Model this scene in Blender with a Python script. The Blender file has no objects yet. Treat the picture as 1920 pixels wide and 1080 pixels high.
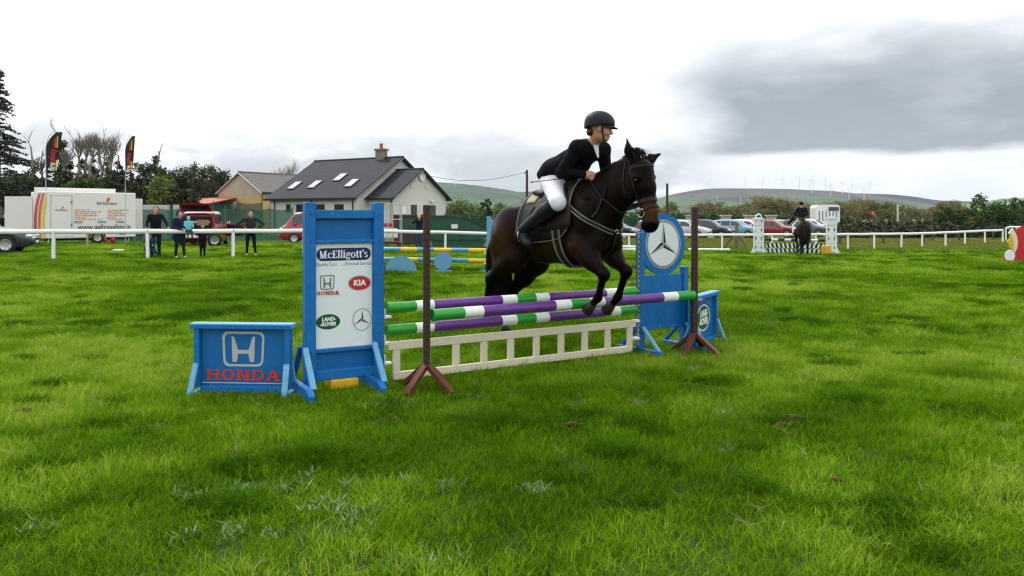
import bpy, math, random
import numpy as np
from mathutils import Vector, Matrix, Quaternion
R = math.radians
random.seed(7)
SC = bpy.context.scene
COL = SC.collection

# ------------------------------------------------------------------ camera
F, HZ, CH = 1500.0, 403.0, 1.42          # focal length in photo pixels, horizon row, eye height
cam_d = bpy.data.cameras.new('camera')
cam_d.sensor_width = 36.0
cam_d.lens = 36.0 * F / 1920.0
cam_d.shift_y = -(540.0 - HZ) / 1920.0
cam_d.clip_start = 0.05
cam_d.clip_end = 20000
cam = bpy.data.objects.new('camera', cam_d)
COL.objects.link(cam)
cam.location = (0, 0, CH)
cam.rotation_euler = (R(90), 0, 0)
SC.camera = cam

# ------------------------------------------------------------------ sky: overcast, one heavy cloud bank to the right
SUN_EL, SUN_AZ = R(48), R(-35)            # azimuth from +Y towards +X
w = bpy.data.worlds.new('World'); SC.world = w; w.use_nodes = True
nt = w.node_tree; nt.nodes.clear()
def N(t, **k):
    n = nt.nodes.new(t)
    for a, v in k.items(): setattr(n, a, v)
    return n
def L(a, b): nt.links.new(a, b)
def M(op, a, b=None, c=None, clamp=False):
    n = N('ShaderNodeMath', operation=op, use_clamp=clamp)
    for i, v in enumerate((a, b, c)):
        if v is None: continue
        if isinstance(v, (int, float)): n.inputs[i].default_value = v
        else: L(v, n.inputs[i])
    return n.outputs[0]
def SS(v, lo, hi):
    n = N('ShaderNodeMapRange', interpolation_type='SMOOTHSTEP')
    L(v, n.inputs[0]); n.inputs[1].default_value = lo; n.inputs[2].default_value = hi
    return n.outputs[0]
tc = N('ShaderNodeTexCoord'); sep = N('ShaderNodeSeparateXYZ'); L(tc.outputs['Generated'], sep.inputs[0])
az = M('MULTIPLY', M('ARCTAN2', sep.outputs[0], sep.outputs[1]), 57.2958)      # degrees right of +Y
el = M('MULTIPLY', M('ARCSINE', sep.outputs[2]), 57.2958)
cmb = N('ShaderNodeCombineXYZ')
L(M('MULTIPLY', az, 0.055), cmb.inputs[0]); L(M('MULTIPLY', el, 0.15), cmb.inputs[1])
def noise(scale, detail, off, rough=0.55):
    mp = N('ShaderNodeVectorMath', operation='ADD'); L(cmb.outputs[0], mp.inputs[0]); mp.inputs[1].default_value = off
    n = N('ShaderNodeTexNoise'); n.inputs['Scale'].default_value = scale; n.inputs['Detail'].default_value = detail
    n.inputs['Roughness'].default_value = rough; L(mp.outputs[0], n.inputs['Vector']); return n.outputs[0]
n1 = noise(1.0, 4, (3.1, 0.4, 0)); n2 = noise(2.6, 4, (9.7, 2.2, 1.0)); n3 = noise(0.55, 3, (5.2, 7.7, 3.0))
n4 = noise(6.5, 3, (1.7, 4.2, 2.0), 0.6); wob = M('SUBTRACT', n1, 0.5); wob2 = M('SUBTRACT', n2, 0.5)
# the heavy bank: flat underside, ragged soft top and left end
elw = M('ADD', el, M('MULTIPLY', wob2, 1.0))
under = SS(elw, 3.3, 4.6)
topn = M('SUBTRACT', 1.0, SS(M('ADD', M('ADD', el, M('MULTIPLY', wob, 7.0)), M('MULTIPLY', wob2, 3.0)), 9.0, 14.5))
azl = M('ADD', M('ADD', az, M('MULTIPLY', wob, 12.0)), M('MULTIPLY', M('ABSOLUTE', M('SUBTRACT', el, 9.2)), -0.35))
left = SS(azl, 5.5, 16.0)
right = M('SUBTRACT', 1.0, SS(az, 45, 75))
bank = M('MULTIPLY', M('MULTIPLY', under, topn), M('MULTIPLY', left, right))
# thin layered grey veils low over the horizon all round, more broken cloud above
low = M('MULTIPLY', M('SUBTRACT', 1.0, SS(M('ADD', M('ADD', el, M('MULTIPLY', wob, 9.0)), M('MULTIPLY', M('SUBTRACT', n4, 0.5), 1.5)), 3.0, 9.5)), SS(M('ADD', n1, M('MULTIPLY', wob2, 0.6)), 0.30, 0.56))
mid = M('MULTIPLY', SS(n3, 0.55, 0.75), M('MULTIPLY', SS(el, 9.0, 17.0), 0.3))
bankd = M('MULTIPLY', bank, M('SUBTRACT', M('ADD', 0.97, M('ADD', M('MULTIPLY', wob2, 0.42), M('MULTIPLY', M('SUBTRACT', n4, 0.5), 0.12))), M('MULTIPLY', SS(el, 4.5, 12.0), 0.12)))
gap = M('MULTIPLY', SS(az, 9.0, 17.0), M('SUBTRACT', 1.0, SS(az, 40.0, 60.0)))
lowd = M('MULTIPLY', low, M('SUBTRACT', 0.77, M('MULTIPLY', gap, 0.34)))
grey = M('MINIMUM', M('ADD', M('MAXIMUM', bankd, M('MAXIMUM', lowd, mid)), M('MULTIPLY', M('MULTIPLY', bankd, lowd), 0.2)), 0.95)
white_c, grey_c = (10.8, 11.0, 11.2, 1), (1.95, 2.2, 2.48, 1)
mix = N('ShaderNodeMix', data_type='RGBA'); L(grey, mix.inputs[0]); mix.inputs[6].default_value = white_c; mix.inputs[7].default_value = grey_c
sky = N('ShaderNodeTexSky', sky_type='NISHITA', sun_disc=False, sun_elevation=SUN_EL, sun_rotation=SUN_AZ)
mix2 = N('ShaderNodeMix', data_type='RGBA'); mix2.inputs[0].default_value = 0.93
L(sky.outputs[0], mix2.inputs[6]); L(mix.outputs[2], mix2.inputs[7])
bg = N('ShaderNodeBackground'); bg.inputs[1].default_value = 0.1; L(mix2.outputs[2], bg.inputs[0])
out = N('ShaderNodeOutputWorld'); L(bg.outputs[0], out.inputs[0])

sun_d = bpy.data.lights.new('sun', 'SUN'); sun_d.energy = 1.5; sun_d.angle = R(11); sun_d.color = (1, 0.96, 0.9)
sun = bpy.data.objects.new('sun', sun_d); COL.objects.link(sun)
sd = Vector((math.sin(SUN_AZ) * math.cos(SUN_EL), math.cos(SUN_AZ) * math.cos(SUN_EL), math.sin(SUN_EL)))
sun.rotation_euler = sd.to_track_quat('Z', 'Y').to_euler()

vs = SC.view_settings
vs.view_transform = 'Standard'; vs.look = 'None'; vs.exposure = 0.6; vs.gamma = 1.0; vs.use_curve_mapping = False
SC.cycles.max_bounces = 4; SC.cycles.diffuse_bounces = 2; SC.cycles.glossy_bounces = 2; SC.cycles.volume_bounces = 0; SC.cycles.use_denoising = True; SC.cycles.denoising_prefilter = 'NONE'; SC.cycles.denoising_input_passes = 'RGB_ALBEDO_NORMAL'; SC.cycles.use_adaptive_sampling = True; SC.cycles.adaptive_threshold = 0.02; SC.cycles.filter_width = 1.3; SC.cycles.transparent_max_bounces = 8
# ------------------------------------------------------------------ helpers
def gz(x, y):
    """height of the field: it falls gently away to the right and rises again behind the rails"""
    s = 1.0 / (1.0 + np.exp(-(np.asarray(x, float) + 6.0) / 3.0))
    zr = np.interp(y, [22, 26, 46, 50, 60], [0, -0.07, -0.63, -0.62, -0.42])
    zl = np.interp(y, [36, 49, 60], [0, -0.27, -0.42])
    return s * zr + (1 - s) * zl
def GX(px, Y, dz=0.0):
    X = (px - 960.0) * Y / F
    return Vector((X, Y, float(gz(X, Y)) + dz))
def PX(px, py, Y): return Vector(((px - 960.0) * Y / F, Y, CH - (py - HZ) * Y / F))

_t = 'first second third fourth fifth sixth seventh eighth ninth tenth eleventh twelfth thirteenth fourteenth fifteenth sixteenth seventeenth eighteenth nineteenth twentieth'.split(); ORD = _t + ['twenty-' + a for a in _t[:9]] + ['thirtieth'] + ['thirty-' + a for a in _t[:9]]
MATS = {}
def mat(name, rgb, rough=0.6, var=0.12, scale=6.0, bump=0.0, bscale=60.0, metal=0.0, spec=0.4, wear=None, wear_amt=0.5,
        island=0.0, transl=0.0, emit=None, coat=0.0, attr=None, stretch=None):
    if name in MATS: return MATS[name]
    m = bpy.data.materials.new(name); m.use_nodes = True; t = m.node_tree; b = t.nodes['Principled BSDF']
    nn = lambda ty, **k: _set(t.nodes.new(ty), k)
    def _set(n, k):
        for a, v in k.items(): setattr(n, a, v)
        return n
    lk = t.links.new
    co = nn('ShaderNodeTexCoord'); vec = co.outputs['Object']
    if stretch:
        mp = nn('ShaderNodeMapping'); mp.inputs['Scale'].default_value = stretch; lk(vec, mp.inputs[0]); vec = mp.outputs[0]
    no = nn('ShaderNodeTexNoise'); no.inputs['Scale'].default_value = scale; no.inputs['Detail'].default_value = 5; lk(vec, no.inputs['Vector'])
    mx = nn('ShaderNodeMix', data_type='RGBA')
    mx.inputs[6].default_value = (*[max(0, c * (1 - var * 1.6)) for c in rgb], 1)
    mx.inputs[7].default_value = (*[min(1, c * (1 + var * 1.6)) for c in rgb], 1)
    lk(no.outputs[0], mx.inputs[0]); c = mx.outputs[2]
    if attr:
        a = nn('ShaderNodeVertexColor', layer_name=attr)
        m2 = nn('ShaderNodeMix', data_type='RGBA', blend_type='MULTIPLY'); m2.inputs[0].default_value = 1
        lk(c, m2.inputs[6]); lk(a.outputs[0], m2.inputs[7]); c = m2.outputs[2]
    if island:
        g = nn('ShaderNodeNewGeometry'); mr = nn('ShaderNodeMapRange'); lk(g.outputs['Random Per Island'], mr.inputs[0])
        mr.inputs[3].default_value = 1 - island; mr.inputs[4].default_value = 1 + island
        hs = nn('ShaderNodeHueSaturation'); lk(c, hs.inputs['Color']); lk(mr.outputs[0], hs.inputs['Value'])
        mh = nn('ShaderNodeMapRange'); lk(g.outputs['Random Per Island'], mh.inputs[0]); mh.inputs[3].default_value = 0.5 + island * 0.05; mh.inputs[4].default_value = 0.5 - island * 0.06
        lk(mh.outputs[0], hs.inputs['Hue']); c = hs.outputs[0]
    if wear:
        n2 = nn('ShaderNodeTexNoise'); n2.inputs['Scale'].default_value = 22; n2.inputs['Detail'].default_value = 8; n2.inputs['Roughness'].default_value = 0.7; lk(vec, n2.inputs['Vector'])
        ra = nn('ShaderNodeMapRange'); ra.inputs[1].default_value = 0.74 - 0.16 * wear_amt; ra.inputs[2].default_value = 0.80 - 0.14 * wear_amt; lk(n2.outputs[0], ra.inputs[0])
        m3 = nn('ShaderNodeMix', data_type='RGBA'); m3.inputs[7].default_value = (*wear, 1); lk(ra.outputs[0], m3.inputs[0]); lk(c, m3.inputs[6]); c = m3.outputs[2]
    lk(c, b.inputs['Base Color'])
    b.inputs['Roughness'].default_value = rough; b.inputs['Metallic'].default_value = metal
    b.inputs['Specular IOR Level'].default_value = spec; b.inputs['Coat Weight'].default_value = coat
    if coat: b.inputs['Coat Roughness'].default_value = 0.08
    if bump:
        n4 = nn('ShaderNodeTexNoise'); n4.inputs['Scale'].default_value = bscale; n4.inputs['Detail'].default_value = 4; lk(vec, n4.inputs['Vector'])
        bp = nn('ShaderNodeBump'); bp.inputs['Strength'].default_value = bump; bp.inputs['Distance'].default_value = 0.02; lk(n4.outputs[0], bp.inputs['Height']); lk(bp.outputs[0], b.inputs['Normal'])
    if transl:
        tr = nn('ShaderNodeBsdfTranslucent'); lk(c, tr.inputs[0]); ms = nn('ShaderNodeMixShader'); ms.inputs[0].default_value = transl
        lk(b.outputs[0], ms.inputs[1]); lk(tr.outputs[0], ms.inputs[2]); lk(ms.outputs[0], t.nodes['Material Output'].inputs[0])
    if emit: b.inputs['Emission Color'].default_value = (*rgb, 1); b.inputs['Emission Strength'].default_value = emit
    MATS[name] = m; return m

def link(o, parent=None):
    COL.objects.link(o)
    if parent is not None: o.parent = parent
    return o
def tag(o, label, cat, group=None):
    o['label'] = label; o['category'] = cat
    if group: o['group'] = group
    return o
def thing(name, label, cat, loc=(0, 0, 0), rz=0.0, group=None):
    o = bpy.data.objects.new(name, None); link(o); o.location = loc; o.rotation_euler = (0, 0, rz); o.empty_display_size = 0.1
    return tag(o, label, cat, group)
def copy_tree(o, parent=None, **k):
    c = o.copy(); COL.objects.link(c)
    if parent is not None: c.parent = parent
    for ch in list(o.children): copy_tree(ch, c)
    for a, v in k.items():
        if a in ('label', 'category', 'group'): c[a] = v
        else: setattr(c, a, v)
    return c

def np_mesh(name, V, Fq, mats, smooth=False, midx=None, tri=False):
    V = np.asarray(V, np.float32); Fq = np.asarray(Fq, np.int32); k = Fq.shape[1]
    me = bpy.data.meshes.new(name); me.vertices.add(len(V)); me.vertices.foreach_set('co', V.ravel())
    me.loops.add(Fq.size); me.loops.foreach_set('vertex_index', Fq.ravel())
    me.polygons.add(len(Fq)); me.polygons.foreach_set('loop_start', np.arange(len(Fq), dtype=np.int32) * k)
    if midx is not None: me.polygons.foreach_set('material_index', np.asarray(midx, np.int32))
    if smooth: me.polygons.foreach_set('use_smooth', np.ones(len(Fq), bool))
    for m in mats: me.materials.append(m)
    me.update(calc_edges=True); me.validate(); return me
def np_obj(name, V, Fq, mats, parent=None, smooth=False, midx=None):
    return link(bpy.data.objects.new(name, np_mesh(name, V, Fq, mats, smooth, midx)), parent)

class MB:
    """collects simple solids, builds ONE mesh object"""
    def __init__(s): s.v = []; s.f = []; s.m = []; s.sm = []
    def add(s, vs, fs, mi=0, sm=False, T=None):
        o = len(s.v)
        for p in vs:
            p = Vector(p); s.v.append(T @ p if T is not None else p)
        for f in fs: s.f.append([o + i for i in f]); s.m.append(mi); s.sm.append(sm)
        return s
    def box(s, c, d, mi=0, T=None, bev=0.0):
        x, y, z = (a / 2 for a in d); c = Vector(c)
        if bev <= 0:
            vs = [c + Vector((sx * x, sy * y, sz * z)) for sx in (-1, 1) for sy in (-1, 1) for sz in (-1, 1)]
            return s.add(vs, [(0, 1, 3, 2), (4, 6, 7, 5), (0, 4, 5, 1), (2, 3, 7, 6), (0, 2, 6, 4), (1, 5, 7, 3)], mi, False, T)
        # chamfer the edges that run along the longest axis and cap
        ax = max(range(3), key=lambda i: d[i]); u, vv = [(1, 2), (2, 0), (0, 1)][ax]
        hu, hv, hl = d[u] / 2, d[vv] / 2, d[ax] / 2; b = min(bev, hu * .9, hv * .9)
        ring = [(hu - b, -hv), (hu, -hv + b), (hu, hv - b), (hu - b, hv), (-hu + b, hv), (-hu, hv - b), (-hu, -hv + b), (-hu + b, -hv)]
        def pt(a, bb, l):
            p = [0, 0, 0]; p[u] = a; p[vv] = bb; p[ax] = l; return c + Vector(p)
        q = b * .7
        rings = [[pt(a * (hu - q) / hu, bb * (hv - q) / hv, -hl) for a, bb in ring], [pt(a, bb, -hl + q) for a, bb in ring],
                 [pt(a, bb, hl - q) for a, bb in ring], [pt(a * (hu - q) / hu, bb * (hv - q) / hv, hl) for a, bb in ring]]
        vs = sum(rings, []); fs = []
        for r in range(3):
            for i in range(8): j = (i + 1) % 8; fs.append((r * 8 + i, r * 8 + j, r * 8 + 8 + j, r * 8 + 8 + i))
        fs.append(tuple(range(7, -1, -1))); fs.append(tuple(range(24, 32)))
        return s.add(vs, fs, mi, False, T)
    def beam(s, a, b, w, h, up=(0, 0, 1), mi=0, bev=0.0, T=None):
        a, b = Vector(a), Vector(b); d = b - a; l = d.length; z = d.normalized(); up = Vector(up)
        x = up.cross(z)
        if x.length < 1e-4: x = Vector((1, 0, 0)).cross(z)
        x.normalize(); y = z.cross(x)
        Q = Matrix((x, y, z)).transposed().to_4x4(); Q.translation = (a + b) / 2
        return s.box((0, 0, 0), (w, h, l), mi, (T @ Q) if T is not None else Q, bev)
    def tube(s, pts, rad, n=8, mi=0, cap=True, sm=True, T=None, sq=1.0):
        pts = [Vector(p) for p in pts]; k = len(pts)
        if not hasattr(rad, '__len__'): rad = [rad] * k
        vs = []; nrm = None
        for i, p in enumerate(pts):
            t = (pts[min(i + 1, k - 1)] - pts[max(i - 1, 0)]).normalized()
            if nrm is None:
                nrm = Vector((0, 0, 1)) if abs(t.z) < .9 else Vector((1, 0, 0))
            nrm = (nrm - t * nrm.dot(t)).normalized(); bi = t.cross(nrm)
            for j in range(n):
                a = 2 * math.pi * j / n; vs.append(p + (nrm * math.cos(a) + bi * math.sin(a) * sq) * rad[i])
        fs = [(i * n + j, i * n + (j + 1) % n, (i + 1) * n + (j + 1) % n, (i + 1) * n + j) for i in range(k - 1) for j in range(n)]
        s.add(vs, fs, mi, sm, T)
        if cap: s.add(vs[:n], [tuple(range(n - 1, -1, -1))], mi, False, T); s.add(vs[-n:], [tuple(range(n))], mi, False, T)
        return s
    def lathe(s, prof, n=20, mi=0, T=None, sm=True):
        """prof (r, h) spun about local z"""
        vs = [(r * math.cos(2 * math.pi * j / n), r * math.sin(2 * math.pi * j / n), h) for r, h in prof for j in range(n)]
        fs = [(i * n + j, i * n + (j + 1) % n, (i + 1) * n + (j + 1) % n, (i + 1) * n + j) for i in range(len(prof) - 1) for j in range(n)]
        return s.add(vs, fs, mi, sm, T)
    def prism(s, poly, t, mi=0, T=None, y0=0.0, side=None):
        """polygon in local XZ, from y0 to y0 - t (towards -Y); poly counter-clockwise seen from -Y"""
        k = len(poly); vs = [(x, y0 - t, z) for x, z in poly] + [(x, y0, z) for x, z in poly]
        s.add(vs, [tuple(range(k)), tuple(range(2 * k - 1, k - 1, -1))], mi, False, T)
        return s.add(vs, [(i, k + i, k + (i + 1) % k, (i + 1) % k) for i in range(k)], mi if side is None else side, False, T)
    def ring(s, outer, inner, t, mi=0, T=None, y0=0.0):
        """flat band between two matching outlines in XZ"""
        k = len(outer); vs = [(x, y0 - t, z) for x, z in outer] + [(x, y0 - t, z) for x, z in inner] + [(x, y0, z) for x, z in outer] + [(x, y0, z) for x, z in inner]
        fs = []
        for i in range(k):
            j = (i + 1) % k
            fs += [(i, j, k + j, k + i), (2 * k + i, 2 * k + j, j, i), (k + i, k + j, 3 * k + j, 3 * k + i)]
        return s.add(vs, fs, mi, False, T)
    def ell(s, c, r, n=12, m=8, mi=0, T=None):
        c = Vector(c); vs = []; fs = []
        for i in range(m + 1):
            a = math.pi * i / m
            for j in range(n):
                b = 2 * math.pi * j / n
                vs.append(c + Vector((r[0] * math.sin(a) * math.cos(b), r[1] * math.sin(a) * math.sin(b), r[2] * math.cos(a))))
        for i in range(m):
            for j in range(n): fs.append((i * n + j, (i + 1) * n + j, (i + 1) * n + (j + 1) % n, i * n + (j + 1) % n))
        return s.add(vs, fs, mi, True, T)
    def mesh(s, name, mats):
        if not isinstance(mats, (list, tuple)): mats = [mats]
        me = bpy.data.meshes.new(name); me.from_pydata([tuple(v) for v in s.v], [], s.f)
        for m in mats: me.materials.append(m)
        me.polygons.foreach_set('material_index', s.m); me.polygons.foreach_set('use_smooth', s.sm)
        me.update(); return me
    def build(s, name, mats, parent=None, loc=None, rot=None):
        o = link(bpy.data.objects.new(name, s.mesh(name, mats)), parent)
        if loc is not None: o.location = loc
        if rot is not None: o.rotation_euler = rot
        return o
def oval(cx, cz, rx, rz, n=28, a0=0.0, a1=2 * math.pi, p=1.0):
    out = []
    k = n if a1 - a0 > 6.28 else n + 1
    for i in range(k):
        a = a0 + (a1 - a0) * i / n; c, s_ = math.cos(a), math.sin(a)
        out.append((cx + rx * math.copysign(abs(c) ** p, c), cz + rz * math.copysign(abs(s_) ** p, s_)))
    return out

def text_obj(body, size, m, parent, loc, rot=(R(90), 0, 0), sx=1.0, align='CENTER', shear=0.0, bold=0.0, ext=0.001, name='lettering', spacing=1.0):
    cu = bpy.data.curves.new('t', 'FONT'); cu.body = body; cu.size = size; cu.align_x = align; cu.align_y = 'CENTER'
    cu.extrude = ext; cu.shear = shear; cu.offset = bold; cu.resolution_u = 3; cu.space_character = spacing
    to = bpy.data.objects.new('t', cu)
    me = bpy.data.meshes.new_from_object(to); me.name = name; me.materials.clear(); me.materials.append(m)
    bpy.data.objects.remove(to); bpy.data.curves.remove(cu)
    o = link(bpy.data.objects.new(name, me), parent); o.location = loc; o.rotation_euler = rot; o.scale = (sx, 1, 1)
    return o

# ------------------------------------------------------------------ implicit bodies: muscles and limbs blended into one continuous skin
class Body:
    def __init__(s, k=0.04): s.p = []; s.k = k
    def cone(s, a, b, ra, rb, tag=0, k=None, sq=None):
        a = np.array(a, float); b = np.array(b, float); r = max(ra, rb) * (max(1, sq[1]) if sq else 1)
        nq = (np.array(sq[0], float) / np.linalg.norm(sq[0]), sq[1]) if sq else None
        def fn(P):
            q = P - a; ab = b - a
            if nq is not None:
                n, w_ = nq; q = q + np.outer(q @ n, n) * (1 / w_ - 1); ab = ab + n * (ab @ n) * (1 / w_ - 1)
            t = np.clip((q @ ab) / max(ab @ ab, 1e-9), 0, 1)
            d = np.linalg.norm(q - t[:, None] * ab, axis=1) - (ra + t * (rb - ra))
            return d * (min(1, nq[1]) if nq else 1)
        s.p.append((fn, np.minimum(a, b) - r, np.maximum(a, b) + r, tag, s.k if k is None else k)); return s
    def chain(s, pts, rad, tag=0, k=None, sq=None):
        for i in range(len(pts) - 1): s.cone(pts[i], pts[i + 1], rad[i], rad[i + 1], tag, k, sq)
        return s
    def ell(s, c, r, tag=0, rot=None, k=None):
        c = np.array(c, float); r = np.array(r, float); Q = np.array(rot) if rot is not None else np.eye(3)
        def fn(P):
            q = (P - c) @ Q; k0 = np.linalg.norm(q / r, axis=1); k1 = np.linalg.norm(q / r ** 2, axis=1) + 1e-9
            return k0 * (k0 - 1) / k1
        rr = r.max(); s.p.append((fn, c - rr, c + rr, tag, s.k if k is None else k)); return s
    def __call__(s, P):
        P = np.atleast_2d(np.asarray(P, float)); f = np.full(len(P), 1e3)
        for fn, lo, hi, tg, k in s.p:
            d = fn(P); h = np.clip(.5 + .5 * (f - d) / k, 0, 1); f = f * (1 - h) + d * h - k * h * (1 - h)
        return f
    def grid(s, res):
        lo = np.min([p[1] for p in s.p], 0) - 3 * res; hi = np.max([p[2] for p in s.p], 0) + 3 * res
        n = np.ceil((hi - lo) / res).astype(int) + 1
        f = np.full(n, 0.3); tg = np.zeros(n, np.int16); best = np.full(n, 9.0)
        for fn, a, b, t, k in s.p:
            i0 = np.maximum(((a - lo - k) / res).astype(int) - 2, 0); i1 = np.minimum(((b - lo + k) / res).astype(int) + 3, n)
            sl = tuple(slice(x, y) for x, y in zip(i0, i1))
            g = np.stack(np.meshgrid(*[lo[d] + res * np.arange(i0[d], i1[d]) for d in range(3)], indexing='ij'), -1).reshape(-1, 3)
            d = fn(g).reshape([y - x for x, y in zip(i0, i1)]); F0 = f[sl]
            bb = best[sl]; up = d < bb; tg[sl][up] = t; bb[up] = d[up]
            h = np.clip(.5 + .5 * (F0 - d) / k, 0, 1); f[sl] = F0 * (1 - h) + d * h - k * h * (1 - h)
        return f, tg, lo
    def surf(s, res, smooth=1):
        f, tg, lo = s.grid(res); ins = f < 0; n = np.array(f.shape)
        c8 = [(i, j, k) for i in (0, 1) for j in (0, 1) for k in (0, 1)]
        cnt = sum(ins[i:n[0] - 1 + i, j:n[1] - 1 + j, k:n[2] - 1 + k].astype(np.int8) for i, j, k in c8)
        idx = np.argwhere((cnt > 0) & (cnt < 8)); vid = np.full(n - 1, -1, np.int32); vid[tuple(idx.T)] = np.arange(len(idx))
        val = {c: f[tuple((idx + np.array(c)).T)] for c in c8}; acc = np.zeros((len(idx), 3)); num = np.zeros(len(idx))
        for a in c8:
            for d in range(3):
                if a[d]: continue
                b = list(a); b[d] = 1; va, vb = val[a], val[tuple(b)]; m = (va < 0) != (vb < 0)
                t = np.where(m, va / np.where(m, va - vb, 1), 0); p = np.tile(np.array(a, float), (len(idx), 1)); p[:, d] += t
                acc[m] += p[m]; num[m] += 1
        V = lo + (idx + acc / num[:, None]) * f_res(res); Q = []
        for d in range(3):
            e0 = [slice(None)] * 3; e1 = [slice(None)] * 3; e0[d] = slice(0, -1); e1[d] = slice(1, None)
            ch = ins[tuple(e0)] != ins[tuple(e1)]; pos = np.argwhere(ch); u, v = [(1, 2), (2, 0), (0, 1)][d]
            ok = (pos[:, u] > 0) & (pos[:, v] > 0) & (pos[:, u] < n[u] - 1) & (pos[:, v] < n[v] - 1); pos = pos[ok]
            def cell(du, dv):
                q = pos.copy(); q[:, u] -= du; q[:, v] -= dv; return vid[tuple(q.T)]
            q = np.stack([cell(1, 1), cell(0, 1), cell(0, 0), cell(1, 0)], 1)
            fl = ~ins[tuple(pos.T)]; q[fl] = q[fl][:, ::-1]; Q.append(q)
        Q = np.concatenate(Q); Q = Q[(Q >= 0).all(1)]
        for _ in range(smooth):
            S = np.zeros_like(V); C = np.zeros(len(V))
            for a, b in ((0, 1), (1, 2), (2, 3), (3, 0)):
                np.add.at(S, Q[:, a], V[Q[:, b]]); np.add.at(S, Q[:, b], V[Q[:, a]]); np.add.at(C, Q[:, a], 1); np.add.at(C, Q[:, b], 1)
            V = V * .5 + .5 * S / np.maximum(C, 1)[:, None]
        ti = np.clip(np.round((V - lo) / res).astype(int), 0, n - 1)
        return V, Q, tg[tuple(ti.T)]
    def build(s, name, mats, parent=None, res=0.02, smooth=1):
        V, Q, T = s.surf(res, smooth)
        return np_obj(name, V, Q, mats, parent, True, T[Q[:, 0]] if len(mats) > 1 else None)
    def hits(s, C, D, far=1.0, off=0.0):
        """first points of the skin met coming from outside towards C along -D"""
        C = np.atleast_2d(np.asarray([tuple(c) for c in C], float)); D = np.asarray([tuple(d) for d in D], float); D = D / np.linalg.norm(D, axis=1)[:, None]
        t = np.full(len(C), float(far)); act = np.ones(len(C), bool)
        for _ in range(60):
            i = np.where(act)[0]
            if not len(i): break
            e = s(C[i] + D[i] * t[i, None]); t[i] -= np.maximum(e, 0) * .85; act[i[(e < .001) | (t[i] < 0)]] = False
        return [Vector(p) for p in C + D * (t + np.asarray(off))[:, None]]
    def hit(s, c, d, far=1.0, off=0.0): return s.hits([c], [d], far, off)[0]
def f_res(r): return r
def strap(mb, pts, nrm, w, t, mi=0, closed=False):
    """flat band along pts, nrm = outward normals"""
    k = len(pts); vs = []
    for i in range(k):
        a = pts[(i - 1) % k if closed else max(i - 1, 0)]; b = pts[(i + 1) % k if closed else min(i + 1, k - 1)]
        tg = (b - a).normalized(); n = nrm[i].normalized(); sd_ = tg.cross(n).normalized()
        for x, y in ((-w / 2, -t), (w / 2, -t), (w / 2, t), (-w / 2, t)): vs.append(pts[i] + sd_ * x + n * y)
    fs = []
    for i in range(k if closed else k - 1):
        j = (i + 1) % k
        for q in range(4): r = (q + 1) % 4; fs.append((i * 4 + q, i * 4 + r, j * 4 + r, j * 4 + q))
    mb.add(vs, fs, mi, False)
# ------------------------------------------------------------------ ground, hills
rng = np.random.default_rng(11)
def vnoise(x, y, sc, seed=0):
    """smooth value noise in numpy, 0..1"""
    g = np.random.default_rng(seed).random((256, 256)); x = np.asarray(x) / sc + 1000.0; y = np.asarray(y) / sc + 1000.0
    xi = np.floor(x).astype(int); yi = np.floor(y).astype(int); fx = x - xi; fy = y - yi
    fx = fx * fx * (3 - 2 * fx); fy = fy * fy * (3 - 2 * fy)
    a = g[xi % 256, yi % 256]; b = g[(xi + 1) % 256, yi % 256]; c = g[xi % 256, (yi + 1) % 256]; d = g[(xi + 1) % 256, (yi + 1) % 256]
    return (a * (1 - fx) + b * fx) * (1 - fy) + (c * (1 - fx) + d * fx) * fy

def graded(a, b, n, p=3.0):
    t = np.linspace(-1, 1, n); return np.sign(t) * np.abs(t) ** p * (b - a) / 2 + (a + b) / 2
gx = np.unique(np.concatenate([np.arange(-40, 40.1, 0.5), np.geomspace(41, 9000, 30), -np.geomspace(41, 9000, 30)]))
gy = np.unique(np.concatenate([-np.geomspace(3, 400, 12), np.arange(-2, 64, 0.4), np.geomspace(65, 9000, 40)]))
GXm, GYm = np.meshgrid(gx, gy)
GZm = gz(GXm, GYm) + (vnoise(GXm, GYm, 1.3, 3) - 1.1) * 0.03 * (np.abs(GXm) < 60)
V = np.stack([GXm, GYm, GZm], -1).reshape(-1, 3); nx = len(gx); ii = np.arange((len(gy) - 1) * nx).reshape(len(gy) - 1, nx)[:, :-1].ravel()
Fq = np.stack([ii, ii + 1, ii + nx + 1, ii + nx], 1)

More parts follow.
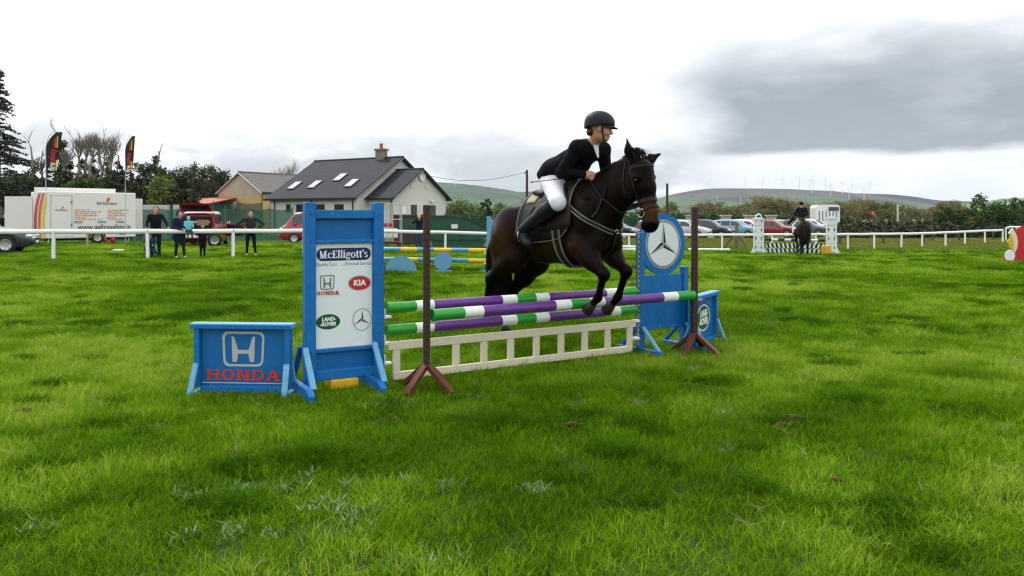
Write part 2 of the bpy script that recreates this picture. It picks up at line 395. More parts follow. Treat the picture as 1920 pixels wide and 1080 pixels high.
def field_mat():
    m = bpy.data.materials.new('field_turf'); m.use_nodes = True; t = m.node_tree; b = t.nodes['Principled BSDF']; lk = t.links.new
    co = t.nodes.new('ShaderNodeTexCoord')
    def nz(sc, det=6, st=(1, 1, 1)):
        mp = t.nodes.new('ShaderNodeMapping'); mp.inputs['Scale'].default_value = st; lk(co.outputs['Object'], mp.inputs[0])
        n = t.nodes.new('ShaderNodeTexNoise'); n.inputs['Scale'].default_value = sc; n.inputs['Detail'].default_value = det; lk(mp.outputs[0], n.inputs['Vector']); return n.outputs[0]
    def ramp(v, a, b_):
        r = t.nodes.new('ShaderNodeMapRange'); r.inputs[1].default_value = a; r.inputs[2].default_value = b_; lk(v, r.inputs[0]); return r.outputs[0]
    def mx(f, a, b_):
        n = t.nodes.new('ShaderNodeMix'); n.data_type = 'RGBA'
        if isinstance(f, float): n.inputs[0].default_value = f
        else: lk(f, n.inputs[0])
        for i, c in ((6, a), (7, b_)):
            if isinstance(c, tuple): n.inputs[i].default_value = (*c, 1)
            else: lk(c, n.inputs[i])
        return n.outputs[2]
    c = mx(ramp(nz(1.7), .35, .65), (0.016, 0.036, 0.003), (0.042, 0.085, 0.005))
    c = mx(ramp(nz(0.35, 3), .42, .62), c, (0.050, 0.098, 0.005))
    c = mx(ramp(nz(7.0, 8), .63, .76), c, (0.040, 0.030, 0.012))
    c = mx(ramp(nz(30.0, 4), .45, .7), c, (0.026, 0.052, 0.007))
    # the rough pasture beyond the running rail is paler and yellower
    sp = t.nodes.new('ShaderNodeSeparateXYZ'); lk(co.outputs['Object'], sp.inputs[0])
    far = ramp(sp.outputs[1], 47.0, 52.0); rt = ramp(sp.outputs[0], 2.0, 8.0)
    mu = t.nodes.new('ShaderNodeMath'); mu.operation = 'MULTIPLY'; lk(far, mu.inputs[0]); lk(rt, mu.inputs[1])
    c = mx(mu.outputs[0], c, mx(ramp(nz(0.8), .3, .7), (0.13, 0.15, 0.028), (0.19, 0.20, 0.05)))
    lk(c, b.inputs['Base Color']); b.inputs['Roughness'].default_value = 0.9; b.inputs['Specular IOR Level'].default_value = 0.15
    bp = t.nodes.new('ShaderNodeBump'); bp.inputs['Strength'].default_value = 0.9; bp.inputs['Distance'].default_value = 0.06
    lk(nz(5.0, 9), bp.inputs['Height']); lk(bp.outputs[0], b.inputs['Normal'])
    return m
field = np_obj('field', V, Fq, [field_mat()], smooth=True); field['kind'] = 'structure'

def hill_mat(name, low, high, z0, z1, forest, fields):
    m = bpy.data.materials.new(name); m.use_nodes = True; t = m.node_tree; b = t.nodes['Principled BSDF']; lk = t.links.new
    co = t.nodes.new('ShaderNodeTexCoord').outputs['Object']
    nd = t.nodes.new
    def mx(f, a, b_):
        n = nd('ShaderNodeMix'); n.data_type = 'RGBA'; lk(f, n.inputs[0])
        for i, c in ((6, a), (7, b_)):
            if isinstance(c, tuple): n.inputs[i].default_value = (*c, 1)
            else: lk(c, n.inputs[i])
        return n.outputs[2]
    def rp(v, a, b_):
        r = nd('ShaderNodeMapRange'); r.inputs[1].default_value = a; r.inputs[2].default_value = b_; lk(v, r.inputs[0]); return r.outputs[0]
    mp = nd('ShaderNodeMapping'); mp.inputs['Scale'].default_value = (1, .6, 3.0); lk(co, mp.inputs[0])
    vo = nd('ShaderNodeTexVoronoi'); vo.inputs['Scale'].default_value = 0.006; lk(mp.outputs[0], vo.inputs['Vector'])
    n1_ = nd('ShaderNodeTexNoise'); n1_.inputs['Scale'].default_value = 0.0042; n1_.inputs['Detail'].default_value = 7; lk(mp.outputs[0], n1_.inputs['Vector'])
    n2_ = nd('ShaderNodeTexNoise'); n2_.inputs['Scale'].default_value = 0.03; n2_.inputs['Detail'].default_value = 5; lk(mp.outputs[0], n2_.inputs['Vector'])
    sp = nd('ShaderNodeSeparateXYZ'); lk(co, sp.inputs[0])
    sr = nd('ShaderNodeSeparateColor'); lk(vo.outputs['Color'], sr.inputs[0])
    fieldc = mx(rp(sr.outputs[0], .1, .9), low, fields)
    zz = nd('ShaderNodeMath'); zz.operation = 'MULTIPLY_ADD'; lk(n1_.outputs[0], zz.inputs[0]); zz.inputs[1].default_value = (z1 - z0) * 3.0; lk(sp.outputs[2], zz.inputs[2])
    c = mx(rp(zz.outputs[0], z0 + (z1 - z0) * 1.5, z1 + (z1 - z0) * 1.6), fieldc, high)
    c = mx(rp(n1_.outputs[0], .60, .63), c, forest)
    c = mx(rp(n2_.outputs[0], .56, .68), c, forest)
    lk(c, b.inputs['Base Color']); b.inputs['Roughness'].default_value = 0.95; b.inputs['Specular IOR Level'].default_value = 0.05
    return m
def hill(name, crest, Dc, depth, m, base=-3.0, back=900, rough=1.0, seed=1):
    """a real ridge: crest given as azimuth pixel and height above the horizon, at distance Dc"""
    px = np.linspace(crest[0][0], crest[-1][0], 150); py = np.interp(px, [c[0] for c in crest], [c[1] for c in crest])
    py = np.convolve(np.pad(py, 4, 'edge'), np.ones(9) / 9, 'valid'); vv = np.concatenate([np.linspace(0, 1, 16), [1.15, 1.5, 2.0]])
    rows = []
    for v in vv:
        D = Dc - depth * (1 - v) if v <= 1 else Dc + back * (v - 1)
        e = v ** 1.25 if v <= 1 else max(0, 1 - (v - 1) ** 1.5)
        hgt = np.maximum((HZ - py) * Dc / F, 0) ; z = base + (hgt + CH - base) * e
        z = z + (vnoise(px * 3, np.full_like(px, D), 120, seed) - .5) * 14 * rough * e * (1 if v < .98 else .15)
        rows.append(np.stack([(px - 960) * D / F, np.full_like(px, D), z], 1))
    Vh = np.concatenate(rows); n = len(px); q = np.arange((len(vv) - 1) * n).reshape(-1, n)[:, :-1].ravel()
    o = np_obj(name, Vh, np.stack([q, q + 1, q + n + 1, q + n], 1), [m], smooth=True); o['kind'] = 'structure'; return o
hm1 = hill_mat('moorland_left', (0.034, 0.075, 0.034), (0.045, 0.050, 0.048), 30, 95, (0.012, 0.022, 0.024), (0.062, 0.125, 0.045))
hm2 = hill_mat('moorland_right', (0.042, 0.085, 0.038), (0.070, 0.054, 0.060), 22, 70, (0.036, 0.034, 0.036), (0.08, 0.15, 0.045))
hm3 = hill_mat('forest_ridge_cover', (0.014, 0.020, 0.024), (0.010, 0.014, 0.020), 5, 60, (0.008, 0.012, 0.016), (0.02, 0.026, 0.026))
hm4 = hill_mat('green_hill_cover', (0.11, 0.20, 0.05), (0.12, 0.21, 0.055), 10, 60, (0.03, 0.05, 0.03), (0.14, 0.24, 0.06))
hill('moorland_hill', [(-900, 380), (300, 352), (640, 343), (780, 338), (820, 340), (853, 343), (887, 348), (912, 349), (937, 353), (953, 356), (980, 358), (990, 363), (1060, 380), (1150, 396), (1230, 401)], 2400, 1500, hm1, seed=4)
hill('plateau_hill', [(700, 372), (940, 362), (1000, 359), (1020, 359), (1100, 366), (1200, 374), (1300, 384)], 3300, 900, hm3, seed=6)
hill('wind_farm_hill', [(1060, 402), (1150, 390), (1215, 377), (1254, 366), (1290, 358), (1335, 353), (1450, 353.5), (1541, 357), (1612, 363), (1680, 372), (1740, 382), (1800, 393), (1850, 401)], 2600, 1500, hm2, seed=9)
hill('forest_ridge', [(1480, 372), (1560, 363), (1620, 362), (1640, 362.5), (1700, 367), (1745, 373), (1760, 377), (1792, 377), (1813, 376), (1840, 379), (2000, 386), (2600, 380)], 2750, 500, hm3, seed=12)
hill('green_hill', [(1740, 393), (1800, 384), (1842, 377), (1885, 373), (1920, 370.5), (2020, 364), (2300, 366), (2900, 380)], 2200, 1200, hm4, seed=15)

# ------------------------------------------------------------------ grass: clumps of bent blades over the whole field
def blade_clump(name, nb, rad, hlo, hhi, wid, bend, m, seed, droop=0.0):
    g = np.random.default_rng(seed); Vb = []; Fb = []
    for i in range(nb):
        a = g.random() * 6.283; r = rad * math.sqrt(g.random()); x, y = r * math.cos(a), r * math.sin(a)
        h = hlo + (hhi - hlo) * g.random() ** 1.3; d = g.random() * 6.283; be = bend * (0.3 + g.random()) * h; ww = wid * (.6 + .8 * g.random())
        dx, dy = math.cos(d), math.sin(d); fx, fy = -dy, dx; tw = g.normal() * .6; fx, fy = fx * math.cos(tw) - fy * math.sin(tw), fx * math.sin(tw) + fy * math.cos(tw)
        o = len(Vb)
        for t, wf in ((0, 1.0), (.45, .85), (.8, .5)):
            cx, cy, cz = x + dx * be * t * t, y + dy * be * t * t, h * (t - droop * t * t * t) - .01
            Vb += [(cx - fx * ww * wf / 2, cy - fy * ww * wf / 2, cz), (cx + fx * ww * wf / 2, cy + fy * ww * wf / 2, cz)]
        Vb.append((x + dx * be, y + dy * be, h * (1 - droop)))
        Fb += [(o, o + 1, o + 3, o + 2), (o + 2, o + 3, o + 5, o + 4), (o + 4, o + 5, o + 6)]
    me = bpy.data.meshes.new(name); me.from_pydata(Vb, [], Fb); me.materials.append(m); me.update()
    return bpy.data.objects.new(name, me)
def grass_mat(name, dark, bright, yellow, transl=0.35):
    m = bpy.data.materials.new(name); m.use_nodes = True; t = m.node_tree; b = t.nodes['Principled BSDF']; lk = t.links.new
    at = t.nodes.new('ShaderNodeAttribute'); at.attribute_type = 'INSTANCER'; at.attribute_name = 'tint'
    g = t.nodes.new('ShaderNodeNewGeometry')
    ad = t.nodes.new('ShaderNodeMath'); ad.operation = 'MULTIPLY_ADD'; lk(g.outputs['Random Per Island'], ad.inputs[0]); ad.inputs[1].default_value = 0.55; lk(at.outputs['Fac'], ad.inputs[2])
    r = t.nodes.new('ShaderNodeValToRGB'); lk(ad.outputs[0], r.inputs[0])
    e = r.color_ramp.elements; e[0].position = 0.1; e[0].color = (*dark, 1); e[1].position = 0.72; e[1].color = (*bright, 1)
    x = e.new(1.25 if False else 0.985); x.color = (*yellow, 1)
    t.nodes.remove(b); b = t.nodes.new('ShaderNodeBsdfDiffuse'); lk(r.outputs[0], b.inputs['Color'])
    tr = t.nodes.new('ShaderNodeBsdfTranslucent'); lk(r.outputs[0], tr.inputs[0]); ms = t.nodes.new('ShaderNodeMixShader'); ms.inputs[0].default_value = transl
    lk(b.outputs[0], ms.inputs[1]); lk(tr.outputs[0], ms.inputs[2]); lk(ms.outputs[0], t.nodes['Material Output'].inputs[0])
    return m
gm = grass_mat('grass_blades', (0.040, 0.096, 0.004), (0.165, 0.330, 0.008), (0.36, 0.45, 0.06))
gmd = grass_mat('tussock_blades', (0.026, 0.075, 0.004), (0.090, 0.215, 0.007), (0.20, 0.32, 0.02), .35)
gms = grass_mat('dry_straw', (0.16, 0.13, 0.05), (0.30, 0.26, 0.12), (0.40, 0.36, 0.22), .2)
gml = grass_mat('pasture_blades', (0.09, 0.13, 0.02), (0.19, 0.22, 0.04), (0.30, 0.28, 0.09), .3)
gmw = grass_mat('silverweed', (0.11, 0.19, 0.06), (0.20, 0.30, 0.12), (0.44, 0.50, 0.36), .2)
def instancer(name, pts, rot, scl, idx, tint, kinds, label, cat):
    me = bpy.data.meshes.new(name); me.vertices.add(len(pts)); me.vertices.foreach_set('co', np.asarray(pts, np.float32).ravel())
    for nm, ty, key, dat in (('rot', 'FLOAT_VECTOR', 'vector', rot), ('scl', 'FLOAT_VECTOR', 'vector', scl), ('idx', 'INT', 'value', idx), ('tint', 'FLOAT', 'value', tint)):
        a = me.attributes.new(nm, ty, 'POINT'); a.data.foreach_set(key, np.asarray(dat, np.int32 if ty == 'INT' else np.float32).ravel())
    o = link(bpy.data.objects.new(name, me)); o['kind'] = 'stuff'; tag(o, label, cat)
    c = bpy.data.collections.new(name + '_clumps')
    for i, k in enumerate(kinds): k.name = '%s_clump_%02d' % (name, i); c.objects.link(k)
    ng = bpy.data.node_groups.new(name, 'GeometryNodeTree'); ng.interface.new_socket('Geometry', in_out='INPUT', socket_type='NodeSocketGeometry'); ng.interface.new_socket('Geometry', in_out='OUTPUT', socket_type='NodeSocketGeometry')
    gi = ng.nodes.new('NodeGroupInput'); go = ng.nodes.new('NodeGroupOutput'); ip = ng.nodes.new('GeometryNodeInstanceOnPoints'); ci = ng.nodes.new('GeometryNodeCollectionInfo')
    ci.inputs[0].default_value = c; ci.inputs['Separate Children'].default_value = True; ci.inputs['Reset Children'].default_value = True
    def na(nm, ty):
        n = ng.nodes.new('GeometryNodeInputNamedAttribute'); n.data_type = ty; n.inputs[0].default_value = nm; return n.outputs[0]
    lk = ng.links.new; lk(gi.outputs[0], ip.inputs['Points']); lk(ci.outputs[0], ip.inputs['Instance']); ip.inputs['Pick Instance'].default_value = True
    lk(na('idx', 'INT'), ip.inputs['Instance Index']); lk(na('scl', 'FLOAT_VECTOR'), ip.inputs['Scale'])
    er = ng.nodes.new('FunctionNodeEulerToRotation'); lk(na('rot', 'FLOAT_VECTOR'), er.inputs[0]); lk(er.outputs[0], ip.inputs['Rotation'])
    lk(ip.outputs[0], go.inputs[0]); md = o.modifiers.new('scatter', 'NODES'); md.node_group = ng
    return o
def wedge(n, y0, y1, side=1.3, pad=1.6):
    y = np.sqrt(rng.uniform(y0 * y0, y1 * y1, n)); x = rng.uniform(-1, 1, n) * (0.64 * y * side + pad); return x, y
kinds = [blade_clump('g', 55, .11, .035, .085, .0050, .8, gm, 1, .15), blade_clump('g', 55, .12, .03, .07, .0045, 1.1, gm, 2, .2),
         blade_clump('g', 45, .10, .05, .115, .0055, .7, gm, 3, .2), blade_clump('g', 60, .12, .02, .055, .0050, 1.0, gm, 4, .1),
         blade_clump('g', 80, .10, .06, .14, .0055, 1.0, gmd, 5, .3), blade_clump('g', 75, .12, .05, .12, .0055, 1.1, gmd, 6, .35),
         blade_clump('g', 14, .07, .03, .13, .0040, 1.5, gms, 7, .3), blade_clump('g', 16, .05, .025, .075, .012, 1.1, gmw, 8, .25)]
P_, S_, I_, T_ = [], [], [], []
for (y0, y1, dens, sxy, sz) in ((2.2, 9, 185, 1.0, .9), (9, 19, 80, 1.35, .95), (19, 34, 34, 1.9, 1.1), (34, 49.5, 17, 2.6, 1.2)):
    area = 0.64 * 1.3 * (y1 * y1 - y0 * y0) + 3.2 * (y1 - y0); n = int(area * dens); x, y = wedge(n, y0, y1)
    if y0 >= 34: k = ~((x > 1) & (y > 46.5)); x, y = x[k], y[k]; n = len(x)
    pn = vnoise(x, y, 2.6, 21) * .5 + vnoise(x, y, .8, 22) * .3 + vnoise(x, y, .3, 23) * .2          # patchiness
    hn = vnoise(x, y, 1.1, 31) * .35 + vnoise(x, y, .4, 32) * .65
    hs_ = vnoise(x, y, .34, 33) * .6 + vnoise(x, y, .16, 34) * .4; sfac = 0.56 + .48 * hn + .75 * np.clip(hs_ - .45, 0, 1)
    kd = rng.integers(0, 4, n); u = rng.random(n)
    sc_ = .75 if y0 < 9 else 1.0 if y0 < 19 else 1.3
    tus = (vnoise(x, y, .40 * sc_, 41) * .85 + vnoise(x, y, 1.7, 42) * .15) > (.84 if y0 < 9 else .775); kd[tus] = rng.integers(4, 6, tus.sum()); sfac = np.where(tus, sfac * .9 + (.25 if y0 > 9 else 0), sfac)
    kd[(u < .012) & ~tus] = 6; kd[(u > .9955) & (y < 14)] = 7
    P_.append(np.stack([x, y, gz(x, y)], 1)); S_.append(np.stack([sxy * (.8 + .4 * rng.random(n)), sxy * (.8 + .4 * rng.random(n)), sz * sfac * (.85 + .3 * rng.random(n))], 1))
    I_.append(kd); T_.append(np.clip((pn - .5) * 1.0 + .30 + (hs_ - .5) * .8, 0, .62) * np.where(tus, .35, 1.0))
# the bigger tussocks the photograph shows, as drifts of tall dark clumps
for (px, py, rx, ry, nn, sc) in ((590, 862, .26, .12, 60, 1.0), (925, 796, .22, .17, 80, 1.05), (1150, 848, .16, .1, 34, .8), (440, 955, .18, .12, 34, .8), (1345, 718, .22, .12, 40, .8), (1600, 752, .24, .14, 40, .8),
                            (1570, 684, .22, .12, 30, .8), (1190, 662, .2, .1, 30, .8), (240, 850, .22, .1, 24, .7), (1430, 632, .2, .12, 26, .7), (1500, 945, .16, .08, 14, .5), (1780, 760, .2, .08, 14, .5), (60, 540, .4, .2, 18, .7), (250, 560, .4, .2, 18, .7)):
    Y = F * CH / (py - HZ); X = (px - 960) * Y / F; a = rng.random(nn) * 6.283; r = np.sqrt(rng.random(nn))
    x, y = X + r * np.cos(a) * rx, Y + r * np.sin(a) * ry
    P_.append(np.stack([x, y, gz(x, y)], 1)); S_.append(np.stack([np.full(nn, 1.0), np.full(nn, 1.0), sc * (1.15 - .55 * r)], 1)); I_.append(rng.integers(4, 6, nn)); T_.append(rng.random(nn) * .4)
for (px, py, nn, rr) in ((560, 920, 8, .14), (470, 1000, 7, .16), (370, 930, 5, .08), (700, 985, 4, .1), (850, 910, 5, .05), (780, 905, 3, .05), (980, 920, 5, .08), (500, 690, 6, .1), (620, 960, 6, .1), (800, 1060, 6, .12), (730, 765, 4, .1), (450, 750, 4, .1), (1350, 770, 4, .1), (1290, 690, 4, .1), (1400, 850, 3, .1), (180, 700, 5, .15), (60, 980, 5, .15), (760, 760, 5, .1)):
    Y = F * CH / (py - HZ); X = (px - 960) * Y / F; x, y = X + rng.normal(size=nn) * rr, Y + rng.normal(size=nn) * rr * .6
    P_.append(np.stack([x, y, gz(x, y)], 1)); S_.append(np.stack([.9 + .3 * rng.random(nn)] * 2 + [np.full(nn, .9)], 1)); I_.append(np.full(nn, 7)); T_.append(.2 + rng.random(nn) * .35)
P_ = np.concatenate(P_); S_ = np.concatenate(S_); I_ = np.concatenate(I_); T_ = np.concatenate(T_)
Rr = np.stack([rng.normal(size=len(P_)) * .1, rng.normal(size=len(P_)) * .1, rng.random(len(P_)) * 6.283], 1)
instancer('grass', P_, Rr, S_, I_, T_, kinds, 'short uneven green grass with darker tussocks covering the show field', 'grass')
n = 5200; y = rng.uniform(46.5, 60.5, n); x = rng.uniform(2, 46, n); k = y > 47.6; x, y = x[k], y[k]; n = len(x)
instancer('pasture_grass', np.stack([x, y, gz(x, y)], 1), np.stack([np.zeros(n), np.zeros(n), rng.random(n) * 6.28], 1), np.stack([np.full(n, 4.0), np.full(n, 4.0), 1.2 + rng.random(n) * 1.2], 1), rng.integers(0, 2, n), rng.random(n) * .55,
          [blade_clump('p', 50, .12, .05, .12, .006, .8, gml, 51, .2), blade_clump('p', 50, .12, .04, .10, .006, 1.0, gml, 52, .25)], 'pale yellowish rough grass beyond the white rail on the right', 'grass')
# ------------------------------------------------------------------ the painted show jump in the middle
BLUE = mat('blue_paint', (0.004, 0.138, 0.41), .5, .14, 5, .35, 16, wear=(0.26, 0.40, 0.52), wear_amt=.62, spec=.3)
BLUE2 = mat('blue_paint_board', (0.004, 0.118, 0.35), .5, .16, 3, .25, 12, wear=(0.20, 0.34, 0.48), wear_amt=.5, spec=.3)
BLUEW = mat('weathered_blue_paint', (0.13, 0.36, 0.58), .6, .14, 9, .1, 70, wear=(0.55, 0.58, 0.55), wear_amt=.9)
SIGN = mat('white_sign_film', (0.74, 0.80, 0.81), .3, .03, 5, wear=(0.45, 0.48, 0.46), wear_amt=.08)
GREY = mat('silver_grey_print', (0.42, 0.45, 0.44), .4, .05)
DGREY = mat('dark_grey_print', (0.16, 0.18, 0.19), .4, .05)
BLACK = mat('black_print', (0.006, 0.007, 0.008), .4, .1)
NAVY = mat('navy_print', (0.006, 0.014, 0.10), .4, .05)
RED = mat('red_print', (0.50, 0.016, 0.022), .4, .05)
ORED = mat('orange_red_lettering', (0.56, 0.035, 0.012), .5, .1, wear=(0.2, 0.2, 0.3), wear_amt=.25)
GREEN = mat('green_print', (0.004, 0.085, 0.022), .4, .05)
WPRINT = mat('white_print', (0.80, 0.83, 0.84), .4, .03)
CUP = mat('white_plastic_cup', (0.78, 0.78, 0.72), .5, .08)
PP = mat('purple_pole_paint', (0.115, 0.030, 0.215), .32, .12, 5, .04, 40, wear=(0.30, 0.24, 0.38), wear_amt=.5, coat=.05)
PG = mat('green_pole_paint', (0.022, 0.30, 0.030), .32, .10, 5, .04, 40, wear=(0.25, 0.42, 0.25), wear_amt=.5, coat=.05)
PW = mat('white_pole_paint', (0.76, 0.79, 0.77), .36, .08, 6, .04, 40, wear=(0.42, 0.42, 0.34), wear_amt=.45)
CREAM = mat('cream_gate_paint', (0.66, 0.60, 0.44), .6, .10, 3, .1, 50, wear=(0.30, 0.24, 0.13), wear_amt=.75)
BROWN = mat('brown_steel_post', (0.045, 0.018, 0.010), .5, .25, 14, .15, 60, wear=(0.10, 0.035, 0.015), wear_amt=.6)
BROWNF = mat('red_brown_foot_paint', (0.100, 0.026, 0.010), .5, .2, 14, .1, 60, wear=(0.05, 0.015, 0.01), wear_amt=.5)
PINS = mat('pin_strip_steel', (0.32, 0.33, 0.33), .45, .2, 20, metal=.6)
HOLE = mat('pin_hole', (0.01, 0.01, 0.01), .8)
YEL = mat('yellow_block', (0.62, 0.36, 0.015), .55, .12, 5, wear=(0.35, 0.22, 0.05), wear_amt=.5)

def rrect(cx, cz, hw, hh, r, n=5):
    out = []
    for sx, sz, a0 in ((1, -1, -90), (1, 1, 0), (-1, 1, 90), (-1, -1, 180)):
        for i in range(n + 1):
            a = R(a0 + 90 * i / n); out.append((cx + sx * (hw - r) + r * math.cos(a), cz + sz * (hh - r) + r * math.sin(a)))
    return out
def strokes(parent, name, glyph, m, y, e=0.0004):
    """a glyph or emblem of several solid strokes, each a hair thicker than the last"""
    mb = MB()
    for i, g in enumerate(glyph):
        t = .0015 + e * i
        if isinstance(g, tuple) and g[0] == 'ring': mb.ring(g[1], g[2], t, y0=y)
        else: mb.prism(g, t, y0=y)
    return mb.build(name, m, parent)
def bar(x0, z0, x1, z1): return [(x0, z0), (x1, z0), (x1, z1), (x0, z1)]
def slant(xa, za, xb, zb, w): return [(xa - w / 2, za), (xa + w / 2, za), (xb + w / 2, zb), (xb - w / 2, zb)] if za < zb else [(xb - w / 2, zb), (xb + w / 2, zb), (xa + w / 2, za), (xa - w / 2, za)]
def slab_glyphs(word, x0, z0, w, h, gap):
    """wide slab-serif capitals"""
    out = []; adv = (w - gap * (len(word) - 1)) / len(word); st = adv * .22; sf = h * .13
    for i, c in enumerate(word):
        a = x0 + i * (adv + gap); b = a + adv; z1 = z0 + h; m_ = (a + b) / 2; ov = adv * .07
        if c in 'HN':
            sl, sr = a + st * .75, b - st * .75
            out += [bar(sl - st / 2, z0, sl + st / 2, z1), bar(sr - st / 2, z0, sr + st / 2, z1)]
            for s_ in (sl, sr):
                for q in (z0, z1 - sf): out.append(bar(s_ - st * .5 - ov, q, s_ + st * .5 + ov, q + sf))
            out.append(bar(sl, z0 + h * .44, sr, z0 + h * .58) if c == 'H' else slant(sl, z1, sr, z0, st * 1.15))
        if c == 'O': out.append(('ring', oval(m_, z0 + h / 2, adv / 2, h / 2 * 1.03, 24), oval(m_, z0 + h / 2, adv / 2 - st, h / 2 - sf, 24)))
        if c == 'D':
            o = [(a + st * .4, z1), (a + st * .4, z0)] + oval(a + adv * .45, z0 + h / 2, adv * .55, h / 2, 14, -math.pi / 2, math.pi / 2)
            i_ = [(a + st * 1.35, z1 - sf), (a + st * 1.35, z0 + sf)] + oval(a + adv * .45, z0 + h / 2, adv * .55 - st, h / 2 - sf, 14, -math.pi / 2, math.pi / 2)
            out += [('ring', o, i_), bar(a - ov * .3, z0, a + st, z0 + sf), bar(a - ov * .3, z1 - sf, a + st, z1)]
        if c == 'A':
            out += [slant(a + st * .5, z0, m_ - st * .1, z1, st * .7), slant(b - st * .6, z0, m_ + st * .1, z1, st * 1.1), bar(a + st, z0 + h * .28, b - st, z0 + h * .42),
                    bar(a - ov, z0, a + st * 1.1 + ov, z0 + sf), bar(b - st * 1.3 - ov, z0, b + ov, z0 + sf)]
    return out
def h_emblem(cx, cz, w, h, t):
    """rounded trapezoid frame with a splayed H inside"""
    def fr(s_):
        o = rrect(cx, cz, w / 2 - s_, h / 2 - s_, w * .14 - s_ * .5)
        return [(cx + (x - cx) * (0.93 + .07 * (z - cz + h / 2) / h), z) for x, z in o]
    top, bot, ww = cz + h * .36, cz - h * .37, w * .1
    out = [('ring', fr(0), fr(t))]
    for s_ in (-1, 1):
        p = [(cx + s_ * w * .255, bot), (cx + s_ * w * .155, bot), (cx + s_ * w * .115, cz - h * .12), (cx + s_ * w * .13, cz + h * .0), (cx + s_ * w * .215, top - h * .02), (cx + s_ * w * .24, top), (cx + s_ * w * .275, top)]
        out.append(p if s_ < 0 else p[::-1])
    out.append(bar(cx - w * .15, cz - h * .135, cx + w * .15, cz - h * .025))
    return out
def star3(cx, cz, r, m=None):
    """three pointed star: a thin kite to each of three points, split into a black and a grey half"""
    out = []
    for k in range(3):
        a = R(90 + 120 * k); tip = (cx + r * math.cos(a), cz + r * math.sin(a))
        for s_ in (-1, 1):
            b = a + s_ * R(60); side = (cx + r * .17 * math.cos(b), cz + r * .17 * math.sin(b)); p = [(cx, cz), tip, side]
            out.append(p if s_ > 0 else p[::-1])
    return out

# --- near wing carrying the white sponsor board
UY = R(30.0)
wl = GX(580, 6.42); wing = thing('jump_wing', 'tall blue wooden jump wing with white sponsor board', 'jump wing', wl, UY)
WW = .575
for x in (0, WW): MB().box((x, 0, .762), (.088, .088, 1.52), bev=.008).build('post', BLUE, wing)
MB().box((WW / 2, -.012, 1.425), (WW - .09, .05, .072), bev=.006).build('top_rail', BLUE, wing)
MB().box((WW / 2, .012, 1.303), (WW - .09, .018, .172)).build('upper_panel', BLUE2, wing)
MB().box((WW / 2, -.012, 1.203), (WW - .09, .036, .028), bev=.004).build('middle_rail', BLUE, wing)
sb = MB().box((WW / 2, .012, .763), (WW - .092, .018, .85)).build('sign_board', SIGN, wing)
MB().box((WW / 2, -.012, .322), (WW - .09, .036, .03), bev=.004).build('sill_rail', BLUE, wing)
MB().box((WW / 2, .012, .235), (WW - .09, .018, .145)).build('lower_panel', BLUE2, wing)
MB().box((WW / 2, -.012, .125), (WW - .09, .05, .078), bev=.006).build('bottom_rail', BLUE, wing)
for x in (0, WW):
    MB().prism([(-.33, 0), (.42, 0), (.42, .045), (.34, .085), (-.28, .085), (-.33, .05)], .05, T=Matrix.Translation((x - .075, 0, .01)) @ Matrix.Rotation(-math.pi / 2, 4, 'Z')).build('foot', BLUE, wing)
    for s_ in (-1, 1): MB().beam((x - .05, s_ * .06, .36), (x - .05, s_ * .30, .075), .045, .03, bev=.004).build('brace', BLUEW if s_ < 0 else BLUE, wing)
BOLT = mat('rusty_bolt', (.05, .035, .03), .6, .3, 40)
for x in (0, WW):
    for z in (1.425, 1.203, .322, .125): MB().lathe([(.001, .004), (.007, .003), (.008, 0)], 8, T=Matrix.Translation((x, -.0445, z)) @ Matrix.Rotation(R(90), 4, 'X')).build('bolt', BOLT, wing)
mb = MB().box((WW + .047, 0, .76), (.004, .03, 1.3)); mb.build('pin_strip', PINS, wing)
for z in (.56, .337, .17): MB().box((WW + .085, 0, z), (.07, .06, .02), bev=.004).box((WW + .055, 0, z + .03), (.01, .07, .08)).build('cup', CUP, wing)
bx0, bx1 = .05, WW - .05; bw = bx1 - bx0; bc = (bx0 + bx1) / 2; yf = .003
mb = MB().prism(rrect(bc, 1.098, bw / 2 - .008, .052, .05), .0012, y0=yf); mb.build('name_plate', NAVY, sb)
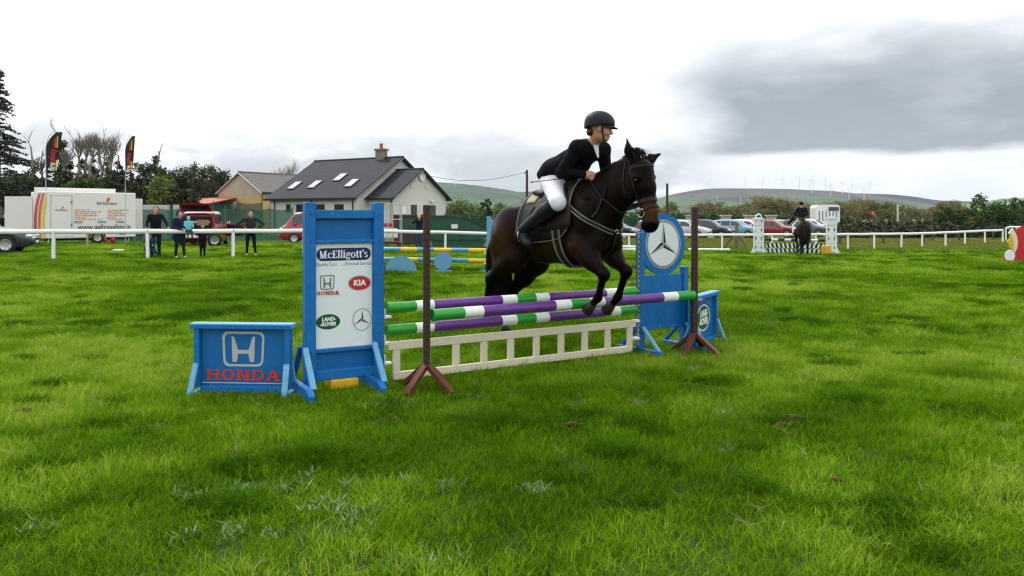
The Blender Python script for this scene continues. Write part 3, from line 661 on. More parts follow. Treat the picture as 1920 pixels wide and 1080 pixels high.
# serif lettering of the name: tall condensed forms
def serif_word(parent, m, x0, z0, w, h, y):
    X = h; out = []; st = .17 * h; th = .07 * h; cur = 0.0; items = []
    def put(g, adv): items.append((g, adv))
    xh = .70
    put([bar(.08, 0, .08 + .07, .95), bar(.55, 0, .55 + .17, .95), slant(.36, 0, .13, .95, .16), slant(.36, 0, .60, .95, .10), bar(0, 0, .24, .06), bar(.46, 0, .82, .06), bar(0, .89, .22, .95), bar(.55, .89, .82, .95)], .86)
    put([('ring', oval(.27, xh / 2, .25, xh / 2 + .01, 18, R(40), R(320)) , oval(.29, xh / 2, .12, xh / 2 - .06, 18, R(40), R(320))), bar(.38, xh - .2, .48, xh - .06)], .50)
    put([bar(.08, 0, .25, .95), bar(0, 0, .52, .07), bar(0, .88, .52, .95), bar(.25, .44, .42, .51), bar(.45, .07, .52, .24), bar(.45, .74, .52, .88)], .58)
    for _ in range(2): put([bar(.06, 0, .21, 1.02), bar(0, 0, .27, .05), bar(0, .96, .06, 1.02)], .30)
    put([bar(.06, 0, .21, xh), bar(0, 0, .27, .05), bar(0, xh - .06, .06, xh), oval(.13, .90, .085, .085, 12)], .30)
    put([('ring', oval(.24, xh * .66, .21, xh * .33, 18), oval(.24, xh * .66, .09, xh * .23, 18)), ('ring', oval(.25, -.10, .25, .14, 18), oval(.25, -.10, .15, .07, 18)), bar(.40, xh - .09, .52, xh), bar(.06, .03, .16, .18), bar(.10, .02, .40, .07)], .53)
    put([('ring', oval(.27, xh / 2, .26, xh / 2 + .01, 20), oval(.27, xh / 2, .12, xh / 2 - .05, 20))], .56)
    for _ in range(2): put([bar(.09, .05, .24, .88), bar(0, xh - .07, .34, xh), bar(.12, 0, .34, .08)], .36)
    put([[(.06, .72), (.14, .72), (.19, 1.0), (.04, 1.0)]], .22)
    put([('ring', oval(.2, xh * .74, .19, xh * .26, 16, R(20), R(270)), oval(.2, xh * .74, .08, xh * .17, 16, R(20), R(270))), ('ring', oval(.2, xh * .27, .2, xh * .27, 16, R(-160), R(90)), oval(.2, xh * .27, .08, xh * .17, 16, R(-160), R(90)))], .42)
    tot = sum(a for _, a in items); k = w / tot; n = 0; mbx = MB()
    for g, adv in items:
        for s_ in g:
            tr = lambda q: [(x0 + (cur + x) * k, z0 + z * h) for x, z in q]
            t = .0024 + .00006 * n; n += 1
            if isinstance(s_, tuple) and s_[0] == 'ring':
                a, b = tr(s_[1]), tr(s_[2])
                for q in range(len(a) - 1 if len(a) % 2 else len(a)):
                    r_ = (q + 1) % len(a); mbx.prism([a[q], a[r_], b[r_], b[q]], t, y0=y)
            else: mbx.prism(tr(s_), t, y0=y)
        cur += adv
    return mbx.build('lettering', m, parent)
serif_word(sb, WPRINT, bx0 + .033, 1.068, bw - .066, .064, yf)
text_obj('Quality Cars', .040, DGREY, sb, (bx0 + .004, yf - .001, 1.018), align='LEFT', sx=.84, ext=.0004)
text_obj('......', .040, DGREY, sb, (bc - .028, yf - .001, 1.018), align='LEFT', sx=.9, ext=.0004)
text_obj('Personal Service', .040, DGREY, sb, (bx1 - .004, yf - .001, 1.018), align='RIGHT', sx=.84, ext=.0004)
strokes(sb, 'emblem', h_emblem(bx0 + .098, .872, .122, .118, .009), DGREY, yf)
strokes(sb, 'lettering', slab_glyphs('HONDA', bx0 + .008, .772, .185, .030, .006), RED, yf)
em = MB().prism(oval(bx1 - .105, .856, .1, .064, 32), .0015, y0=yf).build('emblem_rim', GREY, sb)
em = MB().prism(oval(bx1 - .105, .856, .092, .057, 32), .0024, y0=yf).build('emblem', RED, sb)
text_obj('KIA', .062, WPRINT, sb, (bx1 - .105, yf - .003, .856), sx=1.0, bold=.003, ext=.0006, spacing=1.1)
MB().prism(oval(bx0 + .105, .552, .1, .062, 32), .0018, y0=yf).build('emblem', GREEN, sb)
text_obj('LAND-', .042, WPRINT, sb, (bx0 + .108, yf - .0025, .572), sx=.9, bold=.002, shear=.2, ext=.0006)
text_obj('-ROVER', .042, WPRINT, sb, (bx0 + .102, yf - .0025, .532), sx=.9, bold=.002, shear=.2, ext=.0006)
mb = MB().ring(oval(bx1 - .083, .552, .081, .093, 36), oval(bx1 - .083, .552, .0755, .0875, 36), .0015, y0=yf); mb.build('emblem_ring', DGREY, sb)
sg = star3(bx1 - .083, .552, .082)
mbs = MB()
for i, p in enumerate(sg): mbs.prism(p, .0018, i % 2, y0=yf)
mbs.build('emblem_star', [BLACK, GREY], sb)
MB().box((.27, .02, .047), (.23, .20, .078), bev=.008).build('stop', YEL, tag(thing('yellow_block', 'yellow block on the grass under the tall sponsor wing', 'block', wl, UY), 'yellow block on the grass under the tall sponsor wing', 'block'))

# --- low panel with emblem, standing left of the wing
def low_panel(loc, rz, name, label, w_, kind):
    t = thing(name, label, 'jump filler', loc, rz)
    MB().box((0, 0, .55), (w_ + .06, .10, .035), bev=.005).build('top_board', BLUEW, t)
    MB().box((0, 0, .542), (w_ + .05, .108, .03)).build('top_edge', BLUE, t)
    pn = MB().box((0, .012, .295), (w_ - .09, .016, .475)).build('panel', BLUE2, t)
    MB().box((0, -.006, .045), (w_ - .09, .04, .05), bev=.004).build('bottom_rail', BLUE, t)
    for s_ in (-1, 1):
        x = s_ * (w_ / 2 - .02); MB().box((x, 0, .295), (.045, .075, .46), bev=.004).build('post', BLUE, t)
        for q in (-1, 1): MB().beam((x, q * .04, .25), (x + s_ * .012, q * .125, .015), .045, .024, bev=.003).build('brace', BLUEW, t)
        MB().box((x + s_ * .012, 0, .015), (.044, .27, .03)).build('foot', BLUEW, t)
    if kind == 'H':
        strokes(pn, 'emblem', h_emblem(.0, .360, .345, .275, .018), GREY, .004)
        strokes(pn, 'lettering', slab_glyphs('HONDA', -.295, .112, .59, .085, .020), ORED, .004)
        MB().box((0, .002, .092), (w_ - .10, .004, .007)).build('stripe', GREY, pn)
    else:
        MB().prism(oval(0, .30, .215, .143, 36), .0012, y0=.004).build('emblem_rim', WPRINT, pn)
        MB().prism(oval(0, .30, .20, .13, 36), .002, y0=.004).build('emblem', GREEN, pn)
        text_obj('LAND-', .098, WPRINT, pn, (.012, .0015, .345), sx=.85, bold=.004, shear=.15, ext=.0008)
        text_obj('-ROVER', .098, WPRINT, pn, (-.005, .0015, .258), sx=.85, bold=.004, shear=.15, ext=.0008)
    return t
low_panel(GX(456, 6.32), R(-4), 'jump_filler', 'low blue panel with silver letter emblem and red lettering beside the tall wing', .77, 'H')
low_panel(Vector((2.09, 8.72, 0)), R(58), 'jump_filler', 'low blue panel with green oval emblem behind the right brown stand', .74, 'L')

# --- far wing with the round emblem board
wr = Vector((1.318, 8.22, 0)); wing2 = thing('jump_wing', 'blue jump wing with round white star emblem board', 'jump wing', wr, R(33))
W2 = .62
MB().box((0, 0, .62), (.07, .07, 1.24), bev=.006).build('post', BLUE, wing2)
MB().box((W2, 0, .435), (.07, .07, .87), bev=.006).build('post', BLUE, wing2)
MB().box((W2 / 2, 0, .515), (W2 - .07, .03, .56)).build('board', BLUE, wing2)
MB().prism(oval(W2 / 2, 1.115, .315, .325, 48), .024, T=Matrix.Translation((0, .012, 0))).build('round_board', BLUE, wing2)
rb = MB().prism(oval(W2 / 2, 1.115, .245, .255, 48), .002, y0=-.0125).build('emblem_disc', SIGN, wing2)
MB().ring(oval(W2 / 2, 1.115, .238, .248, 48), oval(W2 / 2, 1.115, .229, .239, 48), .0012, y0=-.0147).build('emblem_ring', BLACK, rb)
MB().ring(oval(W2 / 2, 1.115, .228, .238, 48), oval(W2 / 2, 1.115, .216, .226, 48), .0012, y0=-.0147).build('emblem_ring', GREY, rb)
mbs = MB()
for i, p in enumerate(star3(W2 / 2, 1.115, .222)): mbs.prism(p, .0014, i % 2, y0=-.0147)
mbs.build('emblem_star', [BLACK, GREY], rb)
mb = MB().box((-.042, -.02, .66), (.014, .026, 1.14)); mb.build('pin_strip', PINS, wing2)
mb = MB()
for i in range(22): mb.box((-.042, -.034, .12 + i * .05), (.009, .004, .022))
mb.build('pin_holes', HOLE, wing2)['kind'] = 'stuff'
for z in (.56, .337, .16): MB().box((-.07, -.01, z), (.07, .06, .025), bev=.004).build('cup', CUP, wing2)
for x in (0, W2):
    MB().box((x, 0, .03), (.06, .62, .05), bev=.006).build('foot', BLUE, wing2)
    for s_ in (-1, 1): MB().beam((x, s_ * .04, .27), (x, s_ * .28, .05), .04, .03, bev=.004).build('brace', BLUEW if s_ < 0 else BLUE, wing2)

# --- poles
def pole(a, b, rad, bands, label, mats, sag=0.0):
    """bands: (fraction end, material index)"""
    mb = MB(); a, b = Vector(a), Vector(b); c = (a + b) / 2; f0 = 0.0; T = None
    for f1, mi in bands:
        n = max(2, int((f1 - f0) * 14)); pts = [a.lerp(b, f0 + (f1 - f0) * i / n) - c - Vector((0, 0, sag * 4 * (f0 + (f1 - f0) * i / n) * (1 - (f0 + (f1 - f0) * i / n)))) for i in range(n + 1)]
        mb.tube(pts, rad, 16, mi, cap=(f0 == 0 or f1 > .999)); f0 = f1
    o = mb.build('jump_pole', mats); o.location = c; return tag(o, label, 'jump pole', 'striped poles of the main jump')
BANDS = [(.096, 1), (.157, 2), (.41, 0), (.468, 2), (.545, 1), (.60, 2), (.852, 0), (.918, 2), (1, 1)]
ra, rb_ = Vector((-1.055, 6.73, 0)), Vector((1.265, 8.19, 0)); Zv = Vector((0, 0, 1))
pole(ra + Zv * .637, rb_ + Zv * .637, .046, BANDS, 'upper rear purple, white and green pole between the two blue wings', [PP, PG, PW])
pole(ra + Zv * .447, rb_ + Zv * .452, .046, BANDS, 'lower rear purple, white and green pole just above the cream gate', [PP, PG, PW])
fa, fb = Vector((-.645, 6.46, .612)), Vector((1.84, 8.13, .607))
pole(fa, fb, .047, BANDS, 'front purple, white and green pole held by the two brown stands', [PP, PG, PW])

# --- cream gate hanging under the poles
ga, gb = Vector((-1.0, 6.74, 0)), Vector((1.215, 8.12, 0)); gl = (gb - ga).length
gate = thing('jump_gate', 'cream wooden ladder gate hung low under the striped poles', 'jump gate', ga, math.atan2(gb.y - ga.y, gb.x - ga.x))
MB().box((gl / 2, 0, .318), (gl + .09, .03, .070), bev=.004).build('top_rail', CREAM, gate)
MB().box((gl / 2, 0, .062), (gl, .03, .066), bev=.004).build('bottom_rail', CREAM, gate)
for i in range(10):
    x = .028 + (gl - .056) * i / 9
    MB().box((x, .001, .1885), (.062, .026, .190)).build('slat', CREAM, gate)

# --- brown stands
def stand(loc, label, rz):
    t = thing('pole_stand', label, 'pole stand', loc, rz, 'brown pole stands of the main jump')
    mb = MB().box((0, 0, .835), (.055, .055, 1.33), bev=.004); po = mb.build('post', BROWN, t)
    mb = MB()
    for i in range(24): mb.box((0, -.0285, .32 + i * .05), (.012, .003, .016)).box((-.0285, 0, .32 + i * .05), (.003, .012, .016))
    mb.build('pin_holes', HOLE, po)['kind'] = 'stuff'
    for k in range(4):
        a = R(45 + 90 * k); d = Vector((math.cos(a), math.sin(a), 0))
        MB().beam(d * .02 + Vector((0, 0, .205)), d * .26 + Vector((0, 0, .012)), .06, .04, bev=.004).build('leg', BROWNF, t)
    MB().box((.05, -.0, .555), (.06, .05, .02)).build('cup', PINS, t)
    return t
stand(GX(800, 6.45), 'brown steel pole stand in front of the cream gate', R(12))
stand(Vector((1.862, 8.16, 0)), 'brown steel pole stand beside the round emblem wing', R(8))
# ------------------------------------------------------------------ dark bay horse in mid jump; x forward, y left, z up in the horse's own frame
HY = math.atan2(-.777, .629); HO = Vector((.44, 7.77, 0))
def sym(f):
    for s_ in (1, -1): f(s_)
def horse_body():
    B = Body(.07); e = B.ell; c = B.cone
    def rot_y(a):       # pitch: local x axis raised by a
        ca, sa = math.cos(a), math.sin(a); return np.array([[ca, 0, -sa], [0, 1, 0], [sa, 0, ca]])
    # trunk
    e((.24, 0, 1.315), (.44, .250, .375), rot=rot_y(.16)); e((-.10, 0, 1.26), (.46, .260, .318), rot=rot_y(.14))
    e((.46, 0, 1.37), (.28, .225, .37), rot=rot_y(.3))
    c((.36, 0, 1.60), (.10, 0, 1.545), .085, .10, k=.09); c((.10, 0, 1.53), (-.35, 0, 1.47), .10, .13, k=.1)      # withers, back
    c((-.30, 0, 1.42), (-.62, 0, 1.385), .15, .14, k=.1); c((-.62, 0, 1.37), (-.86, 0, 1.22), .13, .085, k=.1)    # loin, croup
    def side(s_):
        e((-.50, .13 * s_, 1.26), (.34, .140, .265), rot=rot_y(.25), k=.045); e((-.66, .13 * s_, 1.12), (.175, .108, .26), rot=rot_y(.1), k=.03)   # quarters, buttock
        e((.50, .172 * s_, 1.30), (.15, .078, .28), rot=rot_y(-.45), k=.03); e((.55, .145 * s_, 1.14), (.15, .08, .15), k=.025); c((.62, .10 * s_, 1.52), (.40, .175 * s_, 1.36), .05, .06, k=.05)                  # shoulder blade, upper arm
        e((.635, .080 * s_, 1.20), (.11, .085, .14))                                                                              # breast
    sym(side)
    # neck
    for (a, b, ra, rb_, q) in (((.42, 0, 1.46), (.64, 0, 1.60), .21, .165, .56), ((.64, 0, 1.60), (.84, 0, 1.74), .165, .130, .52), ((.84, 0, 1.74), (.985, 0, 1.815), .130, .100, .62),
                               ((.62, 0, 1.33), (.86, 0, 1.62), .15, .105, .72), ((.86, 0, 1.62), (1.0, 0, 1.72), .105, .09, .75)):
        c(a, b, ra, rb_, k=.08, sq=((0, 1, 0), q))
    c((.36, 0, 1.65), (.66, 0, 1.755), .05, .035, k=.06); c((.66, 0, 1.755), (.93, 0, 1.885), .035, .03, k=.05)
    # head: poll, forehead, face, muzzle, jaw
    k = .035
    c((.985, 0, 1.84), (1.085, 0, 1.80), .082, .098, k=.05); c((1.085, 0, 1.80), (1.135, 0, 1.66), .098, .086, k=k)
    c((1.135, 0, 1.66), (1.185, 0, 1.46), .074, .061, k=k); c((1.185, 0, 1.46), (1.19, 0, 1.355), .061, .064, k=k); e((1.178, 0, 1.325), (.068, .066, .062), k=k)
    c((1.10, 0, 1.60), (1.13, 0, 1.42), .055, .040, k=k, sq=((0, 1, 0), .8)); e((1.135, 0, 1.325), (.035, .040, .035), k=k)
    def head(s_):
        e((1.030, .070 * s_, 1.665), (.115, .036, .135), k=.03, rot=rot_y(-.2))                       # cheek
        e((1.118, .100 * s_, 1.745), (.042, .024, .032), k=.025)                                      # brow over the eye
        c((1.10, .06 * s_, 1.62), (1.165, .045 * s_, 1.48), .022, .014, k=.025)                      # facial crest
        e((1.224, .042 * s_, 1.362), (.024, .022, .030), k=.015)                                     # nostril rim
        eb, et = (np.array((1.01, .085, 1.862)), np.array((1.055, .295, 1.972))) if s_ > 0 else (np.array((1.01, -.064, 1.885)), np.array((.995, -.088, 2.085)))
        em_ = eb * .55 + et * .45; c(eb, em_, .034, .050, k=.02, sq=((1, 0, 0), .5)); c(em_, et, .049, .010, k=.015, sq=((1, 0, 0), .5))
    sym(head)
    # fore legs (right then left)
    for s_, el_, kn, fe, pa, ho in ((-1, (.50, -.185, 1.13), (.795, -.17, .895), (.70, -.145, .68), (.635, -.14, .625), (.575, -.14, .565)),
                                     (1, (.46, .155, 1.14), (.825, .085, .915), (.725, .085, .675), (.665, .083, .615), (.60, .08, .55))):
        el_, kn, fe, pa, ho = map(np.array, (el_, kn, fe, pa, ho)); d = kn - el_
        c(el_, el_ + d * .55, .112, .080, 1, k=.04); c(el_ + d * .5, kn, .078, .047, 1, k=.04); B.ell(kn + (.008, 0, 0), (.052, .047, .062), 1, k=.03)
        m_ = kn + (fe - kn) * .45; c(kn, m_, .041, .029, 1, k=.03); c(m_, fe, .031, .034, 1, k=.02); B.ell(fe + (-.004, 0, 0), (.042, .038, .042), 1, k=.02)
        c(fe, pa, .033, .034, 1, k=.02)
    # hind legs
    for s_, st, hk, fe, pa in ((-1, (-.44, -.175, .98), (-.84, -.17, .76), (-.93, -.165, .46), (-.94, -.165, .37)),
                               (1, (-.50, .165, .93), (-.875, .15, .60), (-.985, .15, .30), (-1.015, .15, .235))):
        st, hk, fe, pa = map(np.array, (st, hk, fe, pa)); d = hk - st
        c((-.55, .15 * s_, 1.20), st, .17, .125, k=.07); c(st, st + d * .5, .122, .085, 0, k=.05); c(st + d * .45, hk, .088, .050, 1, k=.04)
        c(np.array((-.70, .14 * s_, 1.10)), st + d * .55, .11, .07, 0, k=.07)
        B.ell(hk, (.058, .045, .070), 1, k=.03); c(hk + (-.035, 0, .05), st + d * .6 + (-.05, 0, .01), .022, .03, 1, k=.03)
        m_ = hk + (fe - hk) * .4; c(hk, m_, .05, .036, 1, k=.03); c(m_, fe, .036, .038, 1, k=.02); B.ell(fe, (.045, .040, .045), 1, k=.02); c(fe, pa, .036, .036, 1, k=.02)
    return B
HB = horse_body()
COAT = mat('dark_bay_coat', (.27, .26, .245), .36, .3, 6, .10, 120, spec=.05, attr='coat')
HAIR = mat('black_horse_hair', (0.006, 0.005, 0.004), .5, .3, 30, spec=.15)
HOOF = mat('dark_hoof_horn', (0.035, 0.026, 0.020), .5, .25, 20)
EYE = mat('dark_eye', (0.01, 0.006, 0.004), .08, .1, spec=.8)
LEATHER = mat('black_leather', (0.008, 0.007, 0.007), .45, .2, 25, .1, 120, spec=.22)
LEATHERB = mat('brown_leather', (0.014, 0.007, 0.006), .5, .2, 25, .1, 120, spec=.22)
PIPING = mat('pale_grey_piping', (0.16, 0.155, 0.145), .6, .1)
STEEL = mat('bright_steel', (0.55, 0.55, 0.55), .25, .05, metal=1.0)
FLEECE = mat('cream_fleece', (0.52, 0.46, 0.32), .95, .15, 40, .8, 80)
horse = thing('horse', 'dark bay horse jumping over the striped poles', 'horse', HO, HY)
V, Q, T = HB.surf(.0145, 2)
body = np_obj('body', V, Q, [COAT], horse, True)
def coat(V):
    x, y, z = V.T; n = len(V); bay = np.array((.036, .0165, .0085)); c = np.tile(bay, (n, 1))
    def blend(w_, col):
        nonlocal c
        w_ = np.clip(w_, 0, 1)[:, None]; c = c * (1 - w_) + np.array(col) * w_
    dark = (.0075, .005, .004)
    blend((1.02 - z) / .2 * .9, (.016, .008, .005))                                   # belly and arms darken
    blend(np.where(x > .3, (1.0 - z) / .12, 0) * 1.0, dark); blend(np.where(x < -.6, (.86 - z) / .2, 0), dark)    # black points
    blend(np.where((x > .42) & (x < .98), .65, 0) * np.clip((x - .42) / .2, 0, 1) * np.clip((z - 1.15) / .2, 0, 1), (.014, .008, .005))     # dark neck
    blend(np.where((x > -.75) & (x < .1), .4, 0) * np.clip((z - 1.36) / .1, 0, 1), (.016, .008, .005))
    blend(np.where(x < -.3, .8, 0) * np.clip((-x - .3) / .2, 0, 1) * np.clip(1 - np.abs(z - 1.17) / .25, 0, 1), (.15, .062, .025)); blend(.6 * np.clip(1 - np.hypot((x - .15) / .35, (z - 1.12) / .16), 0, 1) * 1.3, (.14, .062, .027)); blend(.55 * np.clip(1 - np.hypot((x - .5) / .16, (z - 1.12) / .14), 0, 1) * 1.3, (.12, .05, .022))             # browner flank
    hd = (x > .99)
    blend(np.where(hd, 1, 0) * np.clip((x - .99) / .05, 0, 1) * .8, (.016, .008, .005))
    blend(np.where(x > 1.08, np.clip(1 - np.abs(z - 1.455) / .115, 0, 1), 0) * .95, (.30, .12, .05))             # tan muzzle
    blend(np.where(x > 1.1, (1.375 - z) / .03, 0), (.008, .006, .006))                                            # black nose
    return c
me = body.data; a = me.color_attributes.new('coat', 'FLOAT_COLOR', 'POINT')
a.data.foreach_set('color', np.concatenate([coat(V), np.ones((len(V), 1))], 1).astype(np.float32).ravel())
for (p, q, r0, r1) in (((.635, -.14, .625), (.555, -.14, .545), .040, .056), ((.665, .083, .615), (.580, .08, .532), .040, .056), ((-.94, -.165, .375), (-.915, -.165, .30), .04, .058), ((-1.012, .15, .245), (-.985, .15, .165), .04, .058)):
    p, q = Vector(p), Vector(q); MB().tube([p, p.lerp(q, .2), p.lerp(q, .98), q], [r0 * .85, r0, r1, r1 * .9], 16).build('hoof', HOOF, horse)
for s_ in (1, -1):
    MB().ell((1.116, .106 * s_, 1.722), (.021, .012, .018), 12, 8).build('eye', EYE, horse)
    MB().ell((1.224, .046 * s_, 1.352), (.010, .012, .019), 10, 8).build('nostril', HOLE, horse)
# mane, forelock, tail
def hair(name, roots, fn, n, wd, seed, segs=4):
    g = np.random.default_rng(seed); mb = MB()
    for i in range(n):
        p, path = fn(g); k = len(path)
        mb.tube(path, [wd * (1 - .75 * j / (k - 1)) for j in range(k)], 3, cap=False)
    return mb.build(name, HAIR, horse)
def mane_fn(g):
    t = g.random(); p = Vector((.40, 0, 1.695)).lerp(Vector((.98, 0, 1.915)), t); p.z += .015 * math.sin(t * 3.1); s_ = 1 if g.random() < .75 else -1
    l = .05 + .06 * g.random(); up = .02 + .03 * g.random() * (1.6 if t > .8 else 1)
    return p, [p - Vector((0, 0, .02)), p + Vector((-.005, s_ * .008, up)), p + Vector((-.02 + .03 * g.normal() * .4, s_ * (.02 + .02 * g.random()), up - l * .3)), p + Vector((-.03 + g.normal() * .012, s_ * .045, up - l))]
hair('mane', None, mane_fn, 340, .0055, 3)
def fore_fn(g):
    p = Vector((1.0 + .03 * g.normal() * .5, .022 * g.normal(), 1.925)); w_ = g.normal(); v = g.random()
    return p, [p - Vector((0, 0, .02)), p + Vector((.02 + .02 * v, .02 * w_, .035 + .05 * v)), p + Vector((.07, .035 * w_, .025 + .045 * v)), p + Vector((.105 + .02 * v, .04 * w_, -.05 - .04 * v))]
hair('forelock', None, fore_fn, 80, .005, 5)
def tail_fn(g):
    a = g.random() * 6.28; r = .05 * math.sqrt(g.random()); o = Vector((r * math.cos(a), 1.7 * r * math.sin(a), 0)); l = .72 + .22 * g.random() - r; sp = 1.6 + g.random()
    q = [Vector((-.86, .0, 1.245)), Vector((-.955, .01, 1.19)), Vector((-.975, .02, 1.02)), Vector((-.955, .03, .84)), Vector((-.945, .04, .66)), Vector((-.95, .05, .50))]
    w_ = [.25, .55, 1.0, 1.25, 1.2, .9 + .8 * g.random()]; k = 6 if g.random() < .6 else 5
    return q[0], [q[i] + o * w_[i] * 1.5 + Vector((g.normal() * .006, g.normal() * .006, -.05 * g.random() if i == 5 else 0)) for i in range(k)]
hair('tail', None, tail_fn, 520, .0095, 9)

# ------------------------------------------------------------------ tack
def around(mb, cen, ax_u, ax_v, a0, a1, n, w_, t, off=.006, closed=False, mi=0, far=.8):
    nr = [Vector(ax_u) * math.cos(a_) + Vector(ax_v) * math.sin(a_) for a_ in (a0 + (a1 - a0) * i / n for i in range(n + (0 if closed else 1)))]
    pts = HB.hits([cen] * len(nr), nr, far, off)
    strap(mb, pts, nr, w_, t, mi, closed)
def patch(cols, rows, fn, m, name, parent, thick=.014):
    """cloth or leather laid over the horse's back: fn(u, v) gives a centre and direction to shoot along"""
    q = [fn(i / cols, j / rows) for j in range(rows + 1) for i in range(cols + 1)]
    top = list(zip(HB.hits([a_[0] for a_ in q], [a_[1] for a_ in q], .9, [a_[2] for a_ in q]), [Vector(a_[1]).normalized() for a_ in q]))
    n = len(top); vs = [p for p, d in top] + [p - d * thick for p, d in top]; fs = []; W_ = cols + 1
    for j in range(rows):
        for i in range(cols): a_ = j * W_ + i; fs += [(a_, a_ + 1, a_ + W_ + 1, a_ + W_), (n + a_, n + a_ + W_, n + a_ + W_ + 1, n + a_ + 1)]
    edge = [(i, i + 1) for i in range(cols)] + [(rows * W_ + i + 1, rows * W_ + i) for i in range(cols)] + [((j + 1) * W_, j * W_) for j in range(rows)] + [(j * W_ + cols, (j + 1) * W_ + cols) for j in range(rows)]
    fs += [(b, a_, n + a_, n + b) for a_, b in edge]
    mb = MB().add(vs, fs, 0, True); return mb.build(name, m, parent)
saddle = thing('saddle', 'dark leather jumping saddle with pale edged cloth on the bay horse', 'saddle', HO, HY)
def sheet(x0, x1, z_lo, of, skew=.0, round_=.0):
    def fn(u, v):
        ang = (v - .5) * 2; A = ang * R(118)
        x = x0 + (x1 - x0) * u; A *= 1 - round_ * (2 * u - 1) ** 4; x += skew * abs(ang) ** 1.5 * (u * .8 + .2)
        d = (0, math.sin(A), math.cos(A)); return (x, 0, 1.30 + .1 * x), d, of
    return fn
patch(14, 22, sheet(-.30, .40, 0, .018, .06, .22), LEATHER, 'saddle_cloth', saddle)
def fleece(u, v):
    A = (v - .5) * 2 * R(34); x = -.255 + .12 * u; return (x, 0, 1.30 + .1 * x), (0, math.sin(A), math.cos(A)), .03
patch(8, 14, fleece, FLEECE, 'fleece_pad', saddle, .022)
def flap(u, v):
    A = R(20) + v * R(82); x = -.05 + u * (.32 + .13 * math.sin(v * 2.2)) + .10 * v
    return (x, 0, 1.32 + .1 * x), (0, -math.sin(A), math.cos(A)), .034
patch(8, 10, flap, LEATHERB, 'flap', saddle, .014)
patch(8, 10, lambda u, v: (lambda c_, d, o_: (c_, (0, -d[1], d[2]), o_))(*flap(u, v)), LEATHERB, 'flap', saddle, .014)
sd_b = Body(.05)
for (x, z, wd, h_) in ((-.20, 1.64, .125, .03), (-.12, 1.625, .14, .035), (-.02, 1.63, .13, .045), (.10, 1.665, .10, .05), (.20, 1.715, .075, .045)): sd_b.ell((x, 0, z), (.11, wd, h_))
sd_b.build('seat', [LEATHERB], saddle, .012, 1)
mb = MB(); around(mb, (.27, 0, 1.28), (0, 0, 1), (0, 1, 0), R(75), R(285), 40, .10, .005, .012); mb.build('girth', LEATHERB, saddle)
for dx in (-.042, .042):
    mb = MB(); around(mb, (.27 + dx, 0, 1.28), (0, 0, 1), (0, 1, 0), R(75), R(285), 40, .018, .004, .021); mb.build('girth_piping', PIPING, saddle)
# pale piping round the visible edge of the cloth
for s_ in (-1, 1):
    fn = sheet(-.30, .40, 0, .026, .06, .22); pts = []; nr = []
    for i in range(41):
        t = i / 40
        u, v = ((t / .38, None) if t < -1 else (None, None))
        if t < .42: u, v = 1, .5 + s_ * .5 * (t / .42)
        elif t < .75: u, v = 1 - (t - .42) / .33, .5 + s_ * .5
        else: u, v = 0, .5 + s_ * .5 * (1 - (t - .75) / .25)
        c_, d, o_ = fn(u, v); pts.append(HB.hit(c_, d, .9, o_)); nr.append(Vector(d))
    mb = MB(); strap(mb, pts, nr, .008, .004); mb.build('cloth_piping', PIPING, saddle)
for s_ in (-1, 1):
    ft = Vector((-.085, .37 * s_, 1.17)) ; MB().beam((.03, .315 * s_, 1.50), ft + Vector((0, 0, .12)), .024, .006, up=(0, 1, 0)).build('stirrup_leather', LEATHER, saddle)
    MB().tube([ft + Vector((math.sin(a_) * .006, math.sin(a_) * .055, .055 + math.cos(a_) * .065)) for a_ in np.linspace(R(-150), R(150), 14)], .006, 6).build('stirrup', STEEL, saddle)
plate = thing('breastplate', 'dark leather breastplate edged in pale piping across the bay horse chest', 'breastplate', HO, HY)
def ybr(s_, w_, of, mi_name, m, dxs=0.0):
    mb = MB(); A_, B_ = Vector((.27, .22 * s_, 1.60)), Vector((.74, .03 * s_, 1.285)); nr = []; cs = []
    for i in range(17):
        t = i / 16; cs.append(Vector((.34 + .16 * t, 0, 1.44 - .04 * t))); nr.append(A_.lerp(B_, t) + Vector((0, s_ * .10 * math.sin(t * 3.1416), 0)) - cs[-1])
    pts = HB.hits(cs, nr, .8, of)
    k = len(pts)
    if dxs:
        q = []
        for i in range(k):
            tg = (pts[min(i + 1, k - 1)] - pts[max(i - 1, 0)]).normalized(); q.append(pts[i] + tg.cross(nr[i].normalized()).normalized() * dxs)
        pts = q
    strap(mb, pts, nr, w_, .004); return mb.build(mi_name, m, plate)
for s_ in (1, -1):
    ybr(s_, .048, .010, 'strap', LEATHER)
    for dx in (-.016, .016): ybr(s_, .009, .0165, 'piping', PIPING, dx)
    mb = MB(); pts = [HB.hit((.62 + .02 * i, 0, 1.40 + .045 * i), (.3, s_ * 1.0, .0), .8, .012) for i in range(7)]; strap(mb, pts, [Vector((.3, s_, 0))] * 7, .018, .004); mb.build('martingale_strap', LEATHER, plate)
mb = MB(); mb.tube([HB.hit((.5, 0, 1.24), (1, 0, .1), .38, .012) + Vector((0, .018 * math.cos(a_), .018 * math.sin(a_))) for a_ in np.linspace(0, 6.283, 14)], .004, 6); mb.build('ring', STEEL, plate)
mb = MB(); pts = [HB.hit((.48 - .12 * t, 0, 1.25), (math.cos(a_), 0, math.sin(a_)), .45, .01) for t, a_ in zip(np.linspace(0, 1, 12), np.linspace(R(0), R(-88), 12))]; strap(mb, pts, [Vector((1, 0, -.5))] * 12, .03, .004); mb.build('strap', LEATHER, plate)
bridle = thing('bridle', 'black leather bridle with steel bit on the bay horse head', 'bridle', HO, HY)
hx = Vector((.94, 0, -.27)); hz = Vector((.27, 0, .94)).normalized()        # across the face / along the face
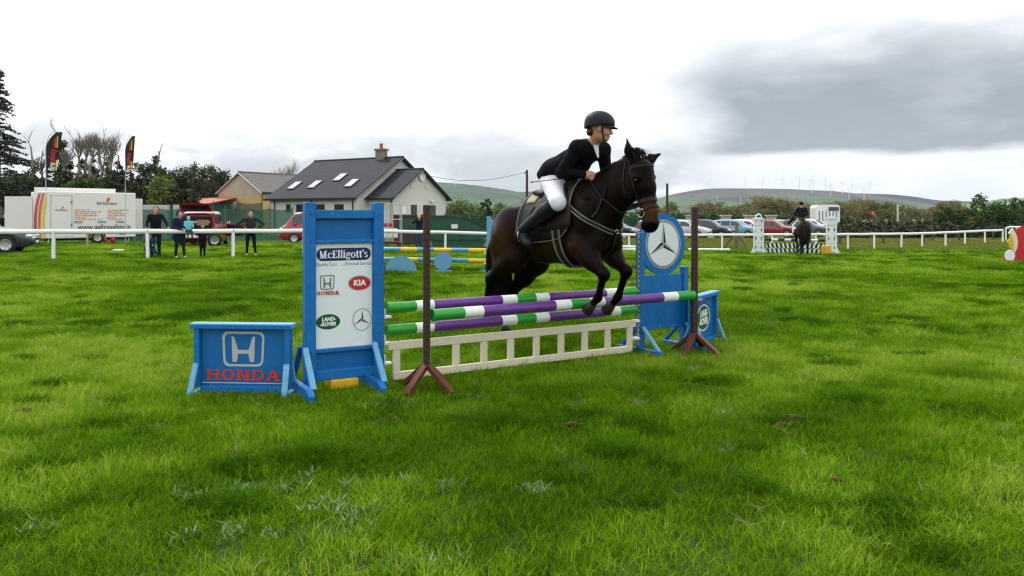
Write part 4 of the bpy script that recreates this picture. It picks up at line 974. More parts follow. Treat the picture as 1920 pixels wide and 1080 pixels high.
def band(cen, u, w_, name, v=(0, 1, 0), off=.004): mb = MB(); around(mb, cen, u, v, 0, 2 * math.pi, 26, w_, .004, off, True, far=.32); return mb.build(name, LEATHER, bridle)
band((1.14, 0, 1.535), (1, 0, .28), .034, 'noseband'); band((1.13, 0, 1.43), (.9, 0, .55), .016, 'flash_strap')
mb = MB(); around(mb, (1.06, 0, 1.83), (1, 0, .15), (0, 1, 0), R(-95), R(95), 16, .024, .004, .004, far=.3); mb.build('browband', LEATHER, bridle)
for s_ in (1, -1):
    pts = [HB.hit(q, (0.12, s_, 0), .3, .004) for q in [(1.005, 0, 1.90), (1.03, 0, 1.84), (1.05, 0, 1.76), (1.075, 0, 1.66), (1.10, 0, 1.56), (1.13, 0, 1.46)]]
    mb = MB(); strap(mb, pts, [Vector((0, s_, 0))] * 6, .018, .003); mb.build('cheek_strap', LEATHER, bridle)
    pts = [HB.hit(q, (0, s_, 0), .3, .005) for q in [(.975, 0, 1.88), (.965, 0, 1.80), (.965, 0, 1.70), (.985, 0, 1.60)]] + [Vector((1.02, 0.02 * s_, 1.50))]
    mb = MB(); strap(mb, pts, [Vector((0, s_, 0))] * 5, .014, .003); mb.build('throat_lash', LEATHER, bridle)
    bc_ = HB.hit((1.135, 0, 1.435), (0, s_, 0), .3, .012); mb = MB(); mb.tube([bc_ + Vector((.036 * math.cos(a_), 0, .036 * math.sin(a_))) for a_ in np.linspace(0, 6.283, 18)], .0055, 6); mb.build('bit_ring', STEEL, bridle)
    mb = MB(); hnd = Vector((.50, .085 * s_, 1.775)); pr = [bc_, bc_.lerp(hnd, .3) + Vector((0, .05 * s_, -.10)), bc_.lerp(hnd, .62) + Vector((0, .07 * s_, -.07)), hnd]; mb.tube([pr[0].lerp(pr[1], .5), pr[0], pr[1], pr[2], pr[3]][1:], .006, 5, sq=.5); mb.build('rein', LEATHER, bridle)
# ------------------------------------------------------------------ rider, in the horse's frame
SKIN = mat('skin', (0.50, 0.25, 0.17), .5, .08, 20, spec=.4)
LIP = mat('lips', (0.36, 0.10, 0.09), .45, .05)
JACKET = mat('black_show_jacket', (0.0045, 0.0045, 0.006), .85, .25, 30, .9, 11, spec=.10)
BREECH = mat('white_breeches', (0.74, 0.74, 0.80), .8, .06, 8, .7, 13, spec=.2)
BOOT = mat('black_riding_boots', (0.006, 0.007, 0.008), .45, .2, 20, .1, 40, spec=.2)
SHIRT = mat('pale_shirt', (0.62, 0.64, 0.66), .7, .06)
HELM = mat('black_helmet_shell', (0.007, 0.009, 0.011), .55, .15, 40, .05, 200, spec=.25)
BROWH = mat('dark_brown_hair', (0.05, 0.025, 0.012), .5, .3, 40)
rider = thing('person', 'rider in black jacket, white breeches and dark helmet leaning over the bay horse', 'person', HO, HY)
hc = Vector((.585, -.005, 2.215)); fd = Vector((math.cos(R(46)), math.sin(R(46)), -.12)).normalized()   # head centre, gaze (turned to her left)
fl = Vector((0, 0, 1)).cross(fd).normalized(); fu = fd.cross(fl).normalized()
def HP(f, l, u): return np.array(hc + fd * f + fl * l + fu * u)
Hm = np.array([fd, fl, fu]).T
NB = np.array((.475, 0, 2.065)); PEL = np.array((.04, 0, 1.755))
JO = {}
for s_, nm in ((-1, 'r'), (1, 'l')):
    JO['sh' + nm] = np.array((.455, .165 * s_, 2.035)); JO['el' + nm] = np.array((.335, .255 * s_, 1.805)) if s_ < 0 else np.array((.42, .25, 1.80))
    JO['wr' + nm] = np.array((.485, .115 * s_, 1.79)); JO['hd' + nm] = np.array((.535, .085 * s_, 1.775))
    JO['hp' + nm] = np.array((.05, .115 * s_, 1.73)); JO['kn' + nm] = np.array((.345, .31 * s_, 1.535)); JO['an' + nm] = np.array((-.085, .365 * s_, 1.275))
def rider_form(extra, only):
    """the figure with every radius grown by extra, limited to the named regions"""
    B = Body(.04); c = B.cone; e = B.ell; x = extra
    if 'torso' in only:
        c(PEL + (.03, 0, .08), (.20, 0, 1.905), .098 + x, .098 + x, sq=((0, 1, 0), 1.35)); c((.20, 0, 1.905), (.385, 0, 2.01), .098 + x, .108 + x, sq=((0, 1, 0), 1.42))
        c(JO['shr'], JO['shl'], .062 + x, .062 + x, k=.06); c(NB - (.05, 0, .03), NB + (.03, 0, .03), .05 + x * .3, .047 + x * .1)
    if 'hips' in only:
        e(PEL, (.125 + x, .165 + x, .125 + x)); e(PEL + (-.07, .07, -.01), (.10 + x, .09 + x, .11 + x)); e(PEL + (-.07, -.07, -.01), (.10 + x, .09 + x, .11 + x)); c(PEL, PEL + (.09, 0, .08), .105 + x, .10 + x, sq=((0, 1, 0), 1.3))
    for nm in 'rl':
        if 'arm' in only:
            c(JO['sh' + nm], JO['el' + nm], .056 + x, .042 + x, k=.03); c(JO['el' + nm], JO['wr' + nm], .041 + x, .029 + x, k=.02)
        if 'thigh' in only: c(JO['hp' + nm], JO['kn' + nm], .097 + x, .062 + x, k=.05); e(JO['kn' + nm], (.066 + x, .06 + x, .066 + x))
        if 'shin' in only:
            kn, an = JO['kn' + nm], JO['an' + nm]; m_ = kn + (an - kn) * .35; c(kn, m_, .058 + x, .060 + x); c(m_, an, .060 + x, .040 + x)
            c(an + (-.045, 0, -.035), an + (.04, 0, -.085), .036 + x, .036 + x, k=.03); c(an + (.04, 0, -.085), an + (.115, (-.02 if nm == 'r' else .02), -.125), .036 + x, .030 + x, k=.02)
    if 'head' in only:
        c(NB, HP(-.02, 0, -.07), .052, .048, k=.03)
        e(HP(0, 0, .02), (.095, .074, .10), rot=Hm, k=.03); e(HP(.03, 0, -.055), (.062, .055, .070), rot=Hm, k=.03); e(HP(.066, 0, -.098), (.026, .028, .022), rot=Hm, k=.02)
        c(HP(.088, 0, .005), HP(.112, 0, -.038), .011, .014, k=.012); e(HP(.096, 0, -.042), (.016, .019, .010), rot=Hm, k=.01)
        e(HP(.088, 0, -.068), (.014, .024, .007), 1, rot=Hm, k=.007); e(HP(.086, 0, -.078), (.013, .020, .007), 1, rot=Hm, k=.007); e(HP(.082, 0, .012), (.014, .05, .010), rot=Hm, k=.02)
        for s_ in (1, -1): e(HP(.055, .045 * s_, -.035), (.03, .022, .03), rot=Hm, k=.02); e(HP(-.005, .076 * s_, -.015), (.020, .010, .032), rot=Hm, k=.008)
    if 'hand' in only:
        for s_, nm in ((-1, 'r'), (1, 'l')):
            w_, h_ = JO['wr' + nm], JO['hd' + nm]; e((w_ + h_) / 2, (.045, .020, .036), k=.015); d = (h_ - w_) / np.linalg.norm(h_ - w_); inn = np.array((0, -s_, 0))
            for i in range(4):
                b = h_ + np.array((.004, .006 * s_, .026 - .019 * i)); l1 = (.032, .036, .034, .027)[i]; k1 = b + d * l1 * .8 + inn * .012; k2 = k1 + inn * l1 * .7 - d * .008; k3 = k2 - d * l1 * .6 + inn * .002
                c(b, k1, .0098, .0092, k=.006); c(k1, k2, .0092, .0086, k=.004); c(k2, k3, .0086, .0075, k=.004)
            t0 = w_ + d * .02 + np.array((0, -s_ * .012, .026)); t1 = t0 + d * .032 + np.array((0, -s_ * .012, .012)); c(t0, t1, .0125, .0105, k=.01); c(t1, t1 + d * .026 + inn * .006, .0105, .0085, k=.005)
    return B
rider_form(0, ('torso', 'hips', 'arm', 'thigh', 'shin', 'head', 'hand')).build('body', [SKIN, LIP], rider, .0075, 1)
jk = rider_form(.011, ('torso', 'arm'))
jk.cone((.22, 0, 1.90), (.03, 0, 1.83), .135, .150, k=.05, sq=((0, 1, 0), 1.30)); jk.cone((.03, -.05, 1.84), (-.085, -.07, 1.81), .115, .07, k=.05, sq=((0, 1, 0), 1.5)); jk.cone((.03, .05, 1.84), (-.085, .07, 1.81), .115, .07, k=.05, sq=((0, 1, 0), 1.5))
jk.build('jacket', [JACKET], rider, .0095, 1)
rider_form(.010, ('hips', 'thigh')).build('breeches', [BREECH], rider, .011, 1)
rider_form(.014, ('shin',)).build('boots', [BOOT], rider, .0095, 1)
# collar, stock and shirt front showing between the lapels
cb = Body(.02); nd = np.array(fd); cb.cone(NB + (-.02, 0, .0), NB + (.02, 0, .045), .060, .056, k=.02); cb.build('collar', [SHIRT], rider, .008, 1)
cf = np.array((math.cos(R(-15)), math.sin(R(-15)), 0)); sbd = Body(.015)
sbd.cone(NB + (.055, -.008, .0), NB + (.10, -.02, -.115), .034, .012, sq=((1, 0, .5), .6)); sbd.build('shirt_front', [SHIRT], rider, .007, 1)
bl = MB().tube([(-.02 + .13 * math.cos(a_), -.175 * math.sin(a_), 1.80 + .03 * math.cos(a_)) for a_ in np.linspace(R(60), R(190), 10)], .012, 6, sq=.6); bl.build('belt', PIPING, rider)
helm = thing('riding_helmet', 'dark velvet riding helmet with pale badge on the rider in the middle', 'helmet', HO, HY)
hb = Body(.02); hb.ell(HP(-.008, 0, .045), (.128, .104, .100), rot=Hm); hb.ell(HP(-.045, 0, .0), (.088, .098, .09), rot=Hm)
Vh, Qh, _ = hb.surf(.008, 2); rel = (Vh - np.array(hc)) @ Hm
cut = (rel[:, 2] > .018 - .30 * np.clip(-rel[:, 0] + .0, -.02, .16)) ; keep = cut[Qh].all(1); np_obj('shell', Vh, Qh[keep], [HELM], helm, True).modifiers.new('thick', 'SOLIDIFY').thickness = -.012
pk = []; n_ = 18
for i in range(n_ + 1):
    a_ = R(-78 + 156 * i / n_); pk.append((HP(.115 * math.cos(a_), .102 * math.sin(a_), .030), HP(.115 * math.cos(a_) + .05 * math.cos(a_) ** 1.5 if abs(a_) < 1.5 else .03, .104 * math.sin(a_), .012 - .0 * math.cos(a_))))
mb = MB(); vs = [Vector(p) for p, q in pk] + [Vector(q) for p, q in pk] + [Vector(p) - fu * .006 for p, q in pk] + [Vector(q) - fu * .005 for p, q in pk]; m_ = n_ + 1
fs = []
for i in range(n_): fs += [(i, i + 1, m_ + i + 1, m_ + i), (2 * m_ + i + 1, 2 * m_ + i, 3 * m_ + i, 3 * m_ + i + 1), (m_ + i, m_ + i + 1, 3 * m_ + i + 1, 3 * m_ + i)]
mb.add(vs, fs, 0, True); mb.build('peak', HELM, helm)
MB().box((0, 0, 0), (.006, .030, .038), T=Matrix.Translation(Vector(HP(.116, 0, .072))) @ Matrix((fd, fl, fu)).transposed().to_4x4() @ Matrix.Rotation(R(-22), 4, 'Y'), bev=.002).build('badge', PIPING, helm)
for s_ in (1, -1):
    MB().tube([Vector(HP(.02, .098 * s_, .02)), Vector(HP(.025, .083 * s_, -.04)), Vector(HP(.045, .055 * s_, -.105)), Vector(HP(.055, .0, -.128))], .009, 6, sq=.5).build('chin_strap', LEATHER, helm)
for s_ in (1, -1): MB().ell(HP(.080, .031 * s_, -.008), (.009, .013, .006), 10, 6).build('eye', EYE, rider)
hr = Body(.02); hr.ell(HP(-.085, 0, -.045), (.035, .06, .04), rot=Hm); hr.build('hair', [BROWH], rider, .009, 1)
crop = MB().tube([(.545, -.09, 1.775), (.42, -.16, 1.765), (.30, -.25, 1.752), (.10, -.385, 1.728)], [.006, .005, .0045, .0035], 6); co_ = crop.ell((.085, -.395, 1.7265), (.022, .018, .007), 8, 6)
o = co_.build('riding_crop', LEATHER); o.location = HO; o.rotation_euler = (0, 0, HY); tag(o, 'thin black riding crop held across the white breeches', 'riding crop')
# ------------------------------------------------------------------ running rail round the ring
RAILW = mat('white_rail_plastic', (0.80, 0.80, 0.76), .4, .04, 3, wear=(0.5, 0.5, 0.42), wear_amt=.15)
rail_pts = [(-190, 25.0), (-60, 25.2), (100, 25.4), (277, 25.9), (437, 27.0), (570, 29.5), (700, 33.0), (835, 38.0), (968, 42.0), (1090, 44.5), (1180, 45.5), (1268, 46.0), (1354, 46.2), (1447, 46.8), (1530, 47.2), (1590, 47.5), (1639, 48.0), (1690, 48.6), (1729, 49.6), (1773, 51.0), (1809, 52.3), (1847, 54.0), (1880, 55.0)]
RP = [GX(a, b) for a, b in rail_pts]
rl = thing('running_rail', 'long white running rail on posts bounding the show field', 'rail', RP[0])
o0 = RP[0]
for i, p in enumerate(RP):
    tilt = Vector((random.uniform(-.02, .02), 0, 0))
    MB().tube([p - o0 - Vector((0, 0, .1)), p - o0 + tilt + Vector((0, 0, .88))], .056, 10).build('post', RAILW, rl)
    if i:
        q = RP[i - 1]; up = Vector((0, 0, .90)); MB().tube([q - o0 + up, (q + p) / 2 - o0 + up - Vector((0, 0, .012)), p - o0 + up], .075, 10, sq=.85, cap=(i in (1, len(RP) - 1))).build('rail', RAILW, rl)
r2 = thing('running_rail', 'short white rail turning away behind the red wing at right', 'rail', GX(1883, 55.4))
far_r = [GX(1886, 58), GX(1893, 62), GX(1906, 61), GX(1940, 60), GX(1990, 59)]; o1 = GX(1883, 55.4)
for i, p in enumerate(far_r):
    MB().tube([p - o1 - Vector((0, 0, .1)), p - o1 + Vector((0, 0, .9))], .05, 8).build('post', RAILW, r2)
    if i: MB().tube([far_r[i - 1] - o1 + Vector((0, 0, .92)), p - o1 + Vector((0, 0, .92))], .07, 8).build('rail', RAILW, r2)
WOODG = mat('weathered_grey_wood', (0.13, 0.11, 0.085), .85, .25, 8, .4, 30)
WOODD = mat('dark_fence_wood', (0.055, 0.045, 0.035), .85, .25, 8, .4, 30)
for px, Y, h_, ln, lb in ((1656, 53.5, 1.05, .03, 'grey wooden fence stake beyond the white rail, leftmost of a leaning row'), (1731, 54.5, 1.05, .08, 'grey wooden fence stake beyond the rail, second of the leaning row'), (1748, 58, 1.1, .03, 'grey wooden fence stake beyond the rail, third of the leaning row'),
                      (1799, 57, 1.15, -.1, 'grey wooden fence stake beyond the rail, fourth of the leaning row'), (1861, 58.5, 1.1, .12, 'grey wooden fence stake beyond the rail, rightmost of the leaning row'), (1575, 52, 1.3, 0, 'grey wooden fence stake just right of the striped white wing')):
    o = MB().tube([(0, 0, -.1), (ln * .5, 0, h_ * .5), (ln * 2, 0, h_)], [.075, .07, .065], 8).build('fence_stake', WOODD); o.location = GX(px, Y); tag(o, lb, 'fence stake', 'leaning fence stakes beyond the rail')
bp_ = thing('braced_post', 'weathered strainer post with two diagonal braces beyond the white rail', 'fence post', GX(1381, 48.2))
MB().tube([(0, 0, -.1), (.01, 0, 1.55)], [.12, .11], 10).build('post', WOODG, bp_)
for x in (-1, 1): MB().tube([(.08 * x, 0, .95), (.85 * x if x < 0 else .62, -.15, 0)], .055, 8).build('brace', WOODG if x > 0 else WOODD, bp_)
for (a, b, lb) in (((1291, 459), (1369, 469), 'long white pole lying on the grass below the braced post'), ((1135, 456.5), (1197, 461), 'white pole lying on the grass right of the bay horse')):
    Ya, Yb = 45.0, 43.6; A, B_ = GX(a[0], Ya, .08), GX(b[0], Yb, .08); o = MB().tube([A - A, B_ - A], .07, 10).build('ground_pole', PW); o.location = A; tag(o, lb, 'pole')
A = GX(1150, 44.6, .25); o = MB().tube([(0, 0, 0), GX(1215, 43.4, .22) - A], .07, 10).build('ground_pole', PW); o.location = A; tag(o, 'raised white pole on its side behind the bay horse chest', 'pole')
o = MB().box((0, 0, .62), (.075, .05, 1.3)).build('wooden_stake', mat('pale_stake_wood', (.40, .29, .15), .8, .2, 12)); o.location = GX(163, 33.5, -.4); o.rotation_euler = (0, R(1), R(20)); tag(o, 'pale wooden stake in the grass before the white trailer', 'stake')
o = MB().box((0, 0, .05), (.34, .2, .10), bev=.01).build('litter_tray', CUP); o.location = GX(222, 31.0); tag(o, 'small white tray lying on the grass near the trailer', 'tray')

# ------------------------------------------------------------------ blue and yellow jump behind
LB = mat('light_blue_board', (0.115, 0.29, 0.46), .55, .10, 4, .05, 50, wear=(0.3, 0.42, 0.5), wear_amt=.3)
YP = mat('yellow_pole_paint', (0.66, 0.42, 0.012), .4, .08, 4, wear=(0.5, 0.4, 0.15), wear_amt=.3)
BP = mat('sky_blue_pole_paint', (0.07, 0.27, 0.44), .4, .08, 4, wear=(0.3, 0.42, 0.5), wear_amt=.3)
def bands(n, a, b): return [((i + 1) / n, a if i % 2 == 0 else b) for i in range(n)]
pa, pb = GX(662, 20.6), GX(912, 19.55)
for z, lb in ((.55, 'upper yellow and blue pole of the jump behind'), (.30, 'lower yellow and blue pole of the jump behind')):
    mb = MB(); f0 = 0
    for f1, mi in bands(8, 1, 0): mb.tube([(pb - pa) * f0, (pb - pa) * f1], .052, 12, mi, cap=(f0 == 0 or f1 == 1)); f0 = f1
    o = mb.build('jump_pole', [YP, BP]); o.location = pa + Vector((0, 0, z)); tag(o, lb, 'jump pole', 'yellow and blue poles')
w3 = thing('jump_wing', 'light blue curved jump wing with yellow disc behind the bay horse', 'jump wing', GX(917, 19.5), R(38))
MB().box((0, 0, .69), (.09, .09, 1.38), bev=.008).build('post', LB, w3)
pr = [(.045, .15), (.42, .15), (.42, .45), (.34, .58), (.30, .72), (.40, .78), (.44, .95), (.38, 1.12), (.26, 1.22), (.14, 1.28), (.045, 1.33)]
wb = MB().prism(pr, .025).build('shaped_board', LB, w3); MB().prism([(.046, .62)] + oval(.046, .775, .15, .155, 14, -math.pi / 2, math.pi / 2) + [(.046, .93)], .006, y0=-.026).build('disc', YP, wb)
MB().box((0, 0, .03), (.07, .6, .05)).build('foot', LB, w3); MB().box((.38, 0, .075), (.06, .5, .15)).build('foot', LB, w3)
for s_ in (-1, 1): MB().beam((0, s_ * .05, .3), (0, s_ * .27, .05), .04, .03).build('brace', LB, w3)
for z in (.50, .25): MB().box((-.08, 0, z), (.08, .08, .03)).build('cup', CUP, w3)
f1_ = thing('jump_filler', 'light blue half disc filler on the grass left of the brown stand', 'jump filler', GX(752, 19.7), R(-4))
MB().prism([(-.40, .0), (.40, .0), (.40, .06)] + oval(0, .06, .385, .345, 20, R(2), R(178)) + [(-.40, .06)], .03).build('board', LB, f1_)
for x in (-.25, .25): MB().box((x, .09, .02), (.04, .35, .04)).build('foot', LB, f1_)
f2_ = thing('jump_filler', 'light blue round filler on a plinth right of the brown stand', 'jump filler', GX(831, 19.6), R(-4))
MB().prism(oval(0, .29, .225, .225, 30), .03).build('board', LB, f2_); MB().box((0, .0, .035), (.42, .14, .05)).build('plinth', LB, f2_)

# ------------------------------------------------------------------ black and white jump in front of the far rail
WP = mat('white_wing_paint', (0.70, 0.76, 0.76), .5, .05, 4, wear=(0.5, 0.52, 0.48), wear_amt=.3)
BK = mat('black_paint', (0.008, 0.008, 0.009), .5, .1)
def lattice_wing(px, Y, label):
    t = thing('jump_wing', label, 'jump wing', GX(px, Y), R(-3), 'white lattice wings')
    for x in (-.20, .20): MB().box((x, 0, .80), (.06, .07, 1.56)).build('post', WP, t)
    n = 0
    for k in range(4):
        z = .30 + k * .40; n = z
        hw = .17; po_ = [(-hw, z - .19), (hw, z - .19), (hw, z - .14), (hw * .45, z), (hw, z + .14), (hw, z + .19), (-hw, z + .19), (-hw, z + .14), (-hw * .45, z), (-hw, z - .14)]
        MB().prism(po_, .02).build('panel', WP, t)
    MB().box((0, 0, 1.61), (.54, .14, .06)).build('cap', WP, t)
    for x in (-1, 1): MB().prism([(.23 * x, .02), (.36 * x, .02), (.36 * x, .05), (.23 * x, .32)][::x], .05).build('foot', WP, t)
    MB().box((0, 0, .04), (.80, .16, .05)).build('base', WP, t)
    return t
lwA = lattice_wing(1422.5, 37.0, 'white lattice jump wing left of the distant horse')
MB().tube([(-.16, 0, 1.64), (-.12, 0, 1.75), (-.02, 0, 1.83), (.08, 0, 1.80), (.13, 0, 1.70)], [.03, .035, .045, .04, .025], 8).build('finial', WP, lwA)
lwB = lattice_wing(1559, 35.4, 'white lattice jump wing right of the distant horse')
A, B_ = GX(1435, 36.9), GX(1547, 35.6)
rot = math.atan2(B_.y - A.y, B_.x - A.x); ln = (B_ - A).length
mb = MB()
for i in range(9): mb.tube([(ln * i / 9, 0, .66), (ln * (i + 1) / 9, 0, .66)], .055, 10, i % 2, cap=(i in (0, 8)))
o = mb.build('jump_pole', [BK, WP]); o.location = A; o.rotation_euler = (0, 0, rot); tag(o, 'black and white pole between the white lattice wings', 'jump pole')
for z0, z1, lb in ((.30, .50, 'upper black and white slanted stripe plank behind the distant horse'), (.03, .25, 'lower black and white slanted stripe plank behind the distant horse')):
    t = thing('jump_plank', lb, 'jump plank', A, rot, 'striped planks'); MB().box((ln / 2, .012, (z0 + z1) / 2), (ln - .1, .022, z1 - z0)).build('board', WP, t)
    n = 13
    for i in range(n):
        x = .06 + (ln - .12) * i / n; wd = (ln - .12) / n * .5; sl = .10 * (-1 if i < n / 2 else 1)
        MB().prism([(x - min(sl, 0) * .5, z0), (x + wd - min(sl, 0) * .5, z0), (x + wd + max(sl, 0) * .5, z1), (x + max(sl, 0) * .5, z1)], .003, y0=-.001).build('stripe', BK, t)
yb = MB().box((0, 0, .2), (.36, .3, .40), bev=.03).build('yellow_block', YEL); yb.location = GX(1549, 34.6); yb.rotation_euler = (0, 0, .4); tag(yb, 'yellow block at the foot of the right lattice wing', 'block')

# ------------------------------------------------------------------ red wing at the right edge
RW = mat('red_wing_paint', (0.50, 0.010, 0.018), .45, .08, 4)
CRM = mat('cream_board_paint', (0.70, 0.64, 0.48), .5, .08, 4)
w5 = thing('jump_wing', 'red jump wing with white disc, cream crescent and yellow fringe', 'jump wing', GX(1898, 25.2), R(10))
MB().prism([(-.28, 0), (.62, 0), (.62, 1.12), (.35, 1.14), (.08, 1.0), (.16, .75), (.17, .5), (.10, .28), (-.05, .36), (-.22, .30), (-.30, .15)], .03).build('red_board', RW, w5)
MB().prism(oval(-.12, .20, .185, .185, 28), .01, y0=-.032).build('disc', SIGN, w5)
MB().prism([(.08, .30), (.15, .45), (.17, .62), (.14, .80), (.06, .96), (-.02, 1.07), (-.08, .98), (-.17, .90), (-.08, .86), (.01, .72), (.03, .52), (.0, .38)], .035, y0=-.002).build('crescent', CRM, w5)
MB().prism([(-.02, .36), (.035, .42), (.03, .6), (-.02, .76), (-.12, .87), (-.10, .72), (-.24, .64), (-.15, .58), (-.12, .46)], .03, y0=-.004).build('fringe', YP, w5)
for x in (-.2, .5): MB().box((x, .0, .03), (.06, .6, .05)).build('foot', RW, w5)
for z in (.45, .22): 
    o = MB().tube([(.68, .05, z), (3.5, .6, z)], .05, 10).build('jump_pole', [YP]); o.location = GX(1898, 25.2); tag(o, 'yellow pole held by the red wing, %s one' % ('upper' if z > .3 else 'lower'), 'jump pole')
# ------------------------------------------------------------------ vehicles
GLASS = mat('tinted_glass', (0.02, 0.025, 0.03), .06, .05, spec=.7)
TYRE = mat('black_tyre', (0.012, 0.012, 0.012), .85, .2, 20)
RIM = mat('alloy_rim', (0.5, 0.5, 0.52), .3, .05, metal=.8)
BUMP = mat('black_bumper_plastic', (0.015, 0.015, 0.016), .6, .15)
LAMP = mat('clear_lamp', (0.62, 0.65, 0.68), .12, .05, spec=.7)
TAIL = mat('red_tail_lamp', (0.35, 0.01, 0.01), .15, .05, spec=.6)
PLATE = mat('white_number_plate', (0.7, 0.7, 0.68), .4, .03)
def paint(nm, c): return mat(nm, c, .28, .04, 2, spec=.5, coat=.4)
STY = {  # stations: x, top height, belt height, half width at belt, half width at roof
 'hatch': dict(L=4.0, W=1.72, st=[(-2.0, .62, .62, .62, .60), (-1.95, .98, .90, .74, .58), (-1.72, 1.38, .95, .82, .56), (-1.2, 1.47, .96, .86, .62), (-.3, 1.49, .95, .86, .64), (.35, 1.42, .93, .86, .62), (1.0, 1.00, .92, .85, .66), (1.55, .90, .86, .82, .66), (1.88, .76, .74, .74, .62), (2.0, .58, .56, .60, .56)], ws=(.42, 1.0), rs=(-1.95, -1.74), side=[(-1.55, -.95), (-.88, -.18), (-.10, .62)], wh=(1.28, -1.25), r=.31),
 'sedan': dict(L=4.5, W=1.78, st=[(-2.25, .62, .60, .64, .60), (-2.2, .94, .88, .76, .62), (-1.7, 1.02, .95, .84, .66), (-1.0, 1.36, .97, .87, .60), (-.4, 1.45, .96, .88, .63), (.3, 1.42, .94, .88, .63), (1.05, .98, .91, .87, .68), (1.75, .88, .83, .84, .68), (2.12, .72, .70, .76, .64), (2.25, .55, .53, .62, .58)], ws=(.40, 1.05), rs=(-1.66, -1.02), side=[(-1.35, -.85), (-.78, -.08), (.0, .72)], wh=(1.42, -1.35), r=.33),
 'suv': dict(L=4.5, W=1.85, st=[(-2.25, .70, .66, .68, .64), (-2.2, 1.15, 1.02, .82, .66), (-2.0, 1.60, 1.08, .88, .66), (-1.3, 1.70, 1.10, .92, .70), (0, 1.70, 1.08, .92, .70), (.45, 1.62, 1.06, .92, .68), (1.1, 1.14, 1.04, .91, .72), (1.8, 1.05, .98, .88, .74), (2.15, .88, .84, .80, .70), (2.25, .62, .60, .68, .62)], ws=(.50, 1.1), rs=(-2.2, -2.02), side=[(-1.9, -1.2), (-1.1, -.2), (-.1, .72)], wh=(1.40, -1.38), r=.36),
 'van': dict(L=4.8, W=1.9, st=[(-2.4, .8, .72, .80, .76), (-2.38, 1.85, 1.12, .92, .76), (-2.1, 1.92, 1.15, .94, .80), (0, 1.94, 1.15, .95, .80), (1.15, 1.92, 1.12, .95, .78), (1.5, 1.84, 1.10, .94, .76), (1.98, 1.22, 1.06, .92, .76), (2.22, 1.04, .98, .88, .74), (2.36, .80, .76, .80, .70), (2.4, .55, .52, .70, .64)], ws=(1.54, 1.97), rs=(-9, -8), side=[(.75, 1.62)], wh=(1.5, -1.45), r=.33),
 'mpv': dict(L=4.2, W=1.78, st=[(-2.1, .62, .60, .70, .66), (-2.08, 1.15, .98, .82, .66), (-1.95, 1.60, 1.02, .87, .66), (-1.2, 1.70, 1.03, .89, .68), (0, 1.70, 1.02, .89, .68), (.5, 1.60, 1.0, .89, .66), (1.2, 1.08, .98, .88, .70), (1.7, .98, .92, .85, .70), (2.0, .80, .78, .76, .66), (2.1, .6, .58, .64, .6)], ws=(.55, 1.2), rs=(-9, -8), side=[(-1.8, -1.15), (-1.05, -.2), (-.1, .75)], wh=(1.35, -1.3), r=.32)}
WHEELS = {}
def wheel_meshes(r):
    if r in WHEELS: return WHEELS[r]
    T = Matrix.Rotation(R(90), 4, 'X')
    ty = MB().lathe([(r * .62, -.09), (r * .93, -.10), (r, -.07), (r, .07), (r * .93, .10), (r * .62, .09)], 22, T=T).mesh('tyre', TYRE)
    rm = MB().lathe([(r * .63, .085), (r * .60, .098), (r * .55, .06), (r * .1, .075), (.001, .08)], 22, T=T)
    for k in range(7): a = 2 * math.pi * k / 7; rm.beam((r * .1 * math.cos(a), -.085, r * .1 * math.sin(a)), (r * .58 * math.cos(a), -.088, r * .58 * math.sin(a)), .035, .02, up=(0, 1, 0))
    WHEELS[r] = (ty, rm.mesh('rim', RIM)); return WHEELS[r]
